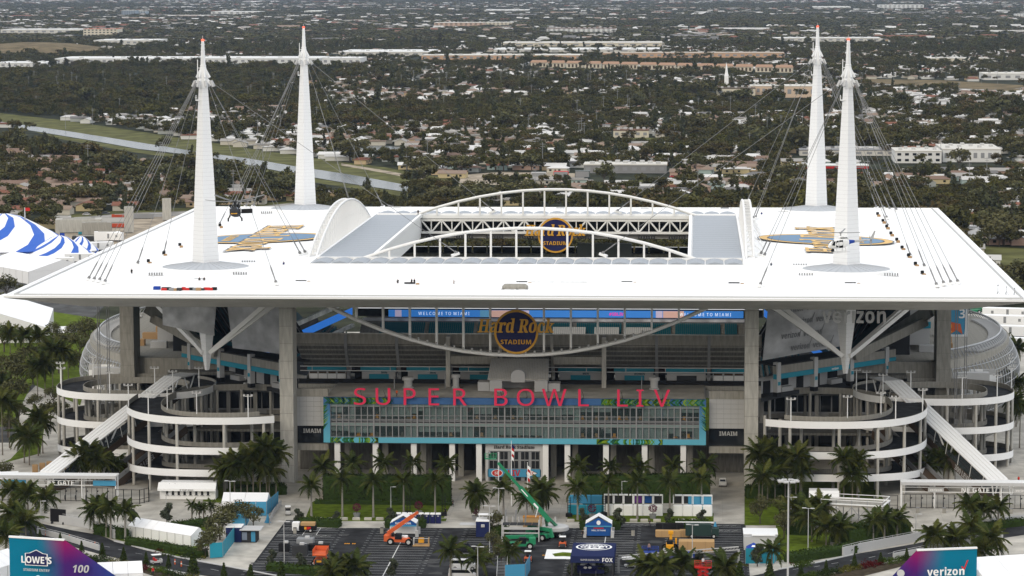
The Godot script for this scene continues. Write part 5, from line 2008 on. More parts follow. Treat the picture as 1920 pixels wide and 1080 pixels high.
	var hs = [
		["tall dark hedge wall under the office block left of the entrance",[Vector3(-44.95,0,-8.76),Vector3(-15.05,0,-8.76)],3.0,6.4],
		["low clipped hedge along the back of the left lawn",[Vector3(-46.8,0,-6.54),Vector3(-14.57,0,-5.95)],1.6,0.9],
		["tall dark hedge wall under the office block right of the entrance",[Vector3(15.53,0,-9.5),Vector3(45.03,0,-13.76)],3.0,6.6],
		["clipped hedge at the left end of the footpath before the car park",[Vector3(-46.57,0,21.43),Vector3(-37.27,0,22.95)],3.0,1.7],
		["short clipped hedge left of the white tent with blue front",[Vector3(-27.27,0,22.46),Vector3(-25.37,0,22.37)],2.6,1.7],
		["short clipped hedge right of the white tent with blue front",[Vector3(-20.14,0,22.12),Vector3(-18.12,0,22.02)],2.6,1.7],
		["short clipped hedge left of the tent with the emblem",[Vector3(16.19,0,22.96),Vector3(17.85,0,22.88)],2.6,1.7],
		["short clipped hedge right of the tent with the emblem",[Vector3(23.05,0,22.63),Vector3(25.18,0,22.52)],2.6,1.7],
		["clipped hedge at the right end of the footpath before the car park",[Vector3(35.68,0,20.72),Vector3(44.68,0,20.29)],2.6,1.7],
		["hedge on the plaza side of the long white tent",[Vector3(-77.54,0,31.34),Vector3(-66.51,0,22.4)],2.4,1.6],
		["hedge between the left entry road and the long white tent",[Vector3(-80.82,0,45.28),Vector3(-61.61,0,59.32)],2.2,1.5],
		["hedge at the foot of the five royal palms by the left plaza",[Vector3(-89.91,0,33.22),Vector3(-82.58,0,39.17)],2.6,2.0],
		["hedge between the right green and the right entry road",[Vector3(61.24,0,59.08),Vector3(75.41,0,46.72)],3.0,1.8],
		["dark hedge behind the tall lamp on the right green",[Vector3(61.88,0,25.87),Vector3(67.69,0,26.86)],3.0,3.0],
		["low hedge on the plaza under the right gate's palms",[Vector3(99.49,0,22.14),Vector3(115,0,12.99)],2.4,1.4],
		["dark shrubbery under the three royal palms by the scaffold platform",[Vector3(73,0,37.79),Vector3(86.83,0,27.82)],7.0,3.4],
		["dark shrubbery at the foot of the coconut palms by the right pylon",[Vector3(53.58,0,-19.93),Vector3(63.85,0,-20.42)],4.0,2.6],
		["dark shrubbery at the foot of the coconut palms by the left pylon",[Vector3(-67.01,0,-15.67),Vector3(-55.53,0,-19.9)],4.0,2.2],
		["hedge strip down the middle of the car park by the green machines",[Vector3(-2.4,0,32.15),Vector3(-0.270489,0,28.88)],3.0,1.8],
		["low green hedge at the bottom left corner of the car park",[Vector3(-46.19,0,71.74),Vector3(-35,0,76.74)],3.0,1.4]]
	for q in hs:
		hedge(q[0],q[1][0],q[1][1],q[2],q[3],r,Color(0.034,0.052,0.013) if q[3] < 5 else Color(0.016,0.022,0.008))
	var b = MB.new()
	b.col = Color(0.1, 0.02, 0.01)
	for q in [[[Vector3(-88.14,0,60.62),Vector3(-68.44,0,75.07)],260],[[Vector3(-68.44,0,75.07),Vector3(-51.75,0,89.46)],200],[[Vector3(63.13,0,75.72),Vector3(86.21,0,53.82)],330],[[Vector3(62.45,0,63.01),Vector3(65.9,0,59.43)],60],[[Vector3(-72.26,0,53.93),Vector3(-61.98,0,60.5)],120]]:
		for i in q[1]:
			var p: Vector3 = q[0][0].lerp(q[0][1],r.randf()) + Vector3(r.randfn() * 0.5,0.3,r.randfn() * 1.6)
			leaf_ball(b,p,Vector3(0.6,0.4,0.6),12,0.2,[Color(0.07,0.012,0.012),Color(0.05,0.075,0.015),Color(0.03,0.045,0.014),Color(0.09,0.085,0.02)][int(p.x * 0.21 + 900) % 4],r)
	tag(put(b,"ground_cover",mats.leaf),"mixed red and green bedding plants along the entry roads","plants","","stuff")
	for p in [Vector3(-34.93,0,10.9),Vector3(-21.14,0,7.53),Vector3(-7.82,0,12.95),Vector3(18.45,0,9.68),Vector3(32.19,0,9.02)]:
		var t = thing("potted_topiary","magenta flowering ball in a grey pot on the lawn edge","potted plant",p,0,"magenta topiary balls")
		b = MB.new()
		b.lathe([[0.6, 0], [0.85, 1.0], [0.75, 1.0], [0.7, 0.8], [0, 0.8]], 12)
		put(b, "pot", mats.grey, t)
		b = MB.new()
		b.tube(UP * 0.8, UP * 1.6, 0.08, 0.08, 5)
		put(b, "stem", mats.bark, t)
		b = MB.new()
		b.col = Color(0.1, 0.01, 0.03)
		leaf_ball(b, UP * 2.3, Vector3(1.0, 0.95, 1.0), 260, 0.17, Color(0.115, 0.014, 0.045), r, 0.8)
		put(b, "flower_ball", mats.leaf, t)


# ---------------------------------------------------------------- people

func person_mesh(pose: int, shirt: Color, trousers: Color) -> ArrayMesh:
	var key = "person%d%s%s" % [pose, shirt.to_html(), trousers.to_html()]
	if bakes.has(key):
		return bakes[key]
	var st = [0.10, 0.02, 0.22][pose]
	var J = {
		"hip": Vector3(0,0.93,0),"chest": Vector3(0,1.32,0.01),"neck": Vector3(0,1.5,0),"head": Vector3(0,1.63,0.02),"nose": Vector3(0,1.62,0.11),
		"hl": Vector3(-0.09,0.9,0),"hr": Vector3(0.09,0.9,0),"kl": Vector3(-0.11,0.49,st),"kr": Vector3(0.11,0.49,-st * 0.4),"fl": Vector3(-0.11,0.07,st * 0.9),"fr": Vector3(0.11,0.07,-st * 1.3),
		"tl": Vector3(-0.11, 0.04, st * 0.9 + 0.17), "tr": Vector3(0.11, 0.04, -st * 1.3 + 0.17),
		"sl": Vector3(-0.19,1.43,0),"sr": Vector3(0.19,1.43,0),"el": Vector3(-0.25,1.14,-st * 0.5),"er": Vector3(0.25,1.14,st * 0.5),
		"wl": Vector3(-0.25,0.90,0.06),"wr": Vector3(0.25,0.90,st + 0.06),"gl": Vector3(-0.25,0.80,0.09),"gr": Vector3(0.25,0.80,st + 0.09)}
	if pose == 2:
		J.er = Vector3(0.25, 1.18, 0.2)
		J.wr = Vector3(0.18, 1.2, 0.42)
		J.gr = Vector3(0.16, 1.22, 0.52)
	var bones = [["hip","chest",0.15,0.17],["chest","neck",0.14,0.06],["neck","head",0.06,0.10],["head","nose",0.09,0.015],["hip","hl",0.13,0.10],["hip","hr",0.13,0.10],["hl","kl",0.095,0.06],["hr","kr",0.095,0.06],["kl","fl",0.06,0.04],["kr","fr",0.06,0.04],["fl","tl",0.045,0.035],["fr","tr",0.045,0.035],["chest","sl",0.10,0.065],["chest","sr",0.10,0.065],["sl","el",0.058,0.045],["sr","er",0.058,0.045],["el","wl",0.045,0.032],["er","wr",0.045,0.032],["wl","gl",0.034,0.028],["wr","gr",0.034,0.028]]
	var cell = 0.045
	var lo = Vector3(-0.42, -0.06, -0.5)
	var nx = 19
	var ny = 42
	var nz = 26
	var val = PackedFloat32Array()
	val.resize(nx * ny * nz)
	val.fill(1.0)
	for e in bones:
		var a: Vector3 = J[e[0]]
		var c: Vector3 = J[e[1]]
		var ab = c - a
		var l2 = ab.length_squared()
		var rm: float = maxf(e[2], e[3]) + 0.1
		var mn = (Vector3(minf(a.x, c.x), minf(a.y, c.y), minf(a.z, c.z)) - Vector3.ONE * rm - lo) / cell
		var mx = (Vector3(maxf(a.x, c.x), maxf(a.y, c.y), maxf(a.z, c.z)) + Vector3.ONE * rm - lo) / cell
		for iz in range(maxi(int(mn.z), 0), mini(int(mx.z) + 1, nz)):
			for iy in range(maxi(int(mn.y), 0), mini(int(mx.y) + 1, ny)):
				for ix in range(maxi(int(mn.x), 0), mini(int(mx.x) + 1, nx)):
					var p = lo + Vector3(ix, iy, iz) * cell
					var f = clampf((p - a).dot(ab) / l2, 0, 1)
					var dd = p.distance_to(a + ab * f) - lerpf(e[2], e[3], f)
					var k = (iz * ny + iy) * nx + ix
					var o = val[k]
					var h = maxf(0.05 - absf(o - dd), 0.0) / 0.05
					val[k] = minf(o, dd) - h * h * 0.0125
	var idx = {}
	var pts = []
	for iz in nz - 1:
		for iy in ny - 1:
			for ix in nx - 1:
				var sum = Vector3.ZERO
				var n = 0
				var k0 = (iz * ny + iy) * nx + ix
				var inside = 0
				for q in 8:
					if val[k0 + (q & 1) + ((q >> 1) & 1) * nx + ((q >> 2) & 1) * nx * ny] < 0.0:
						inside += 1
				if inside == 0 or inside == 8:
					continue
				for ed in [[0,1],[2,3],[4,5],[6,7],[0,2],[1,3],[4,6],[5,7],[0,4],[1,5],[2,6],[3,7]]:
					var va = val[k0 + (ed[0] & 1) + ((ed[0] >> 1) & 1) * nx + ((ed[0] >> 2) & 1) * nx * ny]
					var vb = val[k0 + (ed[1] & 1) + ((ed[1] >> 1) & 1) * nx + ((ed[1] >> 2) & 1) * nx * ny]
					if (va < 0.0) != (vb < 0.0):
						var f = va / (va - vb)
						var pa = Vector3(ed[0] & 1, (ed[0] >> 1) & 1, (ed[0] >> 2) & 1)
						var pb = Vector3(ed[1] & 1, (ed[1] >> 1) & 1, (ed[1] >> 2) & 1)
						sum += pa.lerp(pb, f)
						n += 1
				idx[k0] = pts.size()
				pts.push_back(lo + (Vector3(ix, iy, iz) + sum / n) * cell)
	var b = MB.new()
	b.col = shirt
	var skin = Color(0.42, 0.26, 0.18)
	for iz in range(1, nz - 1):
		for iy in range(1, ny - 1):
			for ix in range(1, nx - 1):
				var k0 = (iz * ny + iy) * nx + ix
				for ax in 3:
					var st2: int = [1, nx, nx * ny][ax]
					var va = val[k0]
					var vb = val[k0 + st2]
					if (va < 0.0) == (vb < 0.0):
						continue
					var u: int = [nx, nx * ny, 1][ax]
					var w: int = [nx * ny, 1, nx][ax]
					var q = [k0 - u - w, k0 - w, k0, k0 - u]
					if not (idx.has(q[0]) and idx.has(q[1]) and idx.has(q[2]) and idx.has(q[3])):
						continue
					var p: Array = [pts[idx[q[0]]], pts[idx[q[1]]], pts[idx[q[2]]], pts[idx[q[3]]]]
					if va >= 0.0:
						p.reverse()
					var c: Vector3 = (p[0] + p[2]) * 0.5
					if c.y > 1.66 or (c.y > 1.56 and c.z < 0.0):
						b.col = Color(0.03, 0.02, 0.015)
					elif c.y > 1.49 or (absf(c.x) > 0.2 and c.y < 1.15) or (pose == 2 and c.z > 0.3 and c.y > 0.9):
						b.col = skin
					elif c.y > 0.92:
						b.col = shirt
					elif c.y > 0.1:
						b.col = trousers
					else:
						b.col = Color(0.02, 0.02, 0.02)
					b.quad(p[0], p[1], p[2], p[3])
	bakes[key] = b.mesh()
	return bakes[key]


func person(label: String,where: Vector3,turn: float,pose: int,shirt: Color,trousers := Color(0.03,0.035,0.05)):
	var o = put(person_mesh(pose, shirt, trousers), "person", vmat("cloth", 0.85))
	o.transform = at(where.x, where.y, where.z, turn)
	tag(o, label, "person")


func solid(called: String,label: String,cat: String,where: Vector3,turn: float,parts: Array,group := "") -> Node3D:
	var t = thing(called, label, cat, where, turn, group)
	for q in parts:
		var b = MB.new()
		if q[2] is String:
			b.tube(q[3], q[4], q[5], q[6] if q.size() > 6 else q[5], 12 if q[5] > 0.3 else 7)
		elif minf(q[3].x, minf(q[3].y, q[3].z)) > 0.3:
			b.bevel_box(q[2], q[3], 0.08)
		else:
			b.box(q[2], q[3])
		put(b, q[0], mats[q[1]], t)
	return t


func wheels(t: Node3D, xs: Array, zs: Array, r: float, w := 0.3):
	for x in xs:
		for z in zs:
			var b = MB.new()
			b.tube(Vector3(x, r, z - w * 0.5), Vector3(x, r, z + w * 0.5), r, r, 14)
			var o = put(b, "wheel", mats.rubber, t)
			b = MB.new()
			b.tube(Vector3(x, r, z - w * 0.54), Vector3(x, r, z + w * 0.54), r * 0.55, r * 0.55, 10)
			put(b, "rim", mats.light_grey, o)


func car(label: String,p: Vector3,turn: float,paint: Color,kind := 0,group := "",cat := "car") -> Node3D:
	var t = thing(["parked_car", "pickup_truck", "white_van"][kind], label, cat, p, turn, group)
	var m = mat("paint_" + paint.to_html(), paint, 0.25)
	var L = [4.5, 5.4, 5.8][kind]
	var b = MB.new()
	b.plate([v2([-2.2,0.35,2.2,0.35,2.25,0.75,2.0,0.95,1.0,1.02,-1.9,1.02,-2.25,0.8]),v2([-2.7,0.45,2.7,0.45,2.7,1.0,2.5,1.15,1.4,1.2,-2.7,1.2]),v2([-2.9,0.4,2.9,0.4,2.9,0.9,2.5,1.2,1.9,1.3,-2.9,1.3])][kind],at(0,0,0.9),1.8)
	put(b, "body", m, t)
	b = MB.new()
	var roof = [v2([-1.7,1.0,1.1,1.0,0.45,1.47,-1.2,1.47]),v2([-0.6,1.2,1.5,1.2,0.9,1.85,-0.5,1.85]),v2([-2.85,1.3,2.0,1.3,1.3,2.2,-2.8,2.2])][kind]
	b.plate(roof, at(0, 0, 0.78), 1.56)
	put(b, "cabin", m, t)
	b = MB.new()
	var g = PackedVector2Array()
	var c = Vector2((roof[0].x + roof[1].x) * 0.5, (roof[0].y + roof[2].y) * 0.5)
	for q in roof:
		g.push_back(c + (q - c) * Vector2(0.86, 0.72))
	b.plate(g, at(0, 0, 0.8), 1.6)
	put(b, "side_window", mats.dark_glass, t)
	b = MB.new()
	b.quad(Vector3(roof[1].x + 0.02,roof[1].y + 0.05,0.68),Vector3(roof[1].x + 0.02,roof[1].y + 0.05,-0.68),Vector3(roof[2].x + 0.03,roof[2].y - 0.06,-0.62),Vector3(roof[2].x + 0.03,roof[2].y - 0.06,0.62))
	put(b, "windscreen", mats.dark_glass, t)
	for s in [-0.65, 0.65]:
		b = MB.new()
		b.box(Vector3(L * 0.5 - 0.02, 0.78, s), Vector3(0.12, 0.18, 0.4))
		put(b, "headlight", mats.light_grey, t)
		b = MB.new()
		b.box(Vector3(-L * 0.5 + 0.02, 0.85, s), Vector3(0.12, 0.2, 0.3))
		put(b, "tail_light", mats.red, t)
	if kind == 1:
		b = MB.new()
		b.box(Vector3(-1.65, 1.21, 0), Vector3(1.9, 0.04, 1.5))
		put(b, "cargo_bed", mats.charcoal, t)
	wheels(t, [-L * 0.31, L * 0.31], [-0.82, 0.82], 0.34 if kind == 0 else 0.4, 0.22)
	return t


func cart(label: String, p: Vector3, turn: float, seat := "charcoal"):
	var t = solid("golf_cart", label, "golf cart", p, turn, [
		["body","light_grey",Vector3(0,0.5,0),Vector3(2.4,0.4,1.2)],["front_cowl","light_grey",Vector3(1.0,0.8,0),Vector3(0.5,0.5,1.15)],
		["seat",seat,Vector3(-0.2,0.85,0),Vector3(0.6,0.35,1.1)],["backrest",seat,Vector3(-0.5,1.15,0),Vector3(0.35,0.5,1.1)],
		["roof", "white", Vector3(0, 1.95, 0), Vector3(2.0, 0.1, 1.25)],
		["roof_post","charcoal","t",Vector3(0.8,0.8,0.55),Vector3(0.65,1.9,0.55),0.03],["roof_post","charcoal","t",Vector3(0.8,0.8,-0.55),Vector3(0.65,1.9,-0.55),0.03],
		["roof_post","charcoal","t",Vector3(-0.8,0.7,0.55),Vector3(-0.8,1.9,0.55),0.03],["roof_post","charcoal","t",Vector3(-0.8,0.7,-0.55),Vector3(-0.8,1.9,-0.55),0.03]])
	wheels(t, [-0.8, 0.8], [-0.5, 0.5], 0.24, 0.2)


func gable_tent(label: String,p: Vector3,turn: float,L: float,w: float,eave: float,ridge: float,bays: int,walls := true,group := "") -> Node3D:
	var t = thing("white_tent", label, "tent", p, turn, group)
	for k in bays:
		var x0 = lerpf(-L * 0.5, L * 0.5, float(k) / bays) + 0.03
		var x1 = lerpf(-L * 0.5, L * 0.5, float(k + 1) / bays) - 0.03
		var b = MB.new()
		for s in [-1, 1]:
			var a = Vector3(x0 if s > 0 else x1, eave, s * w * 0.5)
			var c = Vector3(x1 if s > 0 else x0, eave, s * w * 0.5)
			b.quad(a, c, Vector3(c.x, ridge, 0), Vector3(a.x, ridge, 0))
		put(b, "roof_bay", mats.tent, t)
	if walls:
		var b = MB.new()
		b.span(Vector3(-L * 0.5 + 0.05,0,-w * 0.5 + 0.05),Vector3(L * 0.5 - 0.05,eave - 0.04,w * 0.5 - 0.05))
		put(b, "wall", mats.tent, t)
		for s in [-1, 1]:
			b = MB.new()
			var x: float = s * (L * 0.5 - 0.04)
			b.tri(Vector3(x,eave,-s * -w * 0.5),Vector3(x,eave,-s * w * 0.5),Vector3(x,ridge - 0.05,0))
			put(b, "gable", mats.tent, t)
	for k in bays + 1:
		var x = lerpf(-L * 0.5, L * 0.5, float(k) / bays)
		var b = MB.new()
		for s in [-1, 1]:
			b.tube(Vector3(x, 0, s * w * 0.5), Vector3(x, eave, s * w * 0.5), 0.06, 0.06, 5)
		put(b, "pole_pair", mats.light_grey, t)
	return t


func kiosk_tent(label: String, p: Vector3, word_: String):
	var t = thing("peaked_tent", label, "tent", p)
	var b = MB.new()
	for s in [-1, 1]:
		b.quad(Vector3(s * 2.9,3.0,2.2 * s),Vector3(s * 2.9,3.0,-2.2 * s),Vector3(0,4.7,-2.2 * s),Vector3(0,4.7,2.2 * s))
	put(b, "roof", mats.tent, t)
	b = MB.new()
	b.tri(Vector3(2.85, 2.95, -2.15), Vector3(-2.85, 2.95, -2.15), Vector3(0, 4.6, -2.15))
	put(b, "back_gable", mats.tent, t)
	b = MB.new()
	b.plate(v2([-2.9, 2.3, 2.9, 2.3, 2.9, 2.95, 0, 4.3, -2.9, 2.95]), at(0, 0, 2.25), 0.05)
	put(b, "printed_gable", mats.blue_print, t)
	b = MB.new()
	b.plate(v2([-2.9, 2.3, 2.9, 2.3, 2.9, 2.6, -2.9, 2.6]), at(0, 0, 2.27), 0.02)
	put(b, "aqua_hem", mats.sky_blue, t)
	if word_:
		letters(word_, 0.42, 0.02, mats.white, "lettering", t, at(0, 3.0, 2.28))
	for x in [-2.8, 2.8]:
		for z in [-2.1, 2.1]:
			b = MB.new()
			b.tube(Vector3(x, 0, z), Vector3(x, 3.0, z), 0.07, 0.07, 6)
			put(b, "pole", mats.white, t)
			b = MB.new()
			b.bevel_box(Vector3(x * 1.08, 0.75, z + 0.3), Vector3(0.7, 1.5, 0.6), 0.06)
			put(b, "ballast_block", mats.light_grey, t)
	b = MB.new()
	b.span(Vector3(-2.6, 0, -1.9), Vector3(2.6, 2.5, -1.7))
	put(b, "back_wall", mats.white if word_ else mats.blue_print, t)
	if word_ == "":
		b = MB.new()
		b.span(Vector3(-2.6, 0.3, 1.9), Vector3(2.6, 2.3, 2.0))
		put(b, "printed_front", mats.blue_print, t)
		b = MB.new()
		var poly = PackedVector2Array()
		for i in 20:
			poly.push_back(Vector2(cos(TAU * i / 20) * 0.45, 3.25 + sin(TAU * i / 20) * 0.5))
		b.plate(poly, at(0, 0, 2.29), 0.02)
		put(b, "emblem", mats.white, t)
		letters("HALL OF FAME", 0.32, 0.02, mats.white, "lettering", t, at(0, 1.5, 2.02))
		b = MB.new()
		b.box(Vector3(0, 2.0, 2.02), Vector3(2.2, 0.25, 0.02))
		put(b, "red_bar", mats.red, t)


func fence_panels(label: String, p: Array, h: float, m: String, group := ""):
	var t = thing("printed_fence", label, "fence", Vector3.ZERO, 0, group)
	for i in p.size() - 1:
		var n = maxi(int(p[i].distance_to(p[i + 1]) / 2.4), 1)
		for k in n:
			var a: Vector3 = p[i].lerp(p[i + 1], (k + 0.02) / n)
			var c: Vector3 = p[i].lerp(p[i + 1], (k + 0.98) / n)
			var b = MB.new()
			b.bar(a + UP * h * 0.52, c + UP * h * 0.52, 0.06, h * 0.94)
			put(b, "fabric_panel", mats[m], t)
			b = MB.new()
			b.tube(a, a + UP * (h + 0.1), 0.05, 0.05, 5)
			put(b, "post", mats.grey, t)


func gate(label: String, x0: float, x1: float, z: float, text: String, tx: float, signs: Array):
	var t = thing("entry_gate", label, "gate")
	var b = MB.new()
	var mid = (x0 + x1) * 0.5
	b.box(Vector3(mid, 6.0, z - 1.0), Vector3(absf(x1 - x0), 0.35, 4.6))
	put(b, "canopy", mats.white, t)
	b = MB.new()
	b.box(Vector3(mid, 5.9, z + 1.35), Vector3(absf(x1 - x0) + 0.2, 0.7, 0.2))
	put(b, "canopy_edge", mats.light_grey, t)
	for y in [4.9, 3.8]:
		b = MB.new()
		b.box(Vector3(mid, y, z), Vector3(absf(x1 - x0), 0.16, 0.16))
		put(b, "rail", mats.white, t)
	var n = int(absf(x1 - x0) / 7.2)
	for k in n + 1:
		var x = lerpf(minf(x0, x1) + 0.2, maxf(x0, x1) - 0.2, float(k) / n)
		for zz in [z, z - 2.6]:
			b = MB.new()
			b.tube(Vector3(x, 0, zz), Vector3(x, 5.9, zz), 0.16, 0.16, 7)
			put(b, "post", mats.white, t)
	var m = int(absf(x1 - x0) / 1.25)
	for k in m:
		var x = lerpf(minf(x0, x1) + 0.3, maxf(x0, x1) - 0.3, (k + 0.5) / m)
		b = MB.new()
		b.tube(Vector3(x, 0, z), Vector3(x, 3.2, z), 0.09 if k % 2 else 0.05, 0.09 if k % 2 else 0.05, 5)
		if k % 2:
			b.box(Vector3(x, 1.0, z + 0.5), Vector3(0.18, 1.0, 0.9))
			b.bar(Vector3(x, 2.3, z), Vector3(x + 0.35, 2.5, z + 0.3), 0.14, 0.3)
		put(b, "turnstile" if k % 2 else "bar", mats.charcoal, t)
	for y in [3.2, 0.15]:
		b = MB.new()
		b.box(Vector3(mid, y, z), Vector3(absf(x1 - x0), 0.1, 0.1))
		put(b, "fence_rail", mats.charcoal, t)
	letters(text, 1.15, 0.2, mats.white, "lettering", t, at(tx, 4.35, z + 0.3))
	for q in signs:
		b = MB.new()
		b.box(Vector3(q[0], 4.35, z + 0.2), Vector3(q[1], 1.25, 0.12))
		put(b, "sign_board", mats[q[2]], t)
		if q[3]:
			letters(q[3], 0.55, 0.04, mats.white, "sign_text", t, at(q[0], 4.35, z + 0.28))


func board(label: String, p0: Vector3, p1: Vector3, p2: Vector3, h: float, flip: bool) -> Node3D:
	var t = thing("printed_board", label, "billboard")
	var teal_ = Color(0.004, 0.16, 0.26)
	var mag = Color(0.30, 0.012, 0.10)
	var vio = Color(0.055, 0.016, 0.14)
	var blu = Color(0.015, 0.055, 0.24)
	for k in 2:
		var a = p0 if k == 0 else p1
		var c = p1 if k == 0 else p2
		var n = 10
		var b = MB.new()
		b.col = teal_
		var nrm = (c - a).cross(UP).normalized()
		if nrm.z < 0:
			nrm = -nrm
		for i in n:
			for j in 6:
				var ps = []
				for q in [[i, j], [i + 1, j], [i + 1, j + 1], [i, j + 1]]:
					var f = float(q[0]) / n
					var hh = h if k == 0 else lerpf(h, 0.3, f)
					ps.push_back(a.lerp(c, f) + UP * hh * q[1] / 6.0)
				if flip:
					ps = [ps[1], ps[0], ps[3], ps[2]]
				var st = b.v.size()
				b.quad(ps[0], ps[1], ps[2], ps[3])
				for e in range(st, b.v.size()):
					var f = (b.v[e] - a).length() / (c - a).length()
					f = Vector2(b.v[e].x - a.x, b.v[e].z - a.z).length() / Vector2(c.x - a.x, c.z - a.z).length()
					var up = b.v[e].y / h
					if k == 0:
						b.c[e] = teal_.lerp(vio.lerp(mag,clampf(up * 2.0 - 1.1,0,1)),clampf(f * 2.4 - 1.35,0,1))
					else:
						b.c[e] = (vio.lerp(mag,clampf(up * 2.0 - 1.1,0,1) * (1.0 - f))).lerp(blu,clampf(f * 1.5 - 0.2,0,1))
		put(b, "printed_face", vmat("print", 0.6), t)
		b = MB.new()
		b.bar(a + UP * h, c + UP * (h if k == 0 else 0.3), 0.5, 0.35)
		if k == 0:
			put(b, "white_top_edge", mats.white, t)
		for i in 4:
			b = MB.new()
			var f = (i + 0.5) / 4.0
			b.bar(a.lerp(c,f) - nrm * 0.3,a.lerp(c,f) - nrm * 0.3 + UP * (h - 0.4 if k == 0 else lerpf(h,0.3,f) - 0.3),0.2,0.2)
			put(b, "back_post", mats.grey, t)
	return t


func heli(t: Node3D, body: Array, m: Material, glass_: Array, k := 14):
	var b = MB.new()
	var rings = []
	for s in body:
		var ring = PackedVector3Array()
		for i in k:
			var a = TAU * i / k
			var cy: float = (s[1] + s[2]) * 0.5
			var e = 0.75
			ring.push_back(Vector3(s[0],cy + (s[2] - s[1]) * 0.5 * signf(sin(a)) * pow(absf(sin(a)),e),s[3] * signf(cos(a)) * pow(absf(cos(a)),e)))
		rings.push_back(ring)
	for j in rings.size() - 1:
		for i in k:
			b.quad(rings[j][i], rings[j][(i + 1) % k], rings[j + 1][(i + 1) % k], rings[j + 1][i])
	for i in range(1, k - 1):
		b.tri(rings[0][0], rings[0][i + 1], rings[0][i])
		b.tri(rings[-1][0], rings[-1][i], rings[-1][i + 1])
	put(b, "fuselage", m, t)
	for g in glass_:
		b = MB.new()
		b.plate(g[0], g[1], g[2])
		put(b, g[3], mats[g[4]], t)


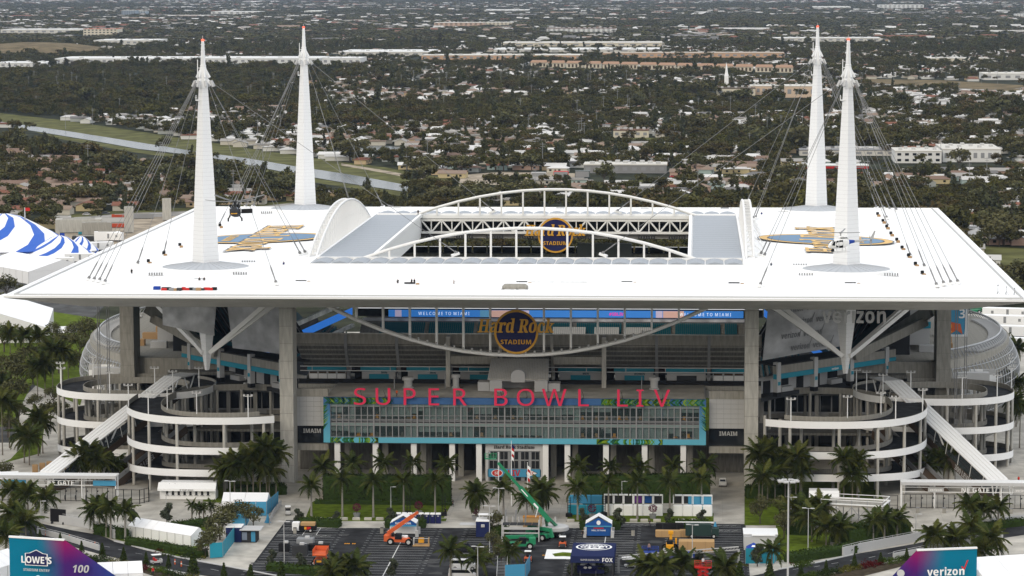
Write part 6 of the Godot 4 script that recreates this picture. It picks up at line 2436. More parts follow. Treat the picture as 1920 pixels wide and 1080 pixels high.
func helicopters():
	var c0 = Vector3(-66.74,67.1,-20)
	var t = thing("dark_helicopter","black military style helicopter flying nose-on beside the near left mast","helicopter",c0,-1.52)
	t.rotation = Vector3(0.03, -1.50, 0.17)
	t.scale = Vector3.ONE * 1.0
	heli(t,[[3.6,-0.55,0.0,0.35],[3.2,-0.95,0.35,0.85],[2.2,-1.1,0.9,1.1],[1.2,-1.15,1.15,1.18],[-2.0,-1.1,1.15,1.18],[-4.5,-0.5,0.95,0.6],[-8.5,0.1,0.75,0.28],[-9.3,0.3,0.8,0.2]],mats.charcoal,[])
	var b = MB.new()
	for s in [-1, 1]:
		b = MB.new()
		b.quad(Vector3(2.95,0.05,s * 0.12),Vector3(2.95,0.05,s * 0.86),Vector3(2.35,0.75,s * 0.86),Vector3(2.35,0.75,s * 0.12))
		put(b, "windscreen", mats.light_window, t)
		b = MB.new()
		b.lathe([[0.28,-0.9],[0.42,-0.7],[0.42,0.9],[0.25,1.4]],12,Transform3D(Basis(Vector3(0,0,1),PI / 2),Vector3(0.6,1.25,s * 0.85)))
		put(b, "engine_pod", mats.black, t)
		b = MB.new()
		b.bar(Vector3(1.2, -1.0, s * 1.1), Vector3(0.9, -1.7, s * 1.55), 0.22, 0.22)
		put(b, "gear_leg", mats.black, t)
		b = MB.new()
		b.tube(Vector3(0.9, -1.95, s * 1.45), Vector3(0.9, -1.95, s * 1.75), 0.42, 0.42, 12)
		put(b, "wheel", mats.rubber, t)
		b = MB.new()
		b.box(Vector3(0.0, 0.1, s * 1.22), Vector3(1.6, 1.4, 0.08))
		put(b, "side_door", mats.black, t)
	b = MB.new()
	b.box(Vector3(3.32, -0.75, 0), Vector3(0.3, 0.22, 1.5))
	put(b, "gold_stripe", mats.gold, t)
	b = MB.new()
	b.plate(v2([-9.6, 0.4, -8.4, 0.5, -9.6, 3.0, -10.4, 3.0]), at(0, 0, 0.1), 0.2)
	put(b, "tail_fin", mats.charcoal, t)
	b = MB.new()
	b.box(Vector3(-9.2, 0.7, 0), Vector3(1.0, 0.12, 4.2))
	put(b, "stabiliser", mats.charcoal, t)
	b = MB.new()
	b.box(Vector3(-0.8, 0.15, -2.7), Vector3(0.9, 1.0, 2.6))
	put(b, "side_tank", mats.black, t)
	b = MB.new()
	b.tube(Vector3(0.2, 1.1, 0), Vector3(0.2, 2.3, 0), 0.35, 0.2, 10)
	b.tube(Vector3(0.2, 2.2, 0), Vector3(0.2, 2.5, 0), 0.6, 0.55, 12)
	put(b, "rotor_hub", mats.charcoal, t)
	rotor(t, Vector3(0.2, 2.4, 0), 8.2, 4, 0.6, mats.grey, 0.12, 0.5)
	b = MB.new()
	for i in 4:
		var a = TAU * i / 4 + 0.3
		b.bar(Vector3(-9.9,2.4,0.3),Vector3(-9.9 + cos(a) * 1.6,2.4 + sin(a) * 1.6,0.3),0.05,0.25,Vector3(0,0,1))
	put(b, "tail_rotor", mats.grey, t)
	var p = Vector3(74.88,61.31,-6)
	t = thing("white_helicopter","white helicopter with blue rear band flying before the near right mast","helicopter",p,PI - 0.38)
	t.rotation = Vector3(0, PI + 0.42, -0.03)
	t.scale = Vector3.ONE * 1.0
	heli(t,[[3.35,-0.75,-0.2,0.2],[3.1,-0.95,0.0,0.55],[2.4,-1.1,0.65,0.85],[1.5,-1.15,1.05,0.95],[0.3,-1.15,1.15,0.95],[-0.8,-1.0,1.05,0.85],[-1.7,-0.45,0.75,0.5]],mats.white,[])
	var body2 = [[-1.7, -0.45, 0.75, 0.5], [-2.3, -0.25, 0.65, 0.42], [-3.2, -0.08, 0.55, 0.32]]
	heli_part(t, body2, mats.blue, "blue_band")
	heli_part(t, [[-3.2, -0.08, 0.55, 0.32], [-7.6, 0.25, 0.5, 0.13]], mats.light_grey, "tail_boom")
	heli_part(t,[[0.9,1.0,1.5,0.35],[0.2,1.0,1.75,0.42],[-1.4,0.8,1.45,0.4],[-1.9,0.8,1.1,0.25]],mats.white,"engine_cowling")
	for s in [-1, 1]:
		for g in [[v2([2.95,-0.2,2.2,-0.35,2.0,0.65,2.35,0.6]),"door_window","dark_glass"],[v2([1.85,-0.75,1.3,-0.75,1.2,0.75,1.75,0.7]),"door_window","dark_glass"],[v2([1.05,-0.95,0.1,-0.95,0.1,0.8,1.05,0.8]),"open_cabin_door","black"]]:
			b = MB.new()
			b.plate(g[0], at(0, 0, 0.965 if s > 0 else -0.90), 0.06)
			put(b, g[1], mats[g[2]], t)
		b = MB.new()
		b.quad(Vector3(3.0,0.0,s * 0.08),Vector3(2.9,0.0,s * 0.62),Vector3(2.15,0.8,s * 0.7),Vector3(2.2,0.88,s * 0.08))
		put(b, "windscreen", mats.dark_glass, t)
		b = MB.new()
		b.path(PackedVector3Array([Vector3(2.9,-1.75,s * 1.0),Vector3(2.5,-1.95,s * 1.05),Vector3(-1.5,-1.95,s * 1.05)]),0.06)
		b.tube(Vector3(1.6, -1.1, s * 0.6), Vector3(1.6, -1.95, s * 1.05), 0.06, 0.06, 5)
		b.tube(Vector3(-0.6, -0.95, s * 0.55), Vector3(-0.6, -1.95, s * 1.05), 0.06, 0.06, 5)
		put(b, "skid", mats.light_grey, t)
	b = MB.new()
	b.lathe([[0.0, -0.35], [0.36, -0.2], [0.4, 0.1], [0.2, 0.4]], 12, at(2.2, -1.55, 0.2))
	put(b, "camera_ball", mats.black, t)
	b = MB.new()
	b.plate(v2([-7.2, 0.5, -8.0, 0.4, -8.7, 2.3, -8.4, 2.35]), at(0, 0, 0.06), 0.12)
	b.plate(v2([-7.2, 0.2, -7.8, 0.25, -7.6, -0.9, -7.3, -0.9]), at(0, 0, 0.06), 0.12)
	put(b, "tail_fin", mats.light_grey, t)
	b = MB.new()
	b.box(Vector3(-6.3, 0.4, 0), Vector3(0.55, 0.08, 2.6))
	put(b, "stabiliser", mats.light_grey, t)
	b = MB.new()
	b.tube(Vector3(-7.4, 0.35, -0.25), Vector3(-7.4, 0.35, 0.3), 0.1, 0.1, 6)
	b.bar(Vector3(-7.4, 1.3, 0.3), Vector3(-7.4, -0.6, 0.3), 0.05, 0.18, Vector3(0, 0, 1))
	put(b, "tail_rotor", mats.charcoal, t)
	letters("N3947A",0.36,0.02,mats.charcoal,"registration",t,Transform3D(Basis(UP,PI),Vector3(-0.4,1.22,-0.46)))
	b = MB.new()
	b.tube(Vector3(0.2, 1.6, 0), Vector3(0.2, 2.35, 0), 0.14, 0.1, 8)
	b.tube(Vector3(0.2, 2.3, 0), Vector3(0.2, 2.55, 0), 0.38, 0.34, 10)
	put(b, "rotor_hub", mats.grey, t)
	rotor(t, Vector3(0.2, 2.45, 0), 5.7, 3, 0.28, mats.grey, 0.06, 0.12)


func heli_part(t: Node3D, body: Array, m: Material, called: String):
	var tmp = Node3D.new()
	heli(tmp, body, m, [], 12)
	var o = tmp.get_child(0)
	tmp.remove_child(o)
	o.name = called
	t.add_child(o, true)
	tmp.free()


func rotor(t: Node3D,c: Vector3,r: float,n: int,w: float,m: Material,cone: float,start: float):
	for i in n:
		var b = MB.new()
		var a = TAU * i / n + start
		var d = Vector3(cos(a), 0, sin(a))
		var p = PackedVector3Array()
		for k in 5:
			var f = k / 4.0
			p.push_back(c + d * r * f + UP * cone * r * f * (0.4 + 0.6 * f))
		for k in 4:
			b.bar(p[k], p[k + 1], w, 0.14)
		put(b, "rotor_blade", m, t)


func lamp_post(label: String, p: Vector3, h: float, heads: int, group := ""):
	var t = thing("lamp_post", label, "lamp post", p, 0, group)
	var b = MB.new()
	b.tube(Vector3.ZERO, UP * h, 0.22 if h > 15 else 0.1, 0.14 if h > 15 else 0.07, 8)
	put(b, "pole", mats.light_grey, t)
	for i in heads:
		b = MB.new()
		var a = TAU * i / heads + 0.3
		var d = Vector3(cos(a), 0, sin(a)) * (1.7 if heads > 2 else 0.9)
		b.tube(UP * (h - 0.1), UP * h + d * 0.8, 0.06, 0.06, 5)
		b.bevel_box(UP * h + d,Vector3(1.1,0.3,0.7) if heads > 2 else Vector3(0.9,0.14,0.4),0.06,Transform3D.IDENTITY)
		put(b, "lamp_head", mats.light_grey, t)


func foreground():
	mat("blue_print", Color(0.012, 0.075, 0.27), 0.6)
	mat("light_window", Color(0.22, 0.26, 0.33), 0.15)
	plants()
	helicopters()
	gate("white SE GATE canopy with turnstiles on the left plaza",-150.0,-93.5,-7.0,"SE GATE",-106.5,[[-111.5 + 15.2,5.4,"sky_blue",""],[-117.5,5.2,"sky_blue",""],[-124.0,6.0,"teal",""]])
	gate("white NE GATE canopy with turnstiles on the right plaza",89.0,150.0,-7.0,"NE GATE",106.0,[[97.0,3.6,"light_grey","verizon"],[116.5,3.6,"light_grey","verizon"]])
	for q in [["black picket fence beside the left gate and the ticket booth",[Vector3(-93.22,0,-4.33),Vector3(-87.48,0,-3.89),Vector3(-85.89,0,-6.82),Vector3(-88.02,0,-18.36)]],["black picket fence beside the right gate",[Vector3(82.41,0,-4.28),Vector3(88.15,0,-4.56)]]]:
		var t = thing("picket_fence", q[0], "fence")
		for i in q[1].size() - 1:
			var n = int(q[1][i].distance_to(q[1][i + 1]) / (2.2 if i < 2 else 0.5)) + 1
			for k in n + 1:
				var p: Vector3 = q[1][i].lerp(q[1][i + 1], float(k) / n)
				var b = MB.new()
				b.box(p + UP * 1.7, Vector3(0.16, 3.4, 0.16))
				put(b, "picket", mats.black, t)
			var b = MB.new()
			for y in [0.2, 1.1, 3.3]:
				b.bar(q[1][i] + UP * y, q[1][i + 1] + UP * y, 0.1, 0.1)
			put(b, "rail", mats.black, t)
	for q in [["white ticketmaster booth under the left spiral ramp",Vector3(-77.38,0,-10.1),13.2,8,"SE TICKET OFFICE"],["white ticketmaster booth under the right spiral ramp",Vector3(71.37,0,-5.84),6.6,4,"NE TICKET OFFICE"]]:
		var t = thing("ticket_booth", q[0], "ticket booth", q[1])
		var w: float = q[2]
		var b = MB.new()
		b.span(Vector3(-w * 0.5, 0, -4.5), Vector3(w * 0.5, 3.9, -0.6))
		put(b, "wall", mats.white, t)
		b = MB.new()
		b.plate(v2([0.9,2.2,0.9,2.7,-0.6,4.0,-0.7,4.0,-0.7,3.5]),Transform3D(Basis(Vector3(0,0,1),UP,Vector3(-1,0,0)),Vector3(-w * 0.52,0,0)),w * 1.04)
		b.quad(Vector3(-w * 0.52,2.3,0.9),Vector3(w * 0.52,2.3,0.9),Vector3(w * 0.52,4.0,-0.6),Vector3(-w * 0.52,4.0,-0.6))
		put(b, "awning", mats.white, t)
		for k in q[3]:
			b = MB.new()
			var x = lerpf(-w * 0.42, w * 0.42, (k + 0.5) / q[3])
			b.span(Vector3(x - 0.28, 1.0, -0.62), Vector3(x + 0.28, 2.2, -0.55))
			put(b, "hatch_window", mats.dark_glass, t)
			b = MB.new()
			b.span(Vector3(x - 0.5, 0.9, -0.6), Vector3(x + 0.5, 0.98, -0.3))
			put(b, "sill", mats.light_grey, t)
		var lean = Transform3D(Basis(Vector3.RIGHT, -0.72), Vector3(0, 3.25, 0.12))
		letters("ticketmaster",1.15 if w > 8 else 0.62,0.02,mats.black,"lettering",t,lean,font("Droid Sans",700,true),1.05,0.12)
		letters(q[4], 0.28, 0.02, mats.charcoal, "lettering", t, at(0, 2.45, 0.93))
	var bl = board("tall teal to violet board with a blue house shaped badge at lower left",Vector3(-95.85,0,92),Vector3(-83.96,0,95),Vector3(-68.33,0,98),10.31,false)
	var f = Transform3D(Basis(UP, -0.2), Vector3(-89.77,6.57,94.8))
	var b = MB.new()
	for q in [[1.0, "white", 0.0], [0.92, "navy", 0.03]]:
		b = MB.new()
		var k: float = q[0]
		b.plate(v2([-2.45 * k,-1.6 * k,2.45 * k,-1.6 * k,2.45 * k,0.85 * k,1.5 * k,0.95 * k,0.0,1.65 * k,-1.5 * k,0.95 * k,-2.45 * k,0.85 * k]),f.translated_local(Vector3(0,0,q[2])),0.05)
		put(b, "badge", mats[q[1]], bl)
	letters("LOWE'S",1.35,0.04,mats.white,"lettering",bl,f * at(0,-0.45,0.05),font("Droid Sans",800),1.0)
	letters("STADIUM ENTRY",0.5,0.04,mats.light_grey,"lettering",bl,f * at(0,-2.5,0.02),null,1.05)
	letters("100",1.5,0.04,mats.light_grey,"lettering",bl,Transform3D(Basis(UP,-0.05),Vector3(-80.43,4.78,96.8)),font("Droid Sans",800),1.0,0.2)
	letters("C", 1.2, 0.04, mats.white, "lettering", bl, f * at(0.2, -4.2, 0.02))
	var br = board("tall violet to teal board with verizon lettering at lower right",Vector3(97.26,0,92),Vector3(85.26,0,95),Vector3(75.87,0,98),9.84,true)
	f = Transform3D(Basis(UP, 0.2), Vector3(91.05,5.5,94.6))
	letters("verizon", 1.55, 0.04, mats.white, "lettering", br, f, font("Droid Sans", 700), 1.0)
	b = MB.new()
	b.plate(v2([3.0, 1.0, 3.35, 1.0, 3.6, 0.6, 4.2, 2.2, 4.5, 2.2, 3.7, 0.1, 3.5, 0.1]), f, 0.03)
	put(b, "check_mark", mats.red, br)
	b = MB.new()
	b.tube(Vector3(82.03,5.59,97.1), Vector3(82.02,5.61,97.2), 0.75, 0.75, 18)
	put(b, "round_emblem", mats.light_grey, br)
	gable_tent("long white tent lying along the left entry road",Vector3(-73.11,0,40.14),-0.62,19.5,5.0,2.4,3.9,8)
	gable_tent("white tent behind the aqua fences beside the left access lane",Vector3(-61.35,0,3.28),0.0,10.5,6.0,2.6,4.2,2)
	gable_tent("white tent roof at the bottom edge under the blue board at lower left",Vector3(-74.49,0,86.86),0.25,9.0,6.0,2.5,4.4,3)
	gable_tent("white tent corner at the far left edge beside the blue board",Vector3(-101.1,0,82.21),1.2,9.0,8.0,3.0,5.2,3)
	gable_tent("big white tent roof at the lower right corner",Vector3(107.2,0,81.57),0.35,24.0,16.0,4.0,6.6,4)
	gable_tent("white canopy roof at the left edge above the SE gate",Vector3(-124.9,0,-22.59),0.3,9.0,6.0,3.0,4.2,2,false)
	kiosk_tent("white peaked tent with blue front reading SUPER BOWL on the left of the car park",Vector3(-22.05,0,31.84),"SUPER BOWL")
	kiosk_tent("white peaked tent with blue emblem front on the right of the car park",Vector3(20.7,0,30.4),"")
	fence_panels("aqua printed fence round the white tent beside the left access lane",[Vector3(-62.88,0,10.89),Vector3(-55.6,0,10.54),Vector3(-54.86,0,-3.32)],3.4,"sky_blue")
	fence_panels("aqua printed fence pen behind the navy kiosk",[Vector3(-61.23,0,25.4),Vector3(-58.26,0,25.26),Vector3(-58.6,0,17.39)],3.2,"sky_blue")
	fence_panels("teal fence slanting down beside the navy kiosk",[Vector3(-60.42,0,61.01),Vector3(-57.79,0,59.72),Vector3(-58.13,0,39.23)],3.4,"teal")
	fence_panels("teal fence round the ribbed white hut on the right lane",[Vector3(52.21,0,61.24),Vector3(58.31,0,60.94),Vector3(59.7,0,50.44)],3.4,"teal")
	fence_panels("blue fence pen at the bottom of the car park strip",[Vector3(3.24,0,81.39),Vector3(7.4,0,80.11),Vector3(7.82,0,70.19)],3.4,"sky_blue")
	fence_panels("row of white barriers along the left access lane",[Vector3(-53.37,0,21.76),Vector3(-54.14,0,10.47),Vector3(-54.12,0,-3.36)],1.5,"light_grey")
	solid("navy_kiosk","navy box kiosk with grey lean-to roof and bright display","kiosk",Vector3(-56.84,0,42.27),0.0,[["body","booth_navy",Vector3(-1.4,1.6,-2),Vector3(3.4,3.2,4)],["annex","charcoal",Vector3(2.0,1.3,-2),Vector3(3.2,2.6,4)],["lean_to_roof","light_grey",Vector3(2.4,2.9,-1.4),Vector3(4.6,0.15,5.4)],["roof","white",Vector3(-1.4,3.3,-2),Vector3(3.5,0.15,4.1)],["window","light_window",Vector3(1.0,1.4,0.03),Vector3(1.1,1.7,0.06)],["display","sky_blue",Vector3(2.9,1.3,0.05),Vector3(0.9,2.2,0.1)]])
	solid("navy_box_office","blue box kiosk with white roof and folded awning left of the tree strip","kiosk",Vector3(-4.7,0,32.89),0.0,[["body","booth_navy",Vector3(0,1.7,-1.5),Vector3(2.9,3.4,4)],["roof","white",Vector3(0,3.5,-1.5),Vector3(3.0,0.2,4.2)],["awning","light_grey",Vector3(-3.2,2.7,-0.4),Vector3(3.6,0.12,3.0)],["air_unit","light_grey",Vector3(0.1,2.5,0.6),Vector3(0.8,0.6,0.35)],["roof_frame","white",Vector3(0.6,4.6,-2.0),Vector3(3.2,0.12,2.0)],["roof_post","white","t",Vector3(-0.9,3.5,-2.8),Vector3(-0.9,4.6,-2.8),0.06],["roof_post","white","t",Vector3(2.0,3.5,-1.2),Vector3(2.0,4.6,-1.2),0.06]])
	for k in 8:
		var x: float = 797.0 + k * 6.0 - 8
		solid("portable_toilet",["rightmost dark blue portable toilet by the left lawn","dark blue portable toilet in the row behind the left tent"][0 if k == 7 else 1],"portable toilet",Vector3(-19.73 + k * 1.28 - 5.0,0,17.39),0,[["cabin","booth_navy",Vector3(0,1.05,0),Vector3(1.15,2.1,1.15)],["roof","white",Vector3(0,2.2,0),Vector3(1.1,0.32,1.1)],["door","navy",Vector3(0,1.05,0.6),Vector3(0.7,1.8,0.06)],["vent","light_grey",Vector3(0,1.75,0.64),Vector3(0.4,0.2,0.05)]],"portable toilets behind the left tent")
	stage()
	machines()
	site_people()
	roof_things()
	lamp_post("very tall grey lamp mast with a ring of heads on the right green",Vector3(60.4,0,83.89),21.5,8)
	for q in [["lamp post at the corner of the left access lane",Vector3(-62.6,0,18.91),9.5],["lamp post on the left plaza by the small tree",Vector3(-77.6,0,16.31),6.0],["lamp post in the front left bays of the car park",Vector3(-43.56,0,68.22),9.5],["lamp post in the planted strip by the blue kiosk",Vector3(-1.74,0,53.45),10.5],["lamp post near the entrance flagpoles",Vector3(-1.87,0,22.54),9.0],["lamp post by the crates at the right of the car park",Vector3(41.22,0,64.05),8.8],["lamp post at the bottom edge of the car park strip",Vector3(-1.85,0,85.92),8.0],["lamp post behind the tall lamp mast",Vector3(63.01,0,19.4),7.0],["lamp post on the right green",Vector3(65.68,0,50.15),10.0],["lamp post under the left ramp",Vector3(-97.78,0,-33),7.0],["lamp post on the plaza before the left gate",Vector3(-105.3,0,20.97),5.0],["lamp post on the right plaza",Vector3(89.75,0,30.81),5.5],["lamp post on the left lawn",Vector3(-27.53,0,7.16),6.5],["lamp post before the hedge right of the entrance",Vector3(24.81,0,-5.71),6.0]]:
		lamp_post(q[0], q[1], q[2], 2 if q[2] > 6.5 else 1)
	for q in [["white flagpole without a flag left of the boom lift",Vector3(-3.29,0,1.2),"",13.5],["white flagpole with a hanging striped flag",Vector3(-0.790641,0,-5.9),"flag",15.0],["white flagpole with a hanging red and white flag",Vector3(2.92,0,-6.08),"flag",10.0]]:
		var t = thing("flagpole", q[0], "flagpole", q[1])
		b = MB.new()
		b.tube(Vector3.ZERO, UP * q[3], 0.11, 0.06, 8)
		b.lathe([[0, 0], [0.14, 0.1], [0, 0.22]], 8, at(0, q[3], 0))
		put(b, "pole", mats.white, t)
		if q[2]:
			for k in 5:
				b = MB.new()
				b.plate(v2([0.1,-0.7 * k,0.75 - 0.05 * k,-0.5 - 0.7 * k,0.7 - 0.05 * k,-1.25 - 0.7 * k,0.1,-0.72 - 0.7 * k]),Transform3D(Basis(UP,0.4 * (k % 2)),UP * (q[3] - 0.6)),0.15)
				put(b,"flag_fold",[mats.navy,mats.red,mats.white,mats.red,mats.white][k] if q[3] > 12 else [mats.white,mats.red,mats.white,mats.white,mats.red][k],t)
	for k in 13:
		if k in [7, 8]:
			continue
		b = MB.new()
		b.tube(Vector3.ZERO, UP * 1.25, 0.22, 0.22, 10)
		var o = put(b, "bollard", mats.light_grey)
		o.position = Vector3(-5.95 + k * 1.36, 0, 14.98)
		tag(o,"grey steel bollard in the row between car park and entrance","bollard","bollards before the entrance")
	for p in [Vector3(-46.34,0,31.11),Vector3(-27.17,0,30.18),Vector3(28.18,0,30.03)]:
		solid("litter_bin","grey litter bin beside the car park","bin",p,0,[["bin","concrete_mid",Vector3(0,0.6,0),Vector3(0.75,1.2,0.75)],["lid","charcoal",Vector3(0,1.25,0),Vector3(0.7,0.1,0.7)]],"grey litter bins by the car park")
	for k in 5:
		solid("concrete_bin","pale square planter bin in front of the right gate","bin",Vector3([92.5,98.5,106.0,110.2,113.6][k],0,-1.2),0,[["bin","concrete_mid",Vector3(0,0.55,0),Vector3(0.8,1.1,0.8)],["rim","grey",Vector3(0,1.14,0),Vector3(0.86,0.1,0.86)]],"pale bins before the right gate")
	solid("screen_board","black screen board standing on the left plaza","board",Vector3(-101.1,0,22.09),-0.35,[["panel","black",Vector3(0,1.9,0),Vector3(4.0,2.9,0.25)],["foot","charcoal",Vector3(-1.5,0.25,0),Vector3(0.3,0.5,1.2)],["foot","charcoal",Vector3(1.5,0.25,0),Vector3(0.3,0.5,1.2)]])
	for k in 5:
		solid("cardboard_carton","tan cardboard carton in the stack behind the escalator foot","carton",Vector3(-121.9 + k * 1.5,0,-47.64 - k * 1.3),0.2,[["carton","card",Vector3(0,0.9 + 0.1 * (k % 3),0),Vector3(1.4,1.8 + 0.2 * (k % 3),1.4)],["flap","wood",Vector3(0,1.85 + 0.2 * (k % 3),0),Vector3(1.3,0.06,0.6)]],"cartons behind the escalator foot")
	for p in [Vector3(-100.8,0,36.29),Vector3(-94.58,0,41),Vector3(-87.38,0,48.65),Vector3(-66.73,0,67.09),Vector3(-65,0,69.28)]:
		var t = thing("traffic_post","orange and white traffic post on the left entry road","traffic post",p,0,"traffic posts on the left road")
		b = MB.new()
		b.tube(Vector3.ZERO, UP * 1.1, 0.16, 0.12, 8)
		put(b, "post", mats.orange, t)
		b = MB.new()
		b.tube(UP * 0.5, UP * 0.75, 0.15, 0.145, 8)
		put(b, "white_band", mats.white, t)
	for p in [Vector3(-54.2,0,18.51),Vector3(46.2,0,23.44)]:
		var t = thing("blue_cone","blue tent shaped marker at the end of the access lane","marker",p,0,"blue markers at the lanes")
		b = MB.new()
		b.lathe([[0.8, 0], [0.45, 0.7], [0.1, 2.0], [0.0, 2.02]], 4)
		put(b, "cloth_cone", mats.sky_blue, t)
	for p in [Vector3(-45.88,0,14.78),Vector3(-43.23,0,14.66),Vector3(-40.21,0,14.51),Vector3(-37.44,0,14.38),Vector3(-34.67,0,14.25),Vector3(-32.02,0,14.12),Vector3(-29.37,0,13.99),Vector3(13.79,0,13.91),Vector3(27.94,0,13.23),Vector3(30.33,0,13.12),Vector3(33.21,0,12.98),Vector3(38.72,0,12.71),Vector3(41.35,0,12.59)]:
		b = MB.new()
		b.bevel_box(Vector3(0, 0.3, 0), Vector3(1.7, 0.6, 0.7), 0.08)
		var o = put(b, "stone_bench", mats.paving)
		o.position = p
		tag(o,"pale stone block bench along the edge of the front lawns","bench","stone benches along the lawns")


func stage():
	var t = thing("broadcast_set","long white and aqua set with rounded window frames right of the entrance","stage set",Vector3(0,0,5.12))
	var xl = 12.85
	var xr = 45.7
	for q in [[xl,xl + 7.8,"sky_blue",2.4,4.3],[xl,xl + 8.3,"teal",0.1,2.3],[xr - 5.6,xr,"sky_blue",2.4,4.3],[xr - 3.6,xr,"teal",0.1,2.3]]:
		var n = int((q[1] - q[0]) / 2.0)
		for k in n:
			var b = MB.new()
			b.bevel_box(Vector3(lerpf(q[0],q[1],(k + 0.5) / n),(q[3] + q[4]) * 0.5,-1.5 if q[3] > 1 else 0.0),Vector3((q[1] - q[0]) / n - 0.06,q[4] - q[3],0.9),0.15)
			put(b, "aqua_panel", mats[q[2]], t)
	for k in 11:
		var x = xl + 9.2 + k * 2.25
		if k in [6]:
			continue
		var b = MB.new()
		b.bevel_box(Vector3(x, 1.25, 0), Vector3(2.2, 2.5, 1.2), 0.2)
		put(b, "white_counter", mats.white, t)
		b = MB.new()
		for e in [[-1.0, 0.25, 2.1], [1.0, 0.25, 2.1]]:
			b.bevel_box(Vector3(x + e[0], 3.5, -1.4), Vector3(e[1], e[2], 0.8), 0.1)
		b.bevel_box(Vector3(x, 4.45, -1.4), Vector3(2.25, 0.3, 0.8), 0.1)
		put(b, "window_frame", mats.white, t)
		if k in [3, 4]:
			b = MB.new()
			b.span(Vector3(x - 0.8, 2.6, -1.5), Vector3(x + 0.8, 4.2, -1.4))
			put(b, "screen", mats.blue_print if k != 3 else mats.violet, t)
		else:
			b = MB.new()
			b.span(Vector3(x - 0.9, 2.5, -1.9), Vector3(x + 0.9, 4.25, -1.8))
			put(b, "dark_back", mats.charcoal, t)
	for p in [Vector3(13.15,0,7.24),Vector3(20.97,0,5.51),Vector3(-23.58,0,6.29),Vector3(-15.44,0,7.26)]:
		var u = thing("truss_tower","black ladder truss tower standing on the lawn","truss tower",p,0,"black truss towers on the lawns")
		for e in [[-0.35, -0.35], [0.35, -0.35], [0.35, 0.35], [-0.35, 0.35]]:
			var b = MB.new()
			b.tube(Vector3(e[0], 0, e[1]), Vector3(e[0], 4.4, e[1]), 0.06, 0.06, 5)
			put(b, "upright", mats.black, u)
		for k in 8:
			var b = MB.new()
			b.box(Vector3(0, 0.4 + k * 0.55, 0.35), Vector3(0.7, 0.07, 0.07))
			put(b, "rung", mats.black, u)
		var b = MB.new()
		b.bevel_box(Vector3(0, 0.4, 0.6), Vector3(1.5, 0.8, 1.0), 0.08)
		put(b, "ballast", mats.black, u)
	var p = Vector3(21.2,6,78.23)
	var s = thing("broadcast_stage","navy roofed stage with a white oval FOX SPORTS print on top","stage",Vector3(p.x,0,p.z))
	var b = MB.new()
	b.box(Vector3(0, 6.0, 0), Vector3(8.6, 0.25, 14.5))
	put(b, "roof", mats.navy_cloth, s)
	b = MB.new()
	b.box(Vector3(0, 5.4, 7.3), Vector3(8.8, 1.2, 0.15))
	b.box(Vector3(4.35, 5.4, 0), Vector3(0.15, 1.2, 14.5))
	b.box(Vector3(-4.35, 5.4, 0), Vector3(0.15, 1.2, 14.5))
	put(b, "valance", mats.navy_cloth, s)
	letters("SUPER BOWL LIV", 0.34, 0.04, mats.light_grey, "lettering", s, at(-0.5, 5.4, 7.4))
	letters("FOX", 0.8, 0.04, mats.white, "lettering", s, at(3.0, 5.4, 7.4), font("Droid Sans", 800))
	for q in [[3.7, "white", 6.14], [3.3, "navy_cloth", 6.16], [2.75, "white", 6.18]]:
		b = MB.new()
		var poly = PackedVector2Array()
		for i in 40:
			poly.push_back(Vector2(cos(TAU * i / 40) * q[0], -2.6 + sin(TAU * i / 40) * q[0] * 0.95))
		b.flat(poly, q[2])
		put(b, "printed_oval", mats[q[1]], s)
	var over = Basis(Vector3(-1, 0, 0), Vector3(0, 0, 1), Vector3(0, 1, 0))
	letters("FOX",1.7,0.02,mats.navy_cloth,"printed_word",s,Transform3D(over,Vector3(0,6.21,-2.1)),font("Droid Sans",800),1.15)
	letters("SPORTS",0.8,0.02,mats.navy_cloth,"printed_word",s,Transform3D(over,Vector3(0,6.21,-4.0)),font("Droid Sans",800),1.1)
	for x in [-4.1, 4.1]:
		for z in [-7.0, 0.0, 7.0]:
			b = MB.new()
			b.tube(Vector3(x, 0, z), Vector3(x, 5.9, z), 0.14, 0.14, 6)
			put(b, "leg", mats.charcoal, s)
	b = MB.new()
	b.box(Vector3(0, 0.6, -0.5), Vector3(8.0, 1.2, 12.0))
	put(b, "deck", mats.charcoal, s)
	b = MB.new()
	b.box(Vector3(-0.5, 2.4, 2.0), Vector3(5.5, 1.6, 0.3))
	put(b, "desk_front", mats.navy, s)
	b = MB.new()
	b.box(Vector3(-4.2, 3.2, 4.5), Vector3(0.2, 3.6, 2.0))
	put(b, "side_screen", mats.violet, s)
	var u = thing("navy_canopy","small navy pop-up canopy with white badges at the bottom edge","canopy",Vector3(20.17,0,79.47))
	b = MB.new()
	for i in 4:
		var a0 = TAU * (i + 0.5) / 4
		var a1 = TAU * (i + 1.5) / 4
		b.tri(Vector3(cos(a0) * 2.4,2.3,-sin(a0) * 2.4),Vector3(cos(a1) * 2.4,2.3,-sin(a1) * 2.4),Vector3(0,3.6,0))
	put(b, "roof", mats.navy, u)
	for x in [-0.55, 0.35]:
		b = MB.new()
		var poly = PackedVector2Array()
		for i in 16:
			poly.push_back(Vector2(cos(TAU * i / 16) * 0.36, sin(TAU * i / 16) * 0.3))
		b.plate(poly, Transform3D(Basis(Vector3.RIGHT, -0.9), Vector3(x, 2.85, 1.18)), 0.03)
		put(b, "badge", mats.white, u)
	for x in [-1.6, 1.6]:
		for z in [-1.6, 1.6]:
			b = MB.new()
			b.tube(Vector3(x, 0, z), Vector3(x, 2.35, z), 0.05, 0.05, 5)
			put(b, "leg", mats.grey, u)
	var g = thing("ground_print","white printed floor panel lying beside the navy stage","floor print",Vector3(13.69,0,51.51))
	b = MB.new()
	b.flat(rect2(-3.6, -4.5, 4.0, 6.0), 0.03)
	put(b, "white_sheet", mats.white, g)
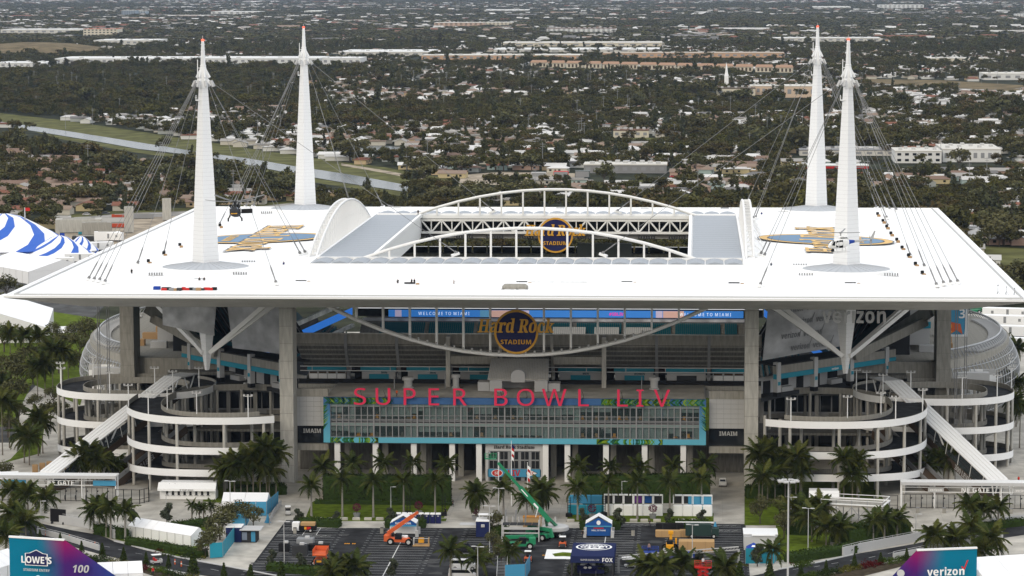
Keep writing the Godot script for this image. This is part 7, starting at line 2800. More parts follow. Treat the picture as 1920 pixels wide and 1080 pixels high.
	b = MB.new()
	b.flat(v2([-2.2, 0.5, 0.0, -1.5, 3.0, -0.5, 3.4, 4.0, 0.5, 3.0, -1.5, 3.4]), 0.045)
	put(b, "green_print", mats.grass, g)
	u = thing("lattice_truss","long grey lattice truss raised across the right of the car park","truss")
	var a = Vector3(26.12,3,71.49)
	var c = Vector3(50.65,6,76.04)
	for e in [[0, 0], [0, 0.6], [0.6, 0], [0.6, 0.6]]:
		b = MB.new()
		b.bar(a + Vector3(0, e[0], e[1]), c + Vector3(0, e[0], e[1]), 0.09, 0.09)
		put(b, "chord", mats.light_grey, u)
	for k in 36:
		b = MB.new()
		var q = a.lerp(c, k / 36.0)
		var q2 = a.lerp(c, (k + 1) / 36.0)
		b.bar(q + Vector3(0, 0.0, 0.6), q2 + Vector3(0, 0.6, 0.6), 0.06, 0.06)
		b.bar(q + Vector3(0, 0.6, 0.0), q2 + Vector3(0, 0.6, 0.6), 0.06, 0.06)
		put(b, "lacing", mats.light_grey, u)
	for q in [a, a.lerp(c, 0.55), c]:
		b = MB.new()
		b.bar(Vector3(q.x, 0, q.z), q, 0.4, 0.4)
		put(b, "leg", mats.light_grey, u)
	t = thing("ribbed_hut","white hut with ribbed metal roof inside the teal fence on the right lane","hut",Vector3(55.78,0,43.49))
	b = MB.new()
	b.span(Vector3(-3.6, 0, -7), Vector3(3.6, 2.9, 2))
	put(b, "wall", mats.light_grey, t)
	for k in 7:
		b = MB.new()
		b.box(Vector3(0, 3.0 + 0.02 * k, -6.6 + k * 1.1), Vector3(7.4, 0.16, 1.02))
		put(b, "roof_sheet", mats.white, t)
	b = MB.new()
	b.box(Vector3(0.6, 3.2, 1.6), Vector3(5.0, 0.25, 1.6))
	put(b, "white_cover", mats.white, t)
	u = thing("blue_popup","blue pop-up canopy with white badge in front of the ribbed hut","canopy",Vector3(54.11,0,54.23))
	b = MB.new()
	for i in 4:
		var a0 = TAU * (i + 0.5) / 4
		var a1 = TAU * (i + 1.5) / 4
		b.tri(Vector3(cos(a0) * 2.2,2.2,-sin(a0) * 2.2),Vector3(cos(a1) * 2.2,2.2,-sin(a1) * 2.2),Vector3(0,3.3,0))
	put(b, "roof", mats.blue, u)
	b = MB.new()
	b.plate(v2([-0.5,-0.2,0.5,-0.2,0.3,0.25,-0.3,0.25]),Transform3D(Basis(Vector3.RIGHT,-0.9),Vector3(0,2.7,1.0)),0.03)
	put(b, "badge", mats.white, u)
	for x in [-1.5, 1.5]:
		b = MB.new()
		b.tube(Vector3(x, 0, 1.5), Vector3(x, 2.25, 1.5), 0.05, 0.05, 5)
		b.tube(Vector3(x, 0, -1.5), Vector3(x, 2.25, -1.5), 0.05, 0.05, 5)
		put(b, "leg_pair", mats.grey, u)
	t = thing("scaffold_platform","grey scaffold camera platform with white rails on the right green","scaffold",Vector3(77.01,0,15.48),-0.25)
	b = MB.new()
	b.box(Vector3(0, 4.6, -2), Vector3(14, 0.35, 8))
	put(b, "deck", mats.concrete_mid, t)
	for x in [-7.0, -3.5, 0.0, 3.5, 7.0]:
		for z in [-6.0, 2.0]:
			b = MB.new()
			b.tube(Vector3(x, 0, z), Vector3(x, 5.9, z), 0.1, 0.1, 6)
			put(b, "standard", mats.grey, t)
	for k in 4:
		b = MB.new()
		b.tube(Vector3(-7 + k * 3.5, 0.2, 2.0), Vector3(-3.5 + k * 3.5, 4.4, 2.0), 0.07, 0.07, 5)
		b.tube(Vector3(-3.5 + k * 3.5, 0.2, 2.0), Vector3(-7 + k * 3.5, 4.4, 2.0), 0.07, 0.07, 5)
		put(b, "brace", mats.grey, t)
	for q in [[-7, -6, 7, -6], [7, -6, 7, 2], [-7, 2, 7, 2], [-7, -6, -7, 2]]:
		b = MB.new()
		b.bar(Vector3(q[0], 5.9, q[1]), Vector3(q[2], 5.9, q[3]), 0.12, 0.12)
		b.bar(Vector3(q[0], 5.0, q[1]), Vector3(q[2], 5.0, q[3]), 0.4, 0.25)
		put(b, "rail", mats.white, t)


func machines():
	var b = MB.new()
	var p = Vector3(10.6,0,32.15)
	var t = thing("boom_lift","green boom lift raised high towards the entrance with workers' basket","boom lift",p)
	b.bevel_box(Vector3(-0.3, 0.9, 0), Vector3(5.2, 0.8, 2.4), 0.15)
	put(b, "chassis", mats.charcoal, t)
	wheels(t, [-2.2, 1.7], [-1.2, 1.2], 0.6, 0.5)
	b = MB.new()
	b.lathe([[2.6, 1.35], [2.9, 1.6], [2.9, 2.3], [2.5, 2.5], [0, 2.55]], 20, at(0.7, 0, 0))
	put(b, "turntable", mats.light_grey, t)
	var tip = Vector3(-1.51,18.6,41) - p
	tip.z = 3.0
	tip = Vector3(-1.64,18.27,39) - p
	var piv = Vector3(9.79,4.9,37) - p
	b = MB.new()
	b.bar(Vector3(-1.2, 2.3, 0), piv + Vector3(-0.4, 0.2, 0), 0.55, 0.7)
	b.bar(Vector3(0.9, 2.3, 0), piv + Vector3(0.2, 0.0, 0), 0.5, 0.6)
	put(b, "riser_arm", mats.lift_green, t)
	var mid = piv.lerp(tip, 0.52)
	b = MB.new()
	b.bar(piv - (tip - piv) * 0.04, mid, 0.95, 1.05)
	put(b, "boom", mats.lift_green, t)
	b = MB.new()
	b.bar(mid, tip + (piv - tip) * 0.07, 0.55, 0.62)
	put(b, "inner_boom", mats.lift_green, t)
	b = MB.new()
	b.bar(piv + Vector3(-2.6, 0.4, 0.6), piv.lerp(tip, 0.18) + Vector3(0, 0, 0.6), 0.16, 0.16)
	put(b, "hydraulic_ram", mats.white, t)
	var dirn = (mid - piv).normalized()
	b = MB.new()
	b.bar(piv.lerp(mid,0.35) + Vector3(0,0,0.5),piv.lerp(mid,0.5) + Vector3(0,0,0.5),0.03,0.4)
	b.bar(piv.lerp(mid,0.72) + Vector3(0,0,0.5),piv.lerp(mid,0.95) + Vector3(0,0,0.5),0.03,0.22)
	put(b, "white_decal", mats.white, t)
	b = MB.new()
	var k0 = tip + Vector3(-0.8, 0, 0)
	b.box(k0, Vector3(2.4, 0.15, 1.3))
	for y in [0.5, 1.1]:
		for z in [-0.6, 0.6]:
			b.bar(k0 + Vector3(-1.2, y, z), k0 + Vector3(1.2, y, z), 0.08, 0.08)
		for x in [-1.2, 1.2]:
			b.bar(k0 + Vector3(x, y, -0.6), k0 + Vector3(x, y, 0.6), 0.08, 0.08)
	for x in [-1.2, 0.0, 1.2]:
		for z in [-0.6, 0.6]:
			b.bar(k0 + Vector3(x, 0, z), k0 + Vector3(x, 1.1, z), 0.08, 0.08)
	put(b, "basket", mats.lift_green, t)
	person("worker in a grey shirt standing in the green boom lift's basket",p + k0 + Vector3(-0.3,0.08,0),0.4,0,Color(0.25,0.27,0.28))
	t = thing("telehandler","orange telehandler with raised boom beside the left peaked tent","telehandler",Vector3(-21.65,0,43.01),-0.12)
	b = MB.new()
	b.bevel_box(Vector3(-0.6, 1.1, 0), Vector3(5.0, 0.9, 1.7), 0.2)
	b.bevel_box(Vector3(-3.0, 1.5, 0), Vector3(1.3, 1.5, 1.9), 0.2)
	put(b, "body", mats.orange, t)
	b = MB.new()
	b.bar(Vector3(-2.9, 2.4, 0.2), Vector3(2.2, 6.0, -2.0), 0.65, 0.75)
	b.bar(Vector3(1.6, 5.6, -1.7), Vector3(3.3, 6.8, -2.4), 0.45, 0.5)
	put(b, "boom", mats.orange, t)
	b = MB.new()
	b.bevel_box(Vector3(-0.4, 2.0, 0.7), Vector3(1.5, 1.3, 0.9), 0.15)
	put(b, "cab", mats.dark_glass, t)
	b = MB.new()
	b.bevel_box(Vector3(0.6, 1.7, -0.5), Vector3(1.6, 0.5, 1.0), 0.1)
	put(b, "bonnet", mats.white, t)
	wheels(t, [-2.1, 1.9], [-1.0, 1.0], 0.75, 0.5)
	solid("pallet_cage","wooden and steel crate with a yellow box beside the orange telehandler","crate",Vector3(-17.16,0,44.01),0,[["base","wood",Vector3(0,0.15,0),Vector3(3.6,0.3,1.8)],["post","light_grey",Vector3(-1.6,0.9,0),Vector3(0.2,1.6,1.6)],["post","wood",Vector3(1.6,0.9,0),Vector3(0.2,1.6,1.6)],["yellow_box","yellow",Vector3(0,1.2,0),Vector3(1.2,1.0,1.0)],["top_rail","light_grey",Vector3(0,1.7,0.7),Vector3(3.4,0.12,0.12)]])
	solid("black_case","black flight case left of the orange telehandler","case",Vector3(-24.93,0,37),0,[["case","black",Vector3(0,0.7,0),Vector3(2.2,1.4,1.4)],["lid","charcoal",Vector3(0,1.42,0),Vector3(2.1,0.1,1.3)]])
	t = solid("orange_lift","orange flat-bed scissor lift parked in the left front bays","lift",Vector3(-36.3,0,65.59),0,[["deck","orange",Vector3(0,2.3,-0.5),Vector3(2.9,0.3,5.0)],["chassis","orange",Vector3(0,0.9,0),Vector3(2.3,0.8,4.6)],["engine_cover","charcoal",Vector3(0,1.0,2.3),Vector3(1.9,0.9,0.5)],["grille","yellow",Vector3(0,1.1,2.6),Vector3(1.0,0.4,0.1)],["rail","orange",Vector3(-1.4,2.95,-0.5),Vector3(0.08,0.9,4.9)],["rail","orange",Vector3(1.4,2.95,-0.5),Vector3(0.08,0.9,4.9)],["back_rail","orange",Vector3(0,2.95,-2.9),Vector3(2.8,0.9,0.08)]])
	wheels(t, [-1.2, 1.2], [-1.6, 1.6], 0.55, 0.35)
	for q in [["dark generator trailer among equipment in the left bays",Vector3(-41.76,0,56.59),"charcoal",Vector3(3.2,2.2,2.4)],["grey wire cage of equipment in the left bays",Vector3(-41.57,0,49.44),"grey",Vector3(3.6,2.3,2.6)],["black equipment box at the left end of the bays",Vector3(-45.73,0,52.64),"black",Vector3(2.2,1.8,1.8)],["teal crate among equipment in the left bays",Vector3(-41.66,0,53.03),"teal",Vector3(1.6,1.3,1.4)],["black trailer with white drum in the left bays",Vector3(-38.48,0,51.09),"black",Vector3(4.4,1.4,2.0)]]:
		solid("equipment_box",q[0],"equipment",q[1],0,[["body",q[2],Vector3(0,q[3].y * 0.5 + 0.2,0),q[3]],["skid","grey",Vector3(0,0.1,0),Vector3(q[3].x,0.2,q[3].z * 0.8)],["top_unit","light_grey",Vector3(0.4,q[3].y + 0.4,0),Vector3(1.0,0.5,0.9)]])
	t = solid("utility_truck","small white truck with printed side and wooden load by the left hedge","truck",Vector3(-44.83,0,29.12),PI,[["cab","white",Vector3(1.5,1.3,0),Vector3(1.6,1.8,1.9)],["windscreen","dark_glass",Vector3(2.28,1.75,0),Vector3(0.06,0.7,1.6)],["bed","black",Vector3(-1.1,1.0,0),Vector3(3.8,1.0,2.0)],["load","wood",Vector3(-1.2,1.85,0),Vector3(3.2,0.7,1.8)],["printed_patch","red",Vector3(-1.4,1.0,-1.02),Vector3(1.0,0.6,0.04)],["printed_patch","yellow",Vector3(-0.7,1.0,-1.02),Vector3(0.5,0.6,0.04)],["printed_patch","red",Vector3(-1.4,1.0,1.02),Vector3(1.0,0.6,0.04)],["printed_patch","yellow",Vector3(-0.7,1.0,1.02),Vector3(0.5,0.6,0.04)]])
	wheels(t, [-1.8, 1.6], [-0.9, 0.9], 0.45, 0.3)
	for q in [["green telehandler parked facing left in the middle of the car park",Vector3(4.66,0,46.58),0.05,1.0],["green telehandler behind the steel platform under the boom lift",Vector3(7.76,0,36.03),2.6,0.8]]:
		t = thing("green_telehandler", q[0], "telehandler", q[1], q[2])
		b = MB.new()
		b.bevel_box(Vector3(0, 1.15, 0), Vector3(5.4, 0.9, 1.9), 0.2)
		b.bevel_box(Vector3(2.3, 1.9, 0.2), Vector3(1.5, 1.5, 1.9), 0.2)
		put(b, "body", mats.lift_green, t)
		b = MB.new()
		b.bar(Vector3(2.6, 2.7, -0.2), Vector3(-3.4, 2.5, -0.2), 0.7, 0.7)
		b.bar(Vector3(-3.2, 2.7, -0.2), Vector3(-3.8, 0.9, -0.2), 0.5, 0.6)
		put(b, "boom", mats.lift_green, t)
		b = MB.new()
		b.bevel_box(Vector3(0.2, 2.0, 0.6), Vector3(1.6, 1.4, 0.9), 0.15)
		put(b, "cab", mats.dark_glass, t)
		wheels(t, [-1.8, 1.8], [-1.05, 1.05], 0.75, 0.5)
	t = thing("steel_platform","grey steel roof frame platform beside the boom lift","platform",Vector3(3.93,0,36.22))
	for x in [-4.0, 4.0]:
		for z in [-2.2, 2.2]:
			b = MB.new()
			b.box(Vector3(x, 2.4, z), Vector3(0.25, 4.8, 0.25))
			put(b, "leg", mats.light_grey, t)
	b = MB.new()
	b.box(Vector3(0, 2.9, 2.2), Vector3(8.2, 0.5, 0.2))
	b.box(Vector3(0, 1.9, 2.2), Vector3(8.2, 0.25, 0.2))
	put(b, "beam", mats.light_grey, t)
	for k in 5:
		b = MB.new()
		b.box(Vector3(-3.2 + k * 1.6, 3.6, 0.6), Vector3(1.5, 0.15, 3.0))
		put(b, "dark_panel", mats.charcoal, t)
	for k in 3:
		b = MB.new()
		b.bar(Vector3(-3.6 + k * 2.2, 3.2, -2.0), Vector3(-3.4 + k * 2.2, 6.2, -2.0), 0.35, 0.35)
		put(b, "spare_post", mats.grey, t)
	solid("orange_crate","orange wooden crate behind the steel platform","crate",Vector3(5.7,0,24.11),0,[["box","wood",Vector3(0,1.6,0),Vector3(4.0,2.6,2.0)],["lid","orange_wood",Vector3(0,2.95,0),Vector3(4.1,0.15,2.2)]])
	for q in [["orange forklift cart standing alone in the middle lane",Vector3(13.37,0,44.35)],["orange forklift cart below the green telehandlers",Vector3(6.86,0,61.18)]]:
		t = solid("forklift",q[0],"forklift",q[1],0,[["body","orange",Vector3(0,0.8,0.2),Vector3(1.5,0.8,1.8)],["counterweight","charcoal",Vector3(0,0.6,1.2),Vector3(1.3,0.7,0.5)],["roof","white",Vector3(0,2.35,0),Vector3(1.4,0.1,1.4)],["seat","black",Vector3(0,1.35,0.3),Vector3(0.6,0.5,0.5)],["mast","charcoal",Vector3(0,1.5,-1.0),Vector3(1.0,2.6,0.2)],["post","charcoal","t",Vector3(-0.6,1.1,0.6),Vector3(-0.6,2.3,0.6),0.05],["post","charcoal","t",Vector3(0.6,1.1,0.6),Vector3(0.6,2.3,0.6),0.05]])
		wheels(t, [-0.65, 0.65], [-0.6, 0.7], 0.32, 0.3)
	t = thing("steel_stair","grey steel stair with rails at the bottom of the car park strip","stair",Vector3(2.53,0,78.72))
	for k in 12:
		b = MB.new()
		b.box(Vector3(0, 0.3 + k * 0.25, 1.0 - k * 0.3), Vector3(1.9, 0.06, 0.3))
		put(b, "tread", mats.grey, t)
	for x in [-1.0, 1.0]:
		b = MB.new()
		b.bar(Vector3(x, 0.2, 1.2), Vector3(x, 3.2, -2.6), 0.12, 0.35)
		b.bar(Vector3(x, 1.2, 1.2), Vector3(x, 4.2, -2.6), 0.08, 0.08)
		put(b, "stringer_and_rail", mats.light_grey, t)
	for q in [["blue scissor lift with raised platform right of the navy stage",Vector3(32.53,0,67.86),"blue",3.6],["red scissor lift at the bottom edge by the right lane",Vector3(43.41,0,81.55),"red",3.4]]:
		t = thing("scissor_lift", q[0], "scissor lift", q[1])
		b = MB.new()
		b.bevel_box(Vector3(0, 0.6, 0), Vector3(2.6, 0.6, 1.6), 0.1)
		put(b, "base", mats[q[2]], t)
		for k in 3:
			b = MB.new()
			for z in [-0.6, 0.6]:
				b.bar(Vector3(-1.1, 0.9 + k * 0.8, z), Vector3(1.1, 1.7 + k * 0.8, z), 0.12, 0.18)
				b.bar(Vector3(1.1, 0.9 + k * 0.8, z), Vector3(-1.1, 1.7 + k * 0.8, z), 0.12, 0.18)
			put(b, "scissor_arm", mats[q[2]], t)
		b = MB.new()
		b.box(Vector3(0, q[3], 0), Vector3(3.4, 0.25, 1.8))
		for y in [0.6, 1.15]:
			for z in [-0.85, 0.85]:
				b.bar(Vector3(-1.7, q[3] + y, z), Vector3(1.7, q[3] + y, z), 0.07, 0.07)
			for x in [-1.7, 1.7]:
				b.bar(Vector3(x, q[3] + y, -0.85), Vector3(x, q[3] + y, 0.85), 0.07, 0.07)
		for x in [-1.7, -0.6, 0.6, 1.7]:
			for z in [-0.85, 0.85]:
				b.bar(Vector3(x, q[3], z), Vector3(x, q[3] + 1.15, z), 0.07, 0.07)
		put(b, "platform", mats[q[2]], t)
		wheels(t, [-1.0, 1.0], [-0.7, 0.7], 0.35, 0.25)
	t = solid("yellow_loader","yellow loader with raised arm among the right bays","loader",Vector3(36.42,0,48.03),0,[["body","yellow",Vector3(0,1.2,0),Vector3(1.6,1.0,3.2)],["cab","dark_glass",Vector3(0,2.1,0.2),Vector3(1.3,1.0,1.3)],["arm","yellow",Vector3(0.2,3.0,-0.9),Vector3(0.6,2.4,0.6)],["arm_head","yellow",Vector3(0.2,4.0,-0.7),Vector3(1.1,0.7,0.7)],["side_arm","yellow",Vector3(1.3,2.2,-0.6),Vector3(0.4,1.2,0.5)]])
	wheels(t, [-1.1, 1.1], [-1.1, 1.2], 0.7, 0.5)
	for q in [["long pale plywood crate before the black cases on the right",Vector3(35.9,0,30.92),Vector3(5.6,1.3,1.6),"wood"],["short plywood crate beside the dark green truck",Vector3(40.1,0,30.72),Vector3(3.4,1.4,1.6),"wood"],["large flat plywood stack in the right bays",Vector3(42.09,0,47.15),Vector3(7.6,2.2,3.0),"wood"],["black cases in a row behind the long plywood crate",Vector3(36.21,0,25.84),Vector3(6.2,1.9,1.6),"black"],["long navy cloth bundle at the bottom of the right bays",Vector3(38.1,0,60.79),Vector3(9.0,1.2,2.0),"navy"],["brown heap of covers beside the navy bundle",Vector3(34.7,0,56.35),Vector3(5.0,0.9,2.0),"brown"],["bright blue tarp bundle on the right bays",Vector3(40.52,0,53.14),Vector3(2.4,0.8,1.6),"blue"]]:
		solid("crate",q[0],"crate",q[1],0,[["box",q[3],Vector3(0,q[2].y * 0.5 + 0.12,0),q[2]],["batten","card" if q[3] == "wood" else "charcoal",Vector3(-q[2].x * 0.25,q[2].y * 0.5 + 0.12,q[2].z * 0.5 + 0.02),Vector3(0.14,q[2].y,0.05)],["batten","card" if q[3] == "wood" else "charcoal",Vector3(q[2].x * 0.25,q[2].y * 0.5 + 0.12,q[2].z * 0.5 + 0.02),Vector3(0.14,q[2].y,0.05)],["skid","wood",Vector3(0,0.06,0),Vector3(q[2].x * 0.95,0.12,q[2].z)]])
	t = solid("box_truck","dark green box truck with white roof edge at the right end of the hedge","truck",Vector3(43.25,0,31.82),0,[["box","truck_green",Vector3(-0.8,1.9,0),Vector3(5.6,2.6,2.3)],["roof_edge","white",Vector3(-1.6,3.3,-0.6),Vector3(8.4,0.12,0.5)],["cab","truck_green",Vector3(2.9,1.4,0),Vector3(1.6,1.7,2.1)],["windscreen","dark_glass",Vector3(3.68,1.7,0),Vector3(0.06,0.7,1.7)]])
	wheels(t, [-2.2, 2.6], [-1.0, 1.0], 0.5, 0.3)
	car("white pickup truck parked in the recess left of the right pylon",Vector3(48.32,0,-36.05),-PI / 2,Color(0.62,0.62,0.60),1,"","pickup truck")
	car("white van parked at the bottom of the tree strip",Vector3(-5.91,0,69.75),0.0,Color(0.72,0.72,0.72),2,"","van")
	car("white van below another van at the bottom edge of the car park",Vector3(-5.36,0,79.65),0.0,Color(0.66,0.66,0.66),2,"","van")
	car("black pickup by the white drums in the middle bays",Vector3(-7.67,0,50.18),0.1,Color(0.02,0.02,0.022),1,"","pickup truck")
	cart("golf cart with red seats on the left entry road", Vector3(-70.74,0,66.71), 0.4, "red")
	cart("golf cart parked on the left access lane", Vector3(-51.02,0,8.28), -1.4)
	cart("golf cart near the navy stage's right side", Vector3(28.41,0,65.81), 0.3)
	solid("satellite_gear","white covered gear beside the right leg of the navy stage","equipment",Vector3(27.67,0,62.45),0.3,[["base","charcoal",Vector3(0,0.6,0),Vector3(2.6,1.0,1.6)],["cover","white",Vector3(0,1.3,0),Vector3(2.2,0.5,1.2)]])
	for q in [["dark cart by the red stall on the left upper concourse",Vector3(-91.59,18,-102.7)],["dark cart between the columns on the left upper concourse",Vector3(-82.66,18,-97.71)],["dark cart nearest the front on the left upper concourse",Vector3(-72.8,18,-77.4)]]:
		cart(q[0], q[1], 0.6)


func site_people():
	for q in [["person in a red jacket standing on the path beside the left entry road",Vector3(-69.17,0,78.98),0.3,0,Color(0.5,0.02,0.02)],["person in red walking under the left escalator",Vector3(-101.7,0,-34.37),0.5,1,Color(0.55,0.03,0.02)],["person in white crossing the paving under the left ramp",Vector3(-96.5,0,-33.84),1.2,2,Color(0.6,0.6,0.6)],["person in dark clothes near the left escalator's pier",Vector3(-99.6,0,-32.92),-1.0,2,Color(0.05,0.06,0.08)],["person in red standing beyond the right escalator's foot",Vector3(119.7,0,-42.46),0.0,0,Color(0.55,0.03,0.02)],["person in dark clothes walking at the right end of the left lawn",Vector3(-14.27,0,-3.85),1.4,2,Color(0.06,0.06,0.07)],["person in dark clothes beside the truss tower on the left lawn",Vector3(-15.07,0,7.24),0.5,0,Color(0.04,0.04,0.05)],["person in black walking on the footpath right of the emblem tent",Vector3(31.64,0,19.62),1.6,2,Color(0.04,0.04,0.045)],["person in black shorts standing left of the emblem tent",Vector3(17.29,0,33.08),0.2,0,Color(0.03,0.03,0.03)],["worker in an orange vest between the second and third sign letters",Vector3(-30.72,20.6,-39.18),0.4,0,Color(0.7,0.13,0.03)],["worker in a white helmet shirt on the red scissor lift",Vector3(43.41,3.6,81.55),0.0,1,Color(0.6,0.6,0.62)],["worker in a grey shirt on the blue scissor lift",Vector3(32.31,3.8,67.87),0.0,1,Color(0.3,0.2,0.18)]]:
		person(q[0], q[1], q[2], q[3], q[4])


func roof_things():
	for q in [["person in dark clothes working at the front left of the roof opening",Vector3(-28.3,49.6,-19.55),0.4,2,Color(0.03,0.03,0.03)],["person in black by a light bar on the front of the roof",Vector3(-25.15,49.6,-20.89),-0.5,0,Color(0.02,0.02,0.02)],["second person in black by a light bar on the front of the roof",Vector3(-24.52,49.6,-20.91),0.8,1,Color(0.02,0.02,0.022)],["person in light clothes walking alone on the front of the roof",Vector3(-15.02,49.6,-18.82),1.4,2,Color(0.4,0.36,0.34)],["person in dark clothes kneeling near the left mast's foot",Vector3(-74.78,49.6,-22.75),0.2,2,Color(0.03,0.03,0.03)],["person in black beside the mast's light bar at the front left",Vector3(-75.92,49.6,-22.7),0.7,0,Color(0.03,0.03,0.03)],["person in dark blue beside the left edge of the skylights",Vector3(-59.87,50.6,-52.25),0.0,2,Color(0.03,0.04,0.12)],["person in black sitting right of the right skylights",Vector3(60.08,50.6,-53.82),0.0,2,Color(0.02,0.05,0.08)],["person in dark blue standing by the far right mast's cables",Vector3(61.04,50.6,-212.4),0.0,2,Color(0.02,0.05,0.16)],["person crouching on the left edge of the roof opening's far corner",Vector3(-40.37,52,-199.8),0.0,1,Color(0.02,0.02,0.02)],["person in black on the roof far left of the mast",Vector3(-95.14,50,-38.41),0.0,0,Color(0.02,0.02,0.02)]]:
		person(q[0], q[1], q[2], q[3], q[4])
	for q in [[Vector3(-25.17,49.6,-18.44),"front of the roof left of centre"],[Vector3(-51.41,49.6,-22.37),"front of the roof right of the left mast"],[Vector3(0.985794,49.6,-21.86),"front of the roof behind the grey covered pile"],[Vector3(25.7,49.6,-22.78),"front of the roof right of centre"],[Vector3(50.83,49.6,-21.27),"front of the roof left of the right mast"],[Vector3(77.99,49.6,-22.29),"front of the roof under the right mast"],[Vector3(-76.08,49.6,-25.19),"front of the roof under the left mast"],[Vector3(-51.39,49.5,-247.7),"far edge of the roof left of the arch"],[Vector3(-25.11,49.5,-248.5),"far edge of the roof behind the arch"],[Vector3(-0.375723,49.5,-249.2),"far edge of the roof at the arch's middle"],[Vector3(25.84,49.5,-247.9),"far edge of the roof right of the arch"],[Vector3(50.62,49.5,-250.7),"far edge of the roof near the right mast"]]:
		solid("light_bar","black light bar with carton at the " + q[1],"light bar",q[0],0,[["frame","light_grey",Vector3(0,0.5,0),Vector3(3.4,0.06,1.0)],["leg","light_grey",Vector3(-1.6,0.25,0),Vector3(0.06,0.5,1.0)],["leg","light_grey",Vector3(1.6,0.25,0),Vector3(0.06,0.5,1.0)],["lamp_bar","black",Vector3(-0.2,0.95,0),Vector3(2.6,0.35,0.35)],["carton","card",Vector3(1.7,0.5,0.5),Vector3(0.8,0.95,0.8)]])
	for q in [[Vector3(95.8,50.2,-218.5),0],[Vector3(95.85,50.2,-193.2),0],[Vector3(95.67,50.2,-173),0],[Vector3(95.42,50.2,-150.2),0],[Vector3(95.73,50.2,-130.3),0],[Vector3(95.71,50,-108.8),0],[Vector3(95.83,50,-86.47),0],[Vector3(96.05,49.9,-65.01),0],[Vector3(96.17,49.8,-43.48),0],[Vector3(-95.52,50.1,-109),1],[Vector3(-95.64,50,-85.68),1],[Vector3(-95.88,49.9,-65.12),1],[Vector3(-94.64,50.2,-170.6),1],[Vector3(-95.25,50.2,-152.7),1]]:
		solid("spotlight","black tilted spotlight on a small frame along the %s side of the roof" % ("right" if q[1] == 0 else "left"),"spotlight",q[0],0.2,[["carton","card",Vector3(0.3,0.5,0),Vector3(0.9,0.9,0.9)],["foot","grey",Vector3(0,0.06,0),Vector3(3.2,0.08,0.9)],["lamp_housing","black",Vector3(-0.1,1.25,0),Vector3(0.8,0.8,0.5)]],"spotlights along the roof's %s side" % ("right" if q[1] == 0 else "left"))
	for q in [Vector3(-87.76,50.2,-30.22),Vector3(-67.68,50.2,-32.23),Vector3(-69.72,50.4,-59.46),Vector3(67.85,50.2,-34.63),Vector3(88.12,50.2,-35.38),Vector3(67.18,50.4,-56.13),Vector3(-88.24,50.2,-219),Vector3(68,50.2,-223.7)]:
		var t = thing("lamp_row","grey row of small upright lamps at a mast's skirt","lamp row",q,0,"lamp rows round the masts")
		var b = MB.new()
		b.box(Vector3(0, 0.7, 0), Vector3(3.6, 0.1, 0.3))
		b.box(Vector3(-1.3, 0.35, 0), Vector3(0.08, 0.7, 0.3))
		b.box(Vector3(1.3, 0.35, 0), Vector3(0.08, 0.7, 0.3))
		put(b, "stand", mats.light_grey, t)
		for k in 6:
			b = MB.new()
			b.box(Vector3(-1.5 + k * 0.6, 1.1, 0), Vector3(0.3, 0.6, 0.4))
			put(b, "lamp_head", mats.grey, t)
	var parts = []
	var r = RandomNumberGenerator.new()
	r.seed = 3
	for k in 14:
		parts.push_back(["bundle",["red","black","grey","card","charcoal","red"][k % 6],Vector3(-5.5 + k * 0.9,0.5,r.randf_range(-0.5,0.6)),Vector3(r.randf_range(0.7,1.6),r.randf_range(0.5,1.1),0.9)])
	parts.push_back(["plywood", "wood", Vector3(-3.0, 0.08, 0), Vector3(16, 0.14, 2.4)])
	solid("equipment_pile","red and black pile of rigging gear on plywood at the roof's front left","equipment pile",Vector3(-76.31,49.3,-8.59),0,parts)
	solid("blue_crate","blue crate and black case left of the rigging pile on the roof","crate",Vector3(-82.5,49.3,-9.54),0,[["crate","blue",Vector3(-1.2,0.6,0),Vector3(1.6,1.1,1.2)],["case","black",Vector3(1.0,0.5,0),Vector3(2.2,0.9,1.2)]])
	var t = thing("covered_pile","grey tarpaulin covered pile at the middle of the roof's front","covered pile",Vector3(-0.213065,49.3,-12.64))
	var b = MB.new()
	b.bevel_box(Vector3(0, 0.9, 0), Vector3(6.0, 1.6, 2.2), 0.5)
	put(b, "tarpaulin", mats.concrete_mid, t)
	for k in 6:
		b = MB.new()
		b.bevel_box(Vector3(-2.8 + k * 1.1, 0.35, 1.2), Vector3(0.8, 0.6, 0.5), 0.08)
		put(b, "case", [mats.charcoal, mats.light_grey, mats.grey][k % 3], t)
	for k in 9:
		solid("metal_case","grey metal case in the row right of the covered pile on the roof","case",Vector3(7.89 + [-4.4,-3.2,0.0,2.6,3.7,4.8,5.9,7.0,7.8][k],49.5,-22.12),0,[["case","grey",Vector3(0,0.5,0),Vector3(0.95,1.0,0.9)],["frame","light_grey",Vector3(0,1.02,0),Vector3(1.0,0.08,0.95)]],"metal cases on the roof")
	t = thing("weather_station","thin weather instruments on tripods at the roof's right corner","weather station",Vector3(112.6,49.3,-8.69))
	for q in [[-1.9, 2.0, 0.16], [0.0, 1.6, 0.1], [1.9, 1.3, 0.12]]:
		b = MB.new()
		b.tube(Vector3(q[0], 0, 0), Vector3(q[0], q[1], 0), 0.06, 0.05, 5)
		for i in 3:
			var a = TAU * i / 3
			b.tube(Vector3(q[0] + cos(a) * 0.6, 0, sin(a) * 0.6), Vector3(q[0], 0.9, 0), 0.03, 0.03, 4)
		b.lathe([[0, 0], [q[2], 0.1], [q[2], 0.3], [0, 0.4]], 8, at(q[0], q[1], 0))
		put(b, "tripod", mats.grey, t)


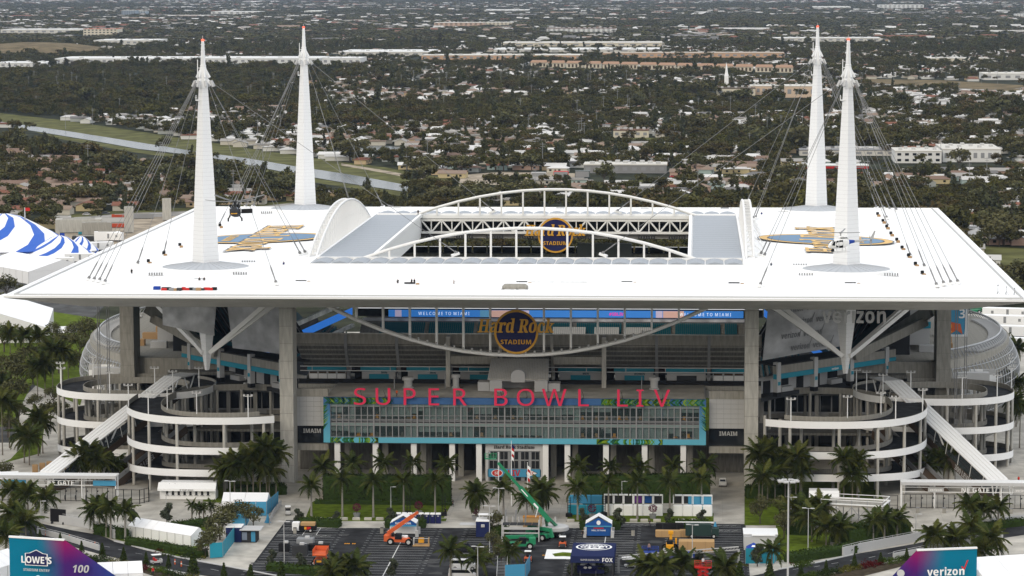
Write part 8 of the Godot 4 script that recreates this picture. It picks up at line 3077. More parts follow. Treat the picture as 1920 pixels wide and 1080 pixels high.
var view_basis := Basis(Vector3(0.998069,-0.002576,-0.062065),Vector3(-0.003856,0.994644,-0.10329),Vector3(0.061998,0.10333,0.992713))
const EYE := Vector3(42.09,121.79,676.61)
var built := {}      # 10 m cells that something stands on
var frame := Rect2(-30, -40, 1980, 640)


func seen(p: Vector3) -> Vector3:
	var d = p - EYE
	var z = -d.dot(view_basis.z)
	return Vector3(960 + 5600 * d.dot(view_basis.x) / z, 540 - 5600 * d.dot(view_basis.y) / z, z)


func in_poly(p: Vector3, polys: Array) -> bool:
	for q in polys:
		if Geometry2D.is_point_in_polygon(Vector2(p.x, p.z), q):
			return true
	return false


func claim(p: Vector3, r: float):
	var n = int(ceil(r / 8.0))
	var cx = int(floor(p.x / 8.0))
	var cz = int(floor(p.z / 8.0))
	for i in range(-n, n + 1):
		for j in range(-n, n + 1):
			if Vector2(i, j).length() * 8.0 <= r + 3.0:
				built[Vector2i(cx + i, cz + j)] = true


func taken_at(p: Vector3) -> bool:
	return built.has(Vector2i(int(floor(p.x / 8.0)), int(floor(p.z / 8.0))))


func claim_box(p: Vector3, w: float, d: float):
	var front = int((676.0 - p.z) * 0.045 / 8.0)
	for i in range(int(floor((p.x - w * 0.5) / 8.0)), int(floor((p.x + w * 0.5) / 8.0)) + 1):
		for j in range(int(floor((p.z - d) / 8.0)) - 1, int(floor(p.z / 8.0)) + 2 + front):
			built[Vector2i(i, j)] = true


func big_building(label: String,p: Vector3,w: float,h: float,d: float,wall: Color,roof: Color,bays: int,floors := 1,turn := 0.0,cat := "building"):
	var t = thing("large_building", label, cat, p, turn)
	var wm = mat("bw_" + wall.to_html(), wall, 0.85)
	var rm = mat("br_" + roof.to_html(), roof, 0.85)
	var b = MB.new()
	b.span(Vector3(-w * 0.5, 0, -d), Vector3(w * 0.5, h, 0))
	put(b, "wall", wm, t)
	b = MB.new()
	b.span(Vector3(-w * 0.5 - 0.3, h, -d - 0.3), Vector3(w * 0.5 + 0.3, h + 0.6, 0.3))
	var o = put(b, "flat_roof", rm, t)
	for k in mini(bays, 12):
		b = MB.new()
		var f = (k * 0.618 + 0.1) - floorf(k * 0.618 + 0.1)
		b.box(Vector3(lerpf(-w * 0.45,w * 0.45,(k + 0.5) / mini(bays,12)),h + 1.3,-d * (0.15 + 0.7 * f)),Vector3(minf(w * 0.03,5.0) + 1.5,1.6,3.0))
		put(b, "roof_unit", mats.light_grey, o)
	for fl in floors:
		for k in bays:
			b = MB.new()
			var x = lerpf(-w * 0.5, w * 0.5, (k + 0.5) / bays)
			var ww = w / bays * 0.5
			var y = h * (fl + 0.55) / floors
			b.span(Vector3(x - ww * 0.5,y - h / floors * 0.22,-0.05),Vector3(x + ww * 0.5,y + h / floors * 0.2,0.12))
			put(b, "window", mats.dark_glass if floors > 1 else mats.grey, t)
	claim_box(p, w + 14, d)


func house_parts(kind: int, w: float, d: float) -> Dictionary:
	var key = "house%d_%d_%d" % [kind, int(w), int(d)]
	if bakes.has(key):
		return bakes[key]
	var o = {}
	var b = MB.new()
	var h = 2.9
	b.span(Vector3(-w * 0.5, 0, -d * 0.5), Vector3(w * 0.5, h, d * 0.5))
	if kind == 2:
		b.span(Vector3(w * 0.1, 0, d * 0.5), Vector3(w * 0.5, h, d * 0.5 + 3.2))
	var e = 0.6
	var rh = 1.7
	var r = MB.new()
	var x = w * 0.5 + e
	var z = d * 0.5 + e
	if kind == 0 or kind == 2:
		r.quad(Vector3(-x,h - 0.1,z),Vector3(x,h - 0.1,z),Vector3(x,h + rh,0),Vector3(-x,h + rh,0))
		r.quad(Vector3(x,h - 0.1,-z),Vector3(-x,h - 0.1,-z),Vector3(-x,h + rh,0),Vector3(x,h + rh,0))
		for s in [-1, 1]:
			b.tri(Vector3(s * w * 0.5,h,-s * -d * 0.5),Vector3(s * w * 0.5,h,-s * d * 0.5),Vector3(s * w * 0.5,h + rh * 0.85,0))
		if kind == 2:
			var c = w * 0.3
			r.quad(Vector3(c + w * 0.2 + e,h - 0.1,d * 0.5 + 3.6),Vector3(c + w * 0.2 + e,h - 0.1,0),Vector3(c,h + rh * 0.9,0),Vector3(c,h + rh * 0.9,d * 0.5 + 3.6))
			r.quad(Vector3(c - w * 0.2 - e,h - 0.1,0),Vector3(c - w * 0.2 - e,h - 0.1,d * 0.5 + 3.6),Vector3(c,h + rh * 0.9,d * 0.5 + 3.6),Vector3(c,h + rh * 0.9,0))
			b.tri(Vector3(c - w * 0.2,h,d * 0.5 + 3.2),Vector3(c + w * 0.2,h,d * 0.5 + 3.2),Vector3(c,h + rh * 0.8,d * 0.5 + 3.2))
	elif kind == 1:
		var k = d * 0.5
		r.quad(Vector3(-x,h - 0.1,z),Vector3(x,h - 0.1,z),Vector3(x - k,h + rh,0),Vector3(-x + k,h + rh,0))
		r.quad(Vector3(x,h - 0.1,-z),Vector3(-x,h - 0.1,-z),Vector3(-x + k,h + rh,0),Vector3(x - k,h + rh,0))
		r.tri(Vector3(x, h - 0.1, z), Vector3(x, h - 0.1, -z), Vector3(x - k, h + rh, 0))
		r.tri(Vector3(-x, h - 0.1, -z), Vector3(-x, h - 0.1, z), Vector3(-x + k, h + rh, 0))
	else:
		r.span(Vector3(-x, h, -z), Vector3(x, h + 0.3, z))
		r.span(Vector3(-x * 0.4, h + 0.3, -z * 0.8), Vector3(x * 0.7, h + 0.9, z * 0.4))
		r.span(Vector3(x, h - 0.5, -z * 0.6), Vector3(x + 3.2, h - 0.3, z * 0.8))
	o.wall = b.mesh()
	o.roof = r.mesh()
	b = MB.new()
	b.box(Vector3(0, 0, 0), Vector3(1.5, 1.2, 0.12))
	o.window = b.mesh()
	b = MB.new()
	b.box(Vector3(0, 1.05, 0), Vector3(1.0, 2.1, 0.14))
	o.door = b.mesh()
	bakes[key] = o
	return o


func beyond():
	var r = RandomNumberGenerator.new()
	r.seed = 4242
	var water = [PackedVector2Array([Vector2(-613.7,-1977.2),Vector2(-556.5,-1857.6),Vector2(-467.2,-1705.9),Vector2(-382.3,-1549.4),Vector2(-315.5,-1425.4),Vector2(-262.7,-1338.3),Vector2(-221.6,-1258.2),Vector2(-171.8,-1169.3),Vector2(-129,-1079),Vector2(-123.5,-1021.8),Vector2(-162.3,-1087.4),Vector2(-210.8,-1178.5),Vector2(-270.5,-1308.5),Vector2(-305.4,-1374.3),Vector2(-359.8,-1451.2),Vector2(-413.3,-1556.3),Vector2(-489.6,-1697.3),Vector2(-539,-1783.6),Vector2(-584.3,-1857.4)]),PackedVector2Array([Vector2(-219.7,-1473.9),Vector2(-195.6,-1502),Vector2(-165.5,-1474.8),Vector2(-157.9,-1395.9),Vector2(-181.3,-1370.4),Vector2(-208.6,-1382.4)])]
	for q in water:
		sheet("canal", q, -0.05, "water")
	var bank = PackedVector2Array([Vector2(-657.7,-2155.6),Vector2(-594.6,-2019.8),Vector2(-513.9,-1896.7),Vector2(-447.6,-1775.5),Vector2(-380.1,-1649.4),Vector2(-338.8,-1572.4),Vector2(-263.4,-1426.3),Vector2(-198.7,-1309.9),Vector2(-161.1,-1248.4),Vector2(-118.3,-1155.5),Vector2(-75.43,-1057.9),Vector2(-72.51,-1014.6),Vector2(-129,-1079),Vector2(-171.8,-1169.3),Vector2(-221.6,-1258.2),Vector2(-262.7,-1338.3),Vector2(-315.5,-1425.4),Vector2(-382.3,-1549.4),Vector2(-467.2,-1705.9),Vector2(-556.5,-1857.6),Vector2(-613.7,-1977.2)])
	sheet("canal_bank", bank, -0.1, "verge")
	sheet("dirt_track",PackedVector2Array([Vector2(-193.5,-1286.9),Vector2(-157.7,-1216.1),Vector2(-123.5,-1140.6),Vector2(-84.13,-1048.8),Vector2(-82.86,-1031.4),Vector2(-125,-1121.2),Vector2(-157.2,-1195.2),Vector2(-190.8,-1264.4)]),-0.06,"soil")
	sheet("near_bank",PackedVector2Array([Vector2(-487.8,-1688.9),Vector2(-411.8,-1549),Vector2(-358.5,-1444.5),Vector2(-269.6,-1302.7),Vector2(-210.1,-1173.4),Vector2(-161.8,-1082.8),Vector2(-123,-1017.5),Vector2(-119.8,-984.2),Vector2(-200.1,-1124.2),Vector2(-264.4,-1262.9),Vector2(-356.2,-1411.6),Vector2(-454.5,-1601.2)]),-0.11,"verge")
	var low_bank = PackedVector2Array([Vector2(-566,-1783.3),Vector2(-489.6,-1697.3),Vector2(-413.3,-1556.3),Vector2(-359.8,-1451.2),Vector2(-270.5,-1308.5),Vector2(-210.8,-1178.5),Vector2(-162.3,-1087.4),Vector2(-123.5,-1021.8),Vector2(-112.6,-910.1),Vector2(-150.9,-955.2),Vector2(-194.7,-1037.2),Vector2(-246.3,-1147.5),Vector2(-329.8,-1272.7),Vector2(-376.2,-1360.6),Vector2(-443.3,-1477.1),Vector2(-513.5,-1569.8)])
	var roads = [PackedVector2Array([Vector2(-132.8,-924.7),Vector2(-82.23,-1022.8),Vector2(-23.43,-1081.7),Vector2(32.84,-1134.6),Vector2(105.6,-1190.8),Vector2(104.6,-1160.7),Vector2(33.02,-1101.5),Vector2(-22.1,-1046),Vector2(-78.61,-973.2),Vector2(-113.7,-906.4)]),PackedVector2Array([Vector2(-286.4,-826.7),Vector2(-252.6,-866),Vector2(-208.4,-888.9),Vector2(-175.8,-942.7),Vector2(-172.3,-916),Vector2(-203.9,-860.3),Vector2(-246.7,-834.7),Vector2(-278.5,-790.5)]),PackedVector2Array([Vector2(102.3,-3070.4),Vector2(200.5,-2893.6),Vector2(276.5,-2716.6),Vector2(387.2,-2526.3),Vector2(377.9,-2439.5),Vector2(270.9,-2634.9),Vector2(197.3,-2821),Vector2(101,-2990.3)])]
	for q in roads:
		sheet("road", q, -0.05, "road_pale")
	sheet("verge",PackedVector2Array([Vector2(-120.1,-972),Vector2(-71.45,-1044.7),Vector2(-24.11,-1100.1),Vector2(32.74,-1154),Vector2(106.5,-1216.7),Vector2(105.6,-1190.8),Vector2(32.84,-1134.6),Vector2(-23.43,-1081.7),Vector2(-82.23,-1022.8),Vector2(-117.8,-948.3)]),-0.08,"verge")
	sheet("verge",PackedVector2Array([Vector2(-290.9,-847.2),Vector2(-256.7,-887.5),Vector2(-212,-911.1),Vector2(-178.5,-962.4),Vector2(-175.8,-942.7),Vector2(-208.4,-888.9),Vector2(-252.6,-866),Vector2(-286.4,-826.7)]),-0.08,"verge")
	var open_ground = [PackedVector2Array([Vector2(-106.3,-1170.8),Vector2(-81.8,-1202.1),Vector2(-30.71,-1187.7),Vector2(-25.63,-1123.6),Vector2(-67.21,-1076),Vector2(-104.1,-1102.8)]),PackedVector2Array([Vector2(-275.8,-777.8),Vector2(-257.7,-820.8),Vector2(-217.2,-856.4),Vector2(-171.3,-908.5),Vector2(-136.9,-652),Vector2(-199.5,-649.8),Vector2(-242.8,-648.4)]),PackedVector2Array([Vector2(-120.6,-718.9),Vector2(-60.22,-720.9),Vector2(37.47,-741.6),Vector2(37.01,-870.9),Vector2(-137.6,-865.8)])]
	for q in open_ground:
		sheet("bare_ground", q, -0.07, "soil")
	var fields = [PackedVector2Array([Vector2(240.3,-2930.5),Vector2(326.2,-2891.9),Vector2(410.4,-2715.2),Vector2(380.6,-2439.5),Vector2(297.3,-2526.9),Vector2(235,-2619.4)]),PackedVector2Array([Vector2(168.6,-689),Vector2(204.1,-663.5),Vector2(187.2,-522.2),Vector2(163.9,-521.4)]),PackedVector2Array([Vector2(27.84,-1153.9),Vector2(78.96,-1185.1),Vector2(78,-1135.6),Vector2(29.85,-1101.4)]),PackedVector2Array([Vector2(-10.38,-1607.3),Vector2(34.38,-1607.9),Vector2(34.7,-1519.7),Vector2(-8.35,-1519)]),PackedVector2Array([Vector2(177.7,-1095.8),Vector2(203,-1064.9),Vector2(199,-1021.7),Vector2(174,-1046.7)])]
	for i in fields.size():
		sheet("field", fields[i], -0.07, "dry_grass" if i == 0 else "verge")
	sheet("paved_yard",PackedVector2Array([Vector2(135.1,-406.1),Vector2(179.8,-443.4),Vector2(131.8,-47.66),Vector2(116.3,-46.93),Vector2(131.2,-244.6)]),-0.02,"paving")
	sheet("paved_yard",PackedVector2Array([Vector2(-291.1,-646.7),Vector2(-240.4,-648.4),Vector2(-188.8,-529.9),Vector2(-172.4,-344.4),Vector2(-207.6,-312.3)]),-0.02,"asphalt_old")
	var mound = MB.new()
	var mp = Vector3(-1069.1,0,-4267.2)
	for i in 24:
		for j in 4:
			var a0 = TAU * i / 24
			var a1 = TAU * (i + 1) / 24
			var e = [[1.0, 0.0], [0.8, 7.0], [0.5, 13.0], [0.2, 16.0], [0.0, 16.5]]
			var pa = func(a: float,q: Array) -> Vector3: return mp + Vector3(cos(a) * 140 * q[0],q[1],sin(a) * 220 * q[0])
			mound.quad(pa.call(a1, e[j]), pa.call(a0, e[j]), pa.call(a0, e[j + 1]), pa.call(a1, e[j + 1]))
	struct(mound, "hill", mats.dry_grass)
	claim_box(mp + Vector3(0, 0, 200), 260, 400)
	var banned: Array = water + [bank, low_bank] + roads + open_ground + fields
	banned.push_back(PackedVector2Array([Vector2(-207.6,-312.3),Vector2(-291.1,-646.7),Vector2(-272.4,-762.1),Vector2(-194.8,-624.1),Vector2(-139,-315.1)]))
	banned.push_back(rect2(-215, -430, 200, 140))
	banned.push_back(PackedVector2Array([Vector2(129.8,-389),Vector2(179.8,-443.4),Vector2(131.8,-47.66),Vector2(112.4,-46.75)]))
	var white = Color(0.62, 0.62, 0.60)
	var tan = Color(0.50, 0.32, 0.20)
	var cream = Color(0.58, 0.53, 0.42)
	var pale = Color(0.55, 0.53, 0.48)
	var terra = Color(0.36, 0.11, 0.06)
	var slate = Color(0.22, 0.22, 0.22)
	var G_ = [
		["unfinished grey block building by the highway",[-3.39,-1188.3,51.67,5.07],26.0,slate,pale,9,1],
		["white building with small blue and red sign at right",[186.5,-1294.7,30.11,7.56],40.0,white,pale,6,2],
		["long white hall behind the white building at right",[222.3,-1306.8,38,8.16],60.0,white,pale,8,1],
		["red edged filling station canopy behind the right masts",[126.2,-1238.3,49.07,1.64],16.0,Color(0.45,0.03,0.03),white,4,1],
		["brown roofed church hall among the houses",[-9.16,-1607.3,26.91,5.22],22.0,cream,Color(0.14,0.085,0.06),5,1],
		["long pale hall between the masts at right",[144.5,-1376.5,65.71,3.5],22.0,pale,slate,9,1],
		["cream church with low roof left of the right masts",[80.89,-2412.6,39.56,7.47],40.0,cream,Color(0.1,0.08,0.06),5,1],
		["peach hall next to the cream church",[107.2,-2440.6,22.16,8.87],40.0,Color(0.55,0.42,0.31),pale,4,1],
		["second peach hall right of the church, beside the mast",[146.2,-2371.2,31.4,11.26],50.0,Color(0.55,0.42,0.31),pale,4,1],
		["very long white warehouse behind the trees at left",[-694.5,-3603.9,384.6,6.77],120.0,white,white,40,1],
		["white warehouse at the far left edge", [-899.7,-3428.8,70.34,5.33], 90.0, white, white, 8, 1],
		["white warehouse with blue corner right of the far left mast",[-463.2,-3544.6,54.44,8.47],80.0,white,white,6,1],
		["long orange walled store in the middle distance",[-251.7,-3786,239,6.37],70.0,tan,pale,24,1],
		["tan walled long store right of the middle",[34.36,-3895.4,276.4,6.5],70.0,tan,Color(0.40,0.33,0.26),24,1],
		["flat white roofed warehouses behind the orange store",[-450.9,-4006.3,142.4,6.03],160.0,pale,white,10,1],
		["broad pale flat roof left of the tan store",[-158.2,-4229.3,271,4.2],130.0,pale,white,12,1],
		["pale roofed sheds in the middle distance",[-165.8,-4648,284.5,6.07],110.0,cream,pale,14,1],
		["white walled depot at the right edge", [407.5,-2890.8,56.75,7.06], 60.0, white, pale, 5, 1],
		["cream depot right of the near right mast",[414.5,-3625.8,83.69,5.48],50.0,cream,pale,8,2],
		["long pale wall of sheds behind the right masts",[284.3,-5020.6,201.9,6.46],80.0,pale,white,14,1],
		["orange roofed office building at upper left",[-1229.9,-5640.9,72.72,15.45],60.0,cream,terra,9,3],
		["long white sheds beside the orange roofed offices",[-1018,-4820,118.6,7.91],120.0,pale,white,10,1],
		["white sheds at upper left", [-1430.4,-5959.4,179.2,8.6], 130.0, pale, white, 10, 1],
		["glass tower block at upper left",[-1826.6,-9075.5,45.54,18.22],60.0,Color(0.25,0.29,0.33),pale,6,5],
		["lower glass block beside the tower at upper left",[-1813.1,-9211.5,35.51,14.21],60.0,Color(0.30,0.34,0.37),pale,4,4],
		["orange and cream block in the upper middle",[-558.6,-6821.8,123.1,9.63],80.0,Color(0.5,0.36,0.27),pale,10,3],
		["cream block right of the orange one in the upper middle",[-475.4,-6980,81.92,7.65],80.0,cream,pale,8,3],
		["dark roofed white apartment rows in the upper middle",[-220.9,-6059.5,155.9,7.68],70.0,white,Color(0.15,0.09,0.07),14,3],
		["white hotel on the horizon at right",[820.8,-10938.3,172.4,13.14],120.0,white,white,10,3],
		["white sheds on the horizon left of the hotel",[557.4,-10987.6,144.5,6.61],200.0,white,white,6,1],
		["white block at the right edge near the horizon",[988.9,-8198.2,31.3,11.27],80.0,white,white,4,3],
		["white long roof near the horizon left of the middle",[-647.9,-10104.8,161.4,6.15],200.0,white,white,6,1],
		["white sheds near the horizon behind the far left mast",[-1315.4,-9884.5,75.58,6.05],200.0,white,white,6,1],
		["white block near the horizon at left", [-1534.7,-9458,163.5,8.72], 150.0, white, white, 8, 2]]
	for q in G_:
		big_building(q[0], Vector3(q[1][0], 0, q[1][1]), q[1][2], q[1][3], q[2], q[3], q[4], q[5], q[6])
	var sp = Vector3(72.08,0,-2528.2)
	var t = thing("church_spire", "thin white church spire left of the cream church", "spire", sp)
	var b = MB.new()
	b.span(Vector3(-2.2, 0, -2.2), Vector3(2.2, 17, 2.2))
	put(b, "tower", mats.white, t)
	b = MB.new()
	b.lathe([[2.4, 17], [1.6, 20], [0.9, 26], [0.0, 31]], 8)
	put(b, "spire", mats.white, t)
	for k in 14:
		var p: Vector3 = Vector3(-175.9,0,-3411.2).lerp(Vector3(151.7,0,-3174.5), k / 13.0)
		var u = thing("apartment_row","cream apartment block with tan tiled roof in the row beyond the trees","apartment block",p,-0.1,"apartment row beyond the trees")
		b = MB.new()
		b.span(Vector3(-11, 0, -14), Vector3(11, 6.4, 0))
		put(b, "wall", mat("bw_cream", cream, 0.85), u)
		b = MB.new()
		b.quad(Vector3(-12, 6.3, 1), Vector3(12, 6.3, 1), Vector3(10, 9.6, -7), Vector3(-10, 9.6, -7))
		b.quad(Vector3(12,6.3,-15),Vector3(-12,6.3,-15),Vector3(-10,9.6,-7),Vector3(10,9.6,-7))
		put(b, "roof", mat("br_tan", Color(0.33, 0.21, 0.14), 0.85), u)
		for i in 4:
			b = MB.new()
			b.span(Vector3(-8.6 + i * 5, 1.0, -0.1), Vector3(-6.0 + i * 5, 5.2, 0.1))
			put(b, "arched_porch", mats.brown, u)
		claim_box(p, 26, 16)
	var walls = [Color(0.50,0.47,0.40),Color(0.60,0.60,0.57),Color(0.47,0.36,0.22),Color(0.36,0.38,0.36),Color(0.42,0.29,0.23),Color(0.48,0.40,0.23),Color(0.34,0.42,0.40)]
	var roofs = [Color(0.46,0.45,0.43),Color(0.30,0.285,0.265),Color(0.19,0.13,0.10),Color(0.19,0.088,0.06),Color(0.24,0.18,0.14),Color(0.58,0.57,0.55),Color(0.15,0.145,0.14)]
	var wall_words = ["cream", "white", "tan", "grey", "salmon", "yellow", "mint"]
	var roof_words = ["light grey", "grey", "dark brown", "terracotta", "tan", "white", "charcoal"]
	var town = [PackedVector2Array([Vector2(-513.5,-1569.8),Vector2(-464.3,-1570.5),Vector2(-378.8,-1391.9),Vector2(-315.2,-1290.2),Vector2(-255.9,-1208.7),Vector2(-195.1,-1086.6),Vector2(-161.7,-1020.8),Vector2(-153.9,-955.1),Vector2(-211.4,-907.3),Vector2(-255.3,-880.3),Vector2(-298.9,-833.2),Vector2(-328.6,-818.7)])]
	var spots = []
	var z = -560.0
	while z > -5600.0:
		var dist = 676.0 - z
		var row_gap = 27.0 + r.randf_range(-3, 3) + (8.0 if dist > 3200 else 0.0)
		var half = 0.19 * dist + 60
		var mid = 42.0 - 0.0624 * dist
		var x = mid - half
		var skew = sin(z * 0.004) * 0.06
		while x < mid + half:
			x += r.randf_range(15.0, 22.0) * (1.0 if dist < 3200 else 1.3)
			var p = Vector3(x + r.randf_range(-2, 2), 0, z + (x - mid) * skew + r.randf_range(-3, 3))
			if r.randf() < 0.05 or in_poly(p, banned) or taken_at(p):
				continue
			var dense = sin(p.x * 0.0051 + 1.7) * cos(p.z * 0.0043 + 0.4) + 0.35 * sin(p.x * 0.017 + p.z * 0.011)
			var in_town = in_poly(p, town)
			if dense < -0.55 and not in_town:
				continue
			var s = seen(p)
			if s.x < 620 and s.y < 205 and s.y > 118 and r.randf() < 0.93:
				continue
			if s.x < 300 and s.y < 222 and s.y > 100:
				continue
			var wi = r.randi() % 7
			var ri = [0, 0, 1, 1, 2, 3, 4, 4, 5, 5, 5, 6][r.randi() % 12]
			if in_town:
				wi = [2, 5, 0][r.randi() % 3]
				ri = [2, 2, 3, 4, 4, 1][r.randi() % 6]
			spots.push_back([p,r.randi() % 4 if not in_town else [0,2][r.randi() % 2],[13.0,15.0,17.0][r.randi() % 3],[8.0,9.5][r.randi() % 2],(r.randf_range(-0.12,0.12) + (PI if r.randf() < 0.4 else 0.0) + (PI / 2 if r.randf() < 0.25 else 0.0)),wi,ri,s])
			claim(p, 6.5)
		z -= row_gap
	var shown = []
	var rest = []
	var roof_px = v2([9, 556, 373, 387, 1758, 390, 1936, 563, 1936, 1080, 9, 1080])
	for q in spots:
		var s: Vector3 = q[7]
		if s.x > -10 and s.x < 1930 and s.y > 0 and s.y < 560 and not Geometry2D.is_point_in_polygon(Vector2(s.x,s.y - 8),roof_px):
			shown.push_back(q)
		else:
			rest.push_back(q)
	shown.sort_custom(func(a, c): return a[7].z < c[7].z)
	for i in shown.size():
		if i >= 285:
			rest.push_back(shown[i])
			continue
		var q: Array = shown[i]
		var k = house_parts(q[1], q[2], q[3])
		var shape: String = ["gabled", "hip roofed", "cross gabled", "flat roofed"][q[1]]
		var where = "beyond the roof" if q[7].x > 640 and q[7].x < 1500 else ("between canal and stadium at left" if q[7].x <= 640 and q[7].y > 280 else ("across the canal at left" if q[7].x <= 640 else "beyond the right masts"))
		var label = "%s %s house with %s roof %s" % [shape, wall_words[q[5]], roof_words[q[6]], where]
		var h = thing("house",label,"house",q[0],q[4],"%s %s houses with %s roofs %s" % [shape,wall_words[q[5]],roof_words[q[6]],where])
		put(k.wall, "wall", mat("hw%d" % q[5], walls[q[5]], 0.85), h)
		put(k.roof, "roof", mat("hr%d" % q[6], roofs[q[6]], 0.85), h)
		for sd in [-1, 1]:
			for xx in [-0.32, 0.12]:
				var zz: float = sd * (q[3] * 0.5 + 0.03)
				put(k.window,"window",mats.dark_glass,h,Transform3D(Basis.IDENTITY,Vector3(xx * q[2],1.6,zz)))
		put(k.door,"door",mats.brown,h,Transform3D(Basis.IDENTITY,Vector3(-0.08 * q[2],0,q[3] * 0.5 + 0.03)))
	var groups = {}
	var pair = [1, 0, 2, 1, 0, 1, 3]
	for q in rest:
		var key = [q[1], pair[q[6]], q[6]]
		if not groups.has(key):
			groups[key] = []
		groups[key].push_back(Transform3D(Basis(UP,q[4]) * Basis.from_scale(Vector3(q[2] / 15.0,1,q[3] / 9.0)),q[0]))
	for i in 9000:
		var dist = sqrt(lerpf(5600.0 * 5600.0, 16200.0 * 16200.0, r.randf()))
		var p = Vector3(42.0 - 0.0624 * dist + r.randf_range(-0.19, 0.19) * dist, 0, 676.0 - dist)
		var dense = sin(p.x * 0.0021 + 1.0) * cos(p.z * 0.0013) + 0.5 * sin(p.z * 0.0047 + p.x * 0.0008)
		if dense < -0.25 or taken_at(p):
			continue
		var wide = r.randf_range(0.9, 1.6)
		if r.randf() < 0.07:
			wide *= r.randf_range(2.0, 7.0)
		var ri: int = [0, 1, 1, 5, 4, 6, 0, 3][r.randi() % 8]
		var key = [[0, 1, 3][r.randi() % 3], pair[ri], ri]
		if not groups.has(key):
			groups[key] = []
		groups[key].push_back(Transform3D(Basis(UP,r.randf_range(-0.3,0.3)) * Basis.from_scale(Vector3(wide,r.randf_range(1.2,2.2),r.randf_range(1.0,2.4))),p))
	for key in groups:
		var k = house_parts(key[0], 15.0, 9.0)
		var joined = ArrayMesh.new()
		joined.add_surface_from_arrays(Mesh.PRIMITIVE_TRIANGLES, k.wall.surface_get_arrays(0))
		joined.surface_set_material(0, mat("hw%d" % key[1], walls[key[1]], 0.85))
		joined.add_surface_from_arrays(Mesh.PRIMITIVE_TRIANGLES, k.roof.surface_get_arrays(0))
		joined.surface_set_material(1, mat("hr%d" % key[2], roofs[key[2]], 0.85))
		scatter("distant_houses",joined,groups[key],null,"small %s houses with %s roofs spread to the horizon" % [wall_words[key[1]],roof_words[key[2]]],"houses")
	var kits = []
	for i in 3:
		kits.push_back(tree_kit(300 + i, 0, 300, 0.085))
	for i in 2:
		kits.push_back(tree_kit(310 + i, 2, 420, 0.085))
	kits.push_back(tree_kit(320, 1, 300, 0.07))
	kits.push_back(tree_kit(321, 3, 260, 0.07))
	var low = []
	for i in 4:
		low.push_back(tree_kit(340 + i, 2 if i < 3 else 0, 130, 0.15))
	var cand = []
	for i in 25000:
		var dist = sqrt(lerpf(900.0 * 900.0, 2800.0 * 2800.0, r.randf()))
		add_tree(cand, dist, banned, r, 7, town)
	for i in 40000:
		var dist = sqrt(lerpf(2800.0 * 2800.0, 5600.0 * 5600.0, r.randf()))
		add_tree(cand, dist, banned, r, 7, town)
	var far = []
	for i in 60000:
		var dist = sqrt(lerpf(5600.0 * 5600.0, 16400.0 * 16400.0, r.randf()))
		var p = Vector3(42.0 - 0.0624 * dist + r.randf_range(-0.20, 0.20) * dist, 0, 676.0 - dist)
		if taken_at(p):
			continue
		var s = r.randf_range(5.5, 10.0)
		far.push_back([r.randi() % 4,Transform3D(Basis(UP,r.randf() * TAU) * Basis.from_scale(Vector3(s * 3.0,s,s * 3.4)),p),tint(r)])
	var mine = []
	var mass = []
	for q in cand:
		var s: Vector3 = seen(q[1].origin)
		if s.x > -5 and s.x < 1925 and s.y > 0 and s.y < 560 and not Geometry2D.is_point_in_polygon(Vector2(s.x,s.y - 10),roof_px):
			mine.push_back([q, q[1].basis.y.length() / s.z, s])
		else:
			mass.push_back(q)
	mine.sort_custom(func(a, c): return a[1] > c[1])
	var kind_words = ["round crowned tree","round crowned tree","round crowned tree","spreading broad tree","spreading broad tree","tall narrow dark tree","thin airy tree"]
	for i in mine.size():
		var q: Array = mine[i][0]
		if i >= 270:
			mass.push_back(q)
			continue
		var s: Vector3 = mine[i][2]
		var where = "among the houses beyond the roof"
		if s.x < 640:
			where = "between the canal and the stadium at left" if s.y > 250 else "on the canal's far side at left"
		elif s.x > 1500:
			where = "among the houses beyond the right masts"
		var h: float = q[1].basis.y.length()
		var kt: Array = kits[q[0]]
		var o = thing("tree","%s %s" % [kind_words[q[0]],where],"tree",q[1].origin,0.0,"%ss %s" % [kind_words[q[0]],where])
		var tr = Transform3D(q[1].basis, Vector3.ZERO)
		put(kt[0], "crown", mats.leaf, o, tr)
		put(kt[1], "trunk", mats.bark, o, tr)
	var by = {}
	for q in mass:
		if not by.has(q[0]):
			by[q[0]] = [[], []]
		by[q[0]][0].push_back(q[1])
		by[q[0]][1].push_back(q[2])
	for k in by:
		scatter("distant_trees",kits[k][0],by[k][0],by[k][1],"%ss filling the suburb between the houses" % kind_words[k],"trees")
	by = {}
	for q in far:
		if not by.has(q[0]):
			by[q[0]] = [[], []]
		by[q[0]][0].push_back(q[1])
		by[q[0]][1].push_back(q[2])
	for k in by:
		scatter("horizon_woods",low[k][0],by[k][0],by[k][1],"dark woods and treetops running to the hazy horizon","woods")
	poles(r, banned)
	near_sides(r, kits)


func tint(r: RandomNumberGenerator) -> Color:
	var g = r.randf_range(0.62, 1.0)
	var w = r.randf()
	if w < 0.14:
		return Color(g * 1.0, g * 0.82, g * 0.72)
	if w < 0.26:
		return Color(g, g, g * 0.55)
	return Color(g * 0.95, g * 0.92, g * 0.74)


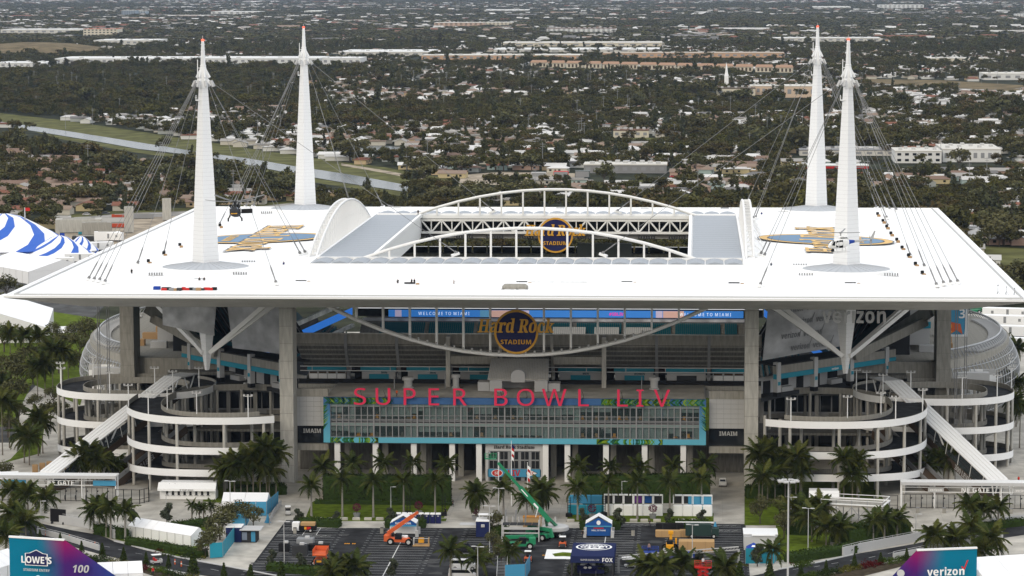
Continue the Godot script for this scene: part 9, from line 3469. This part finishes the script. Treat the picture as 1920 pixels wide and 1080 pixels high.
func add_tree(cand: Array,dist: float,banned: Array,r: RandomNumberGenerator,kinds: int,town: Array):
	var p = Vector3(42.0 - 0.0624 * dist + r.randf_range(-0.20, 0.20) * dist, 0, 676.0 - dist)
	if taken_at(p) and r.randf() < 0.96:
		return
	if in_poly(p, banned):
		return
	var grove = sin(p.x * 0.011 + 0.5) * sin(p.z * 0.008 + 1.0) + 0.5 * sin(p.x * 0.031 + p.z * 0.023)
	if grove < 0.1 and r.randf() < 0.38:
		return
	var h = r.randf_range(4.4, 8.8) * (1.45 if grove > 0.45 else 1.0)
	if r.randf() < 0.04:
		h *= 1.6
	var k = [0, 0, 1, 1, 2, 2, 3, 4, 3, 4, 5, 6][r.randi() % 12]
	var w = r.randf_range(0.85, 1.25)
	if k == 5:
		h *= 1.5
		w *= 0.8
	cand.push_back([k,Transform3D(Basis(UP,r.randf() * TAU) * Basis.from_scale(Vector3(h * w,h,h * w)),p),tint(r)])


func scatter(called: String, m: Mesh, places: Array, tints, label: String, cat: String):
	var mm = MultiMesh.new()
	mm.transform_format = MultiMesh.TRANSFORM_3D
	mm.use_colors = tints != null
	mm.mesh = m
	mm.instance_count = places.size()
	for i in places.size():
		mm.set_instance_transform(i, places[i])
		if tints != null:
			mm.set_instance_color(i, tints[i])
	var o = MultiMeshInstance3D.new()
	o.name = numbered(called)
	o.multimesh = mm
	if tints != null:
		o.material_override = mats.leaf
	add_child(o)
	tag(o, label, cat, "", "stuff")


func poles(r: RandomNumberGenerator, banned: Array):
	var b = MB.new()
	b.tube(Vector3.ZERO, UP * 12.0, 0.15, 0.10, 6)
	var shaft = b.mesh()
	b = MB.new()
	b.box(UP * 11.2, Vector3(2.6, 0.18, 0.18))
	b.box(UP * 10.2, Vector3(2.0, 0.15, 0.15))
	var cross = b.mesh()
	for i in 150:
		var dist = sqrt(lerpf(1250.0 * 1250.0, 3600.0 * 3600.0, r.randf()))
		var p = Vector3(42.0 - 0.0624 * dist + r.randf_range(-0.165, 0.165) * dist, 0, 676.0 - dist)
		var s = seen(p)
		if s.x < 0 or s.x > 1920 or s.y > 385 or in_poly(p, [banned[0], banned[1]]):
			continue
		var side = "at left" if s.x < 640 else ("in the middle" if s.x < 1280 else "at right")
		var t = thing("utility_pole","pale utility pole standing out of the trees beyond the stadium " + side,"utility pole",p,r.randf_range(-0.5,0.5),"utility poles beyond the stadium " + side)
		t.scale = Vector3.ONE * r.randf_range(0.9, 1.5)
		put(shaft, "pole", mats.grey, t)
		put(cross, "crossarm", mats.grey, t)


func striped_tent(label: String, p: Vector3, r0: float, h: float, peaks: Array):
	var t = thing("striped_tent", label, "circus tent", p)
	var prof = [[1.0,0.0],[1.0,0.22],[0.84,0.36],[0.64,0.55],[0.44,0.74],[0.24,0.92],[0.05,1.0]]
	var n = 14
	for i in n:
		var b = MB.new()
		for k in 3:
			for j in prof.size() - 1:
				var q = []
				for e in [[k, j], [k + 1, j], [k + 1, j + 1], [k, j + 1]]:
					var tw: float = pow(prof[e[1]][1], 0.7) * 1.7
					var a = TAU * (i + e[0] / 3.0 * (1.3 if i % 2 else 0.7) + (-0.3 if i % 2 else 0.0)) / n + tw
					q.push_back(Vector3(cos(a) * r0 * prof[e[1]][0],h * prof[e[1]][1],-sin(a) * r0 * prof[e[1]][0]))
				b.quad(q[0], q[1], q[2], q[3])
		put(b, "stripe", mats.tent if i % 2 else mats.stripe_blue, t)
	for e in peaks:
		var b = MB.new()
		b.tube(Vector3(e[0], h * 0.5, e[1]), Vector3(e[0], h * e[2], e[1]), 0.5, 0.25, 6)
		put(b, "mast", mats.light_grey, t)
		b = MB.new()
		b.box(Vector3(e[0] + 1.2, h * e[2] - 0.8, e[1]), Vector3(2.2, 1.4, 0.08))
		put(b, "flag", mats.red if e[0] > 0 else mats.blue, t)


func near_sides(r: RandomNumberGenerator, kits: Array):
	striped_tent("big blue and white striped circus tent at the left edge",Vector3(-265,0,-626.8),33.0,18.5,[[-4.0,0.0,1.3],[10.0,2.0,1.15]])
	striped_tent("smaller blue and white striped tent right of the big one",Vector3(-236,0,-607.6),15.0,10.5,[[0.0,0.0,1.1]])
	striped_tent("small striped tent nearest the roof's left edge",Vector3(-231.9,0,-633.1),8.0,8.0,[])
	for q in [["small white peaked marquee before the big striped tent",Vector3(-265.9,0,-634.5),6.0,6.0],["small white peaked marquee left of the trailers by the striped tents",Vector3(-247.6,0,-617.2),4.0,4.0],["small white peaked marquee right of the striped tents",Vector3(-235,0,-602.7),3.5,4.0]]:
		var t = thing("marquee", q[0], "tent", q[1])
		var b = MB.new()
		b.lathe([[q[2], 0], [q[2], q[3] * 0.4], [q[2] * 0.4, q[3] * 0.65], [0.1, q[3]]], 4)
		put(b, "canopy", mats.tent, t)
		b = MB.new()
		b.tube(UP * q[3] * 0.9, UP * q[3] * 1.15, 0.1, 0.05, 5)
		put(b, "finial", mats.light_grey, t)
	gable_tent("huge white flat tent roof between the striped tents and the roof edge",Vector3(-228.3,0,-528.4),-0.9,46.0,30.0,5.0,9.0,8)
	gable_tent("huge white tent with pale gable at the left edge below the roof corner",Vector3(-198.5,0,-337.1),1.75,60.0,34.0,5.0,10.5,8)
	gable_tent("small white striped awning tent right of the huge white tent",Vector3(-172.1,0,-316.7),0.2,11.0,8.0,3.0,4.8,5,false)
	for q in [["white trailer in front of the striped tents at the left edge",Vector3(-249.3,0,-573.2),14.0,0.1],["white trailer in front of the smaller striped tent",Vector3(-240.3,0,-578.3),15.0,-0.1],["white trailer below the small striped tent",Vector3(-229.7,0,-573.9),14.0,0.15],["white trailer right of the striped tents by the roof edge",Vector3(-224.1,0,-593.2),13.0,0.2],["white trailer nearest the roof's left edge",Vector3(-227.6,0,-648.9),14.0,0.35],["white trailer beyond the small striped tent",Vector3(-232,0,-698),13.0,-0.1],["long white office trailer at the right edge, farthest back",Vector3(149.6,0,-370.1),17.0,-0.22],["long white office trailer at the right edge, in the middle",Vector3(148.3,0,-338.8),18.0,-0.22],["long white office trailer at the right edge, nearest",Vector3(145.7,0,-305.1),16.0,-0.22],["grey roofed trailer at the right edge behind the white ones",Vector3(152.9,0,-393.2),18.0,-0.22]]:
		var t = thing("trailer", q[0], "trailer", q[1], q[3])
		var b = MB.new()
		b.bevel_box(Vector3(0, 2.3, 0), Vector3(q[2], 3.4, 3.4), 0.15)
		put(b, "box", mats.white, t)
		for k in 3:
			b = MB.new()
			b.box(Vector3((k - 1) * q[2] * 0.3, 2.5, 1.72), Vector3(0.9, 1.0 if k != 1 else 2.2, 0.08))
			put(b, "window" if k != 1 else "door", mats.grey, t)
		b = MB.new()
		b.box(Vector3(0, 0.3, 0), Vector3(q[2] * 0.9, 0.6, 2.8))
		put(b, "underframe", mats.charcoal, t)
	var yard = [["long raw concrete block wall in the building yard",Vector3(-256.6,0,-747.2),Vector3(22,6.5,9),"concrete"],["low concrete wall piece in the building yard",Vector3(-244.8,0,-732.5),Vector3(14,6.0,6),"concrete_mid"],["free standing concrete shaft left in the building yard",Vector3(-231.7,0,-745),Vector3(4.4,12.5,4.0),"concrete"],["free standing concrete shaft next to the roof's edge",Vector3(-226.4,0,-818.4),Vector3(4.4,11.0,4.0),"concrete"],["white container in the building yard",Vector3(-233,0,-698),Vector3(12,4.5,3),"white"],["stack of red steel beams in the building yard",Vector3(-244.1,0,-772.4),Vector3(16,2.2,3.0),"red_oxide"],["second stack of red steel beams by the road",Vector3(-252.7,0,-834.5),Vector3(10,1.6,3.0),"red_oxide"],["stack of grey pipes in the building yard",Vector3(-242.1,0,-828),Vector3(14,2.6,3),"grey"],["pile of dark formwork in the building yard",Vector3(-265.9,0,-800.7),Vector3(12,2.6,5),"charcoal"],["dark heap of tyres beside the white container",Vector3(-243.3,0,-697.7),Vector3(12,2.4,5),"charcoal"],["row of pale precast blocks in the building yard",Vector3(-253.1,0,-804.3),Vector3(24,2.2,4),"light_grey"],["pale machine unit left in the building yard",Vector3(-274.4,0,-793.9),Vector3(8,4.0,4),"light_grey"],["teal skip in the building yard",Vector3(-252.2,0,-732.3),Vector3(3,1.4,2),"teal"],["blue roofed long stall left of the white tents",Vector3(-251.4,0,-580.2),Vector3(24,3.0,5),"blue"]]
	for q in yard:
		solid("yard_stack",q[0],"building material",q[1],0.15,[["body",q[3],Vector3(0,q[2].y * 0.5,0),q[2]],["ledge","concrete_mid",Vector3(0,q[2].y + 0.1,0),Vector3(q[2].x * 0.7,0.2,q[2].z * 0.8)],["support","stain",Vector3(0,0.15,q[2].z * 0.5 + 0.3),Vector3(q[2].x * 0.8,0.3,0.5)]])
	for q in [["red shipping container on the bare ground by the highway",Vector3(-41.33,0,-1142.5),"red"],["dark green shipping container right of the red one",Vector3(-28.5,0,-1147.7),"truck_green"],["grey site hut left of the red container",Vector3(-54.49,0,-1132.5),"light_grey"]]:
		solid("shipping_container",q[0],"container",q[1],0,[["box",q[2],Vector3(0,2.2,0),Vector3(9.0,4.2,4.0)],["door_frame","grey",Vector3(0,2.2,2.05),Vector3(8.4,3.6,0.12)],["base","charcoal",Vector3(0,0.1,0),Vector3(8.6,0.2,3.6)]])
	var tones = [Color(0.45,0.45,0.46),Color(0.05,0.06,0.08),Color(0.6,0.6,0.6),Color(0.35,0.03,0.03),Color(0.10,0.13,0.2)]
	var words_ = ["silver", "black", "white", "red", "dark blue"]
	var i = 0
	for q in [[Vector3(-273.4,0,-847.7),"road beyond the building yard"],[Vector3(-265.1,0,-855),"road beyond the building yard, second car"],[Vector3(-275.9,0,-916.8),"grass before the townhouses"],[Vector3(-212.3,0,-874.3),"road behind the helicopter at left"],[Vector3(-197.7,0,-892.9),"road left of the far left mast"],[Vector3(-41.23,0,-1058.7),"highway behind the arch"],[Vector3(-23.83,0,-1059.2),"highway right of the arch's top"],[Vector3(18.31,0,-1134.2),"highway beyond the arch at right"],[Vector3(26.9,0,-1149),"highway near the grey building"],[Vector3(42.52,0,-1139.6),"highway at the dry grass"],[Vector3(175.3,0,-933.3),"driveway by the white house at right"],[Vector3(154.3,0,-979.5),"driveway beyond the roof's right corner"]]:
		car("%s car on the %s" % [words_[i % 5], q[1]], q[0], 0.1, tones[i % 5])
		i += 1
	var t = solid("green_lift","green folded boom lift on the paved yard at the right edge","boom lift",Vector3(142.3,0,-409.9),0.3,[["chassis","lift_green",Vector3(0,1.0,0),Vector3(5.0,1.0,2.2)],["boom","lift_green",Vector3(0.6,2.2,0),Vector3(7.0,0.8,0.8)],["counterweight","charcoal",Vector3(-2.4,1.8,0),Vector3(1.2,1.0,2.0)]])
	wheels(t, [-1.6, 1.6], [-1.1, 1.1], 0.7, 0.5)
	for p in [Vector3(164.9,0,-461.5),Vector3(163.3,0,-484.7),Vector3(172.8,0,-521.7),Vector3(163.9,0,-424.8),Vector3(171.4,0,-543)]:
		plant_tree("edge_tree",kits[r.randi() % 3],p,r.randf_range(7,10),1.0,r.randf() * TAU,"dark tree at the right edge beside the roof's corner","tree","dark trees at the right edge")
	for p in [Vector3(-116.3,0,-748.7),Vector3(-103.5,0,-737.1),Vector3(-95.74,0,-749.3),Vector3(-81.86,0,-737.8),Vector3(-75.2,0,-750),Vector3(-67.04,0,-744.2),Vector3(-57.69,0,-738.6),Vector3(-5.82,0,-746.2),Vector3(4.21,0,-752.5),Vector3(14.67,0,-740.9),Vector3(24.65,0,-753.2),Vector3(33.67,0,-741.5)]:
		plant_tree("back_tree",kits[r.randi() % 5],Vector3(p.x,0,p.z),r.randf_range(8,12),1.0,r.randf() * TAU,"tree seen through the roof opening beyond the far stand","tree","trees seen through the roof opening")
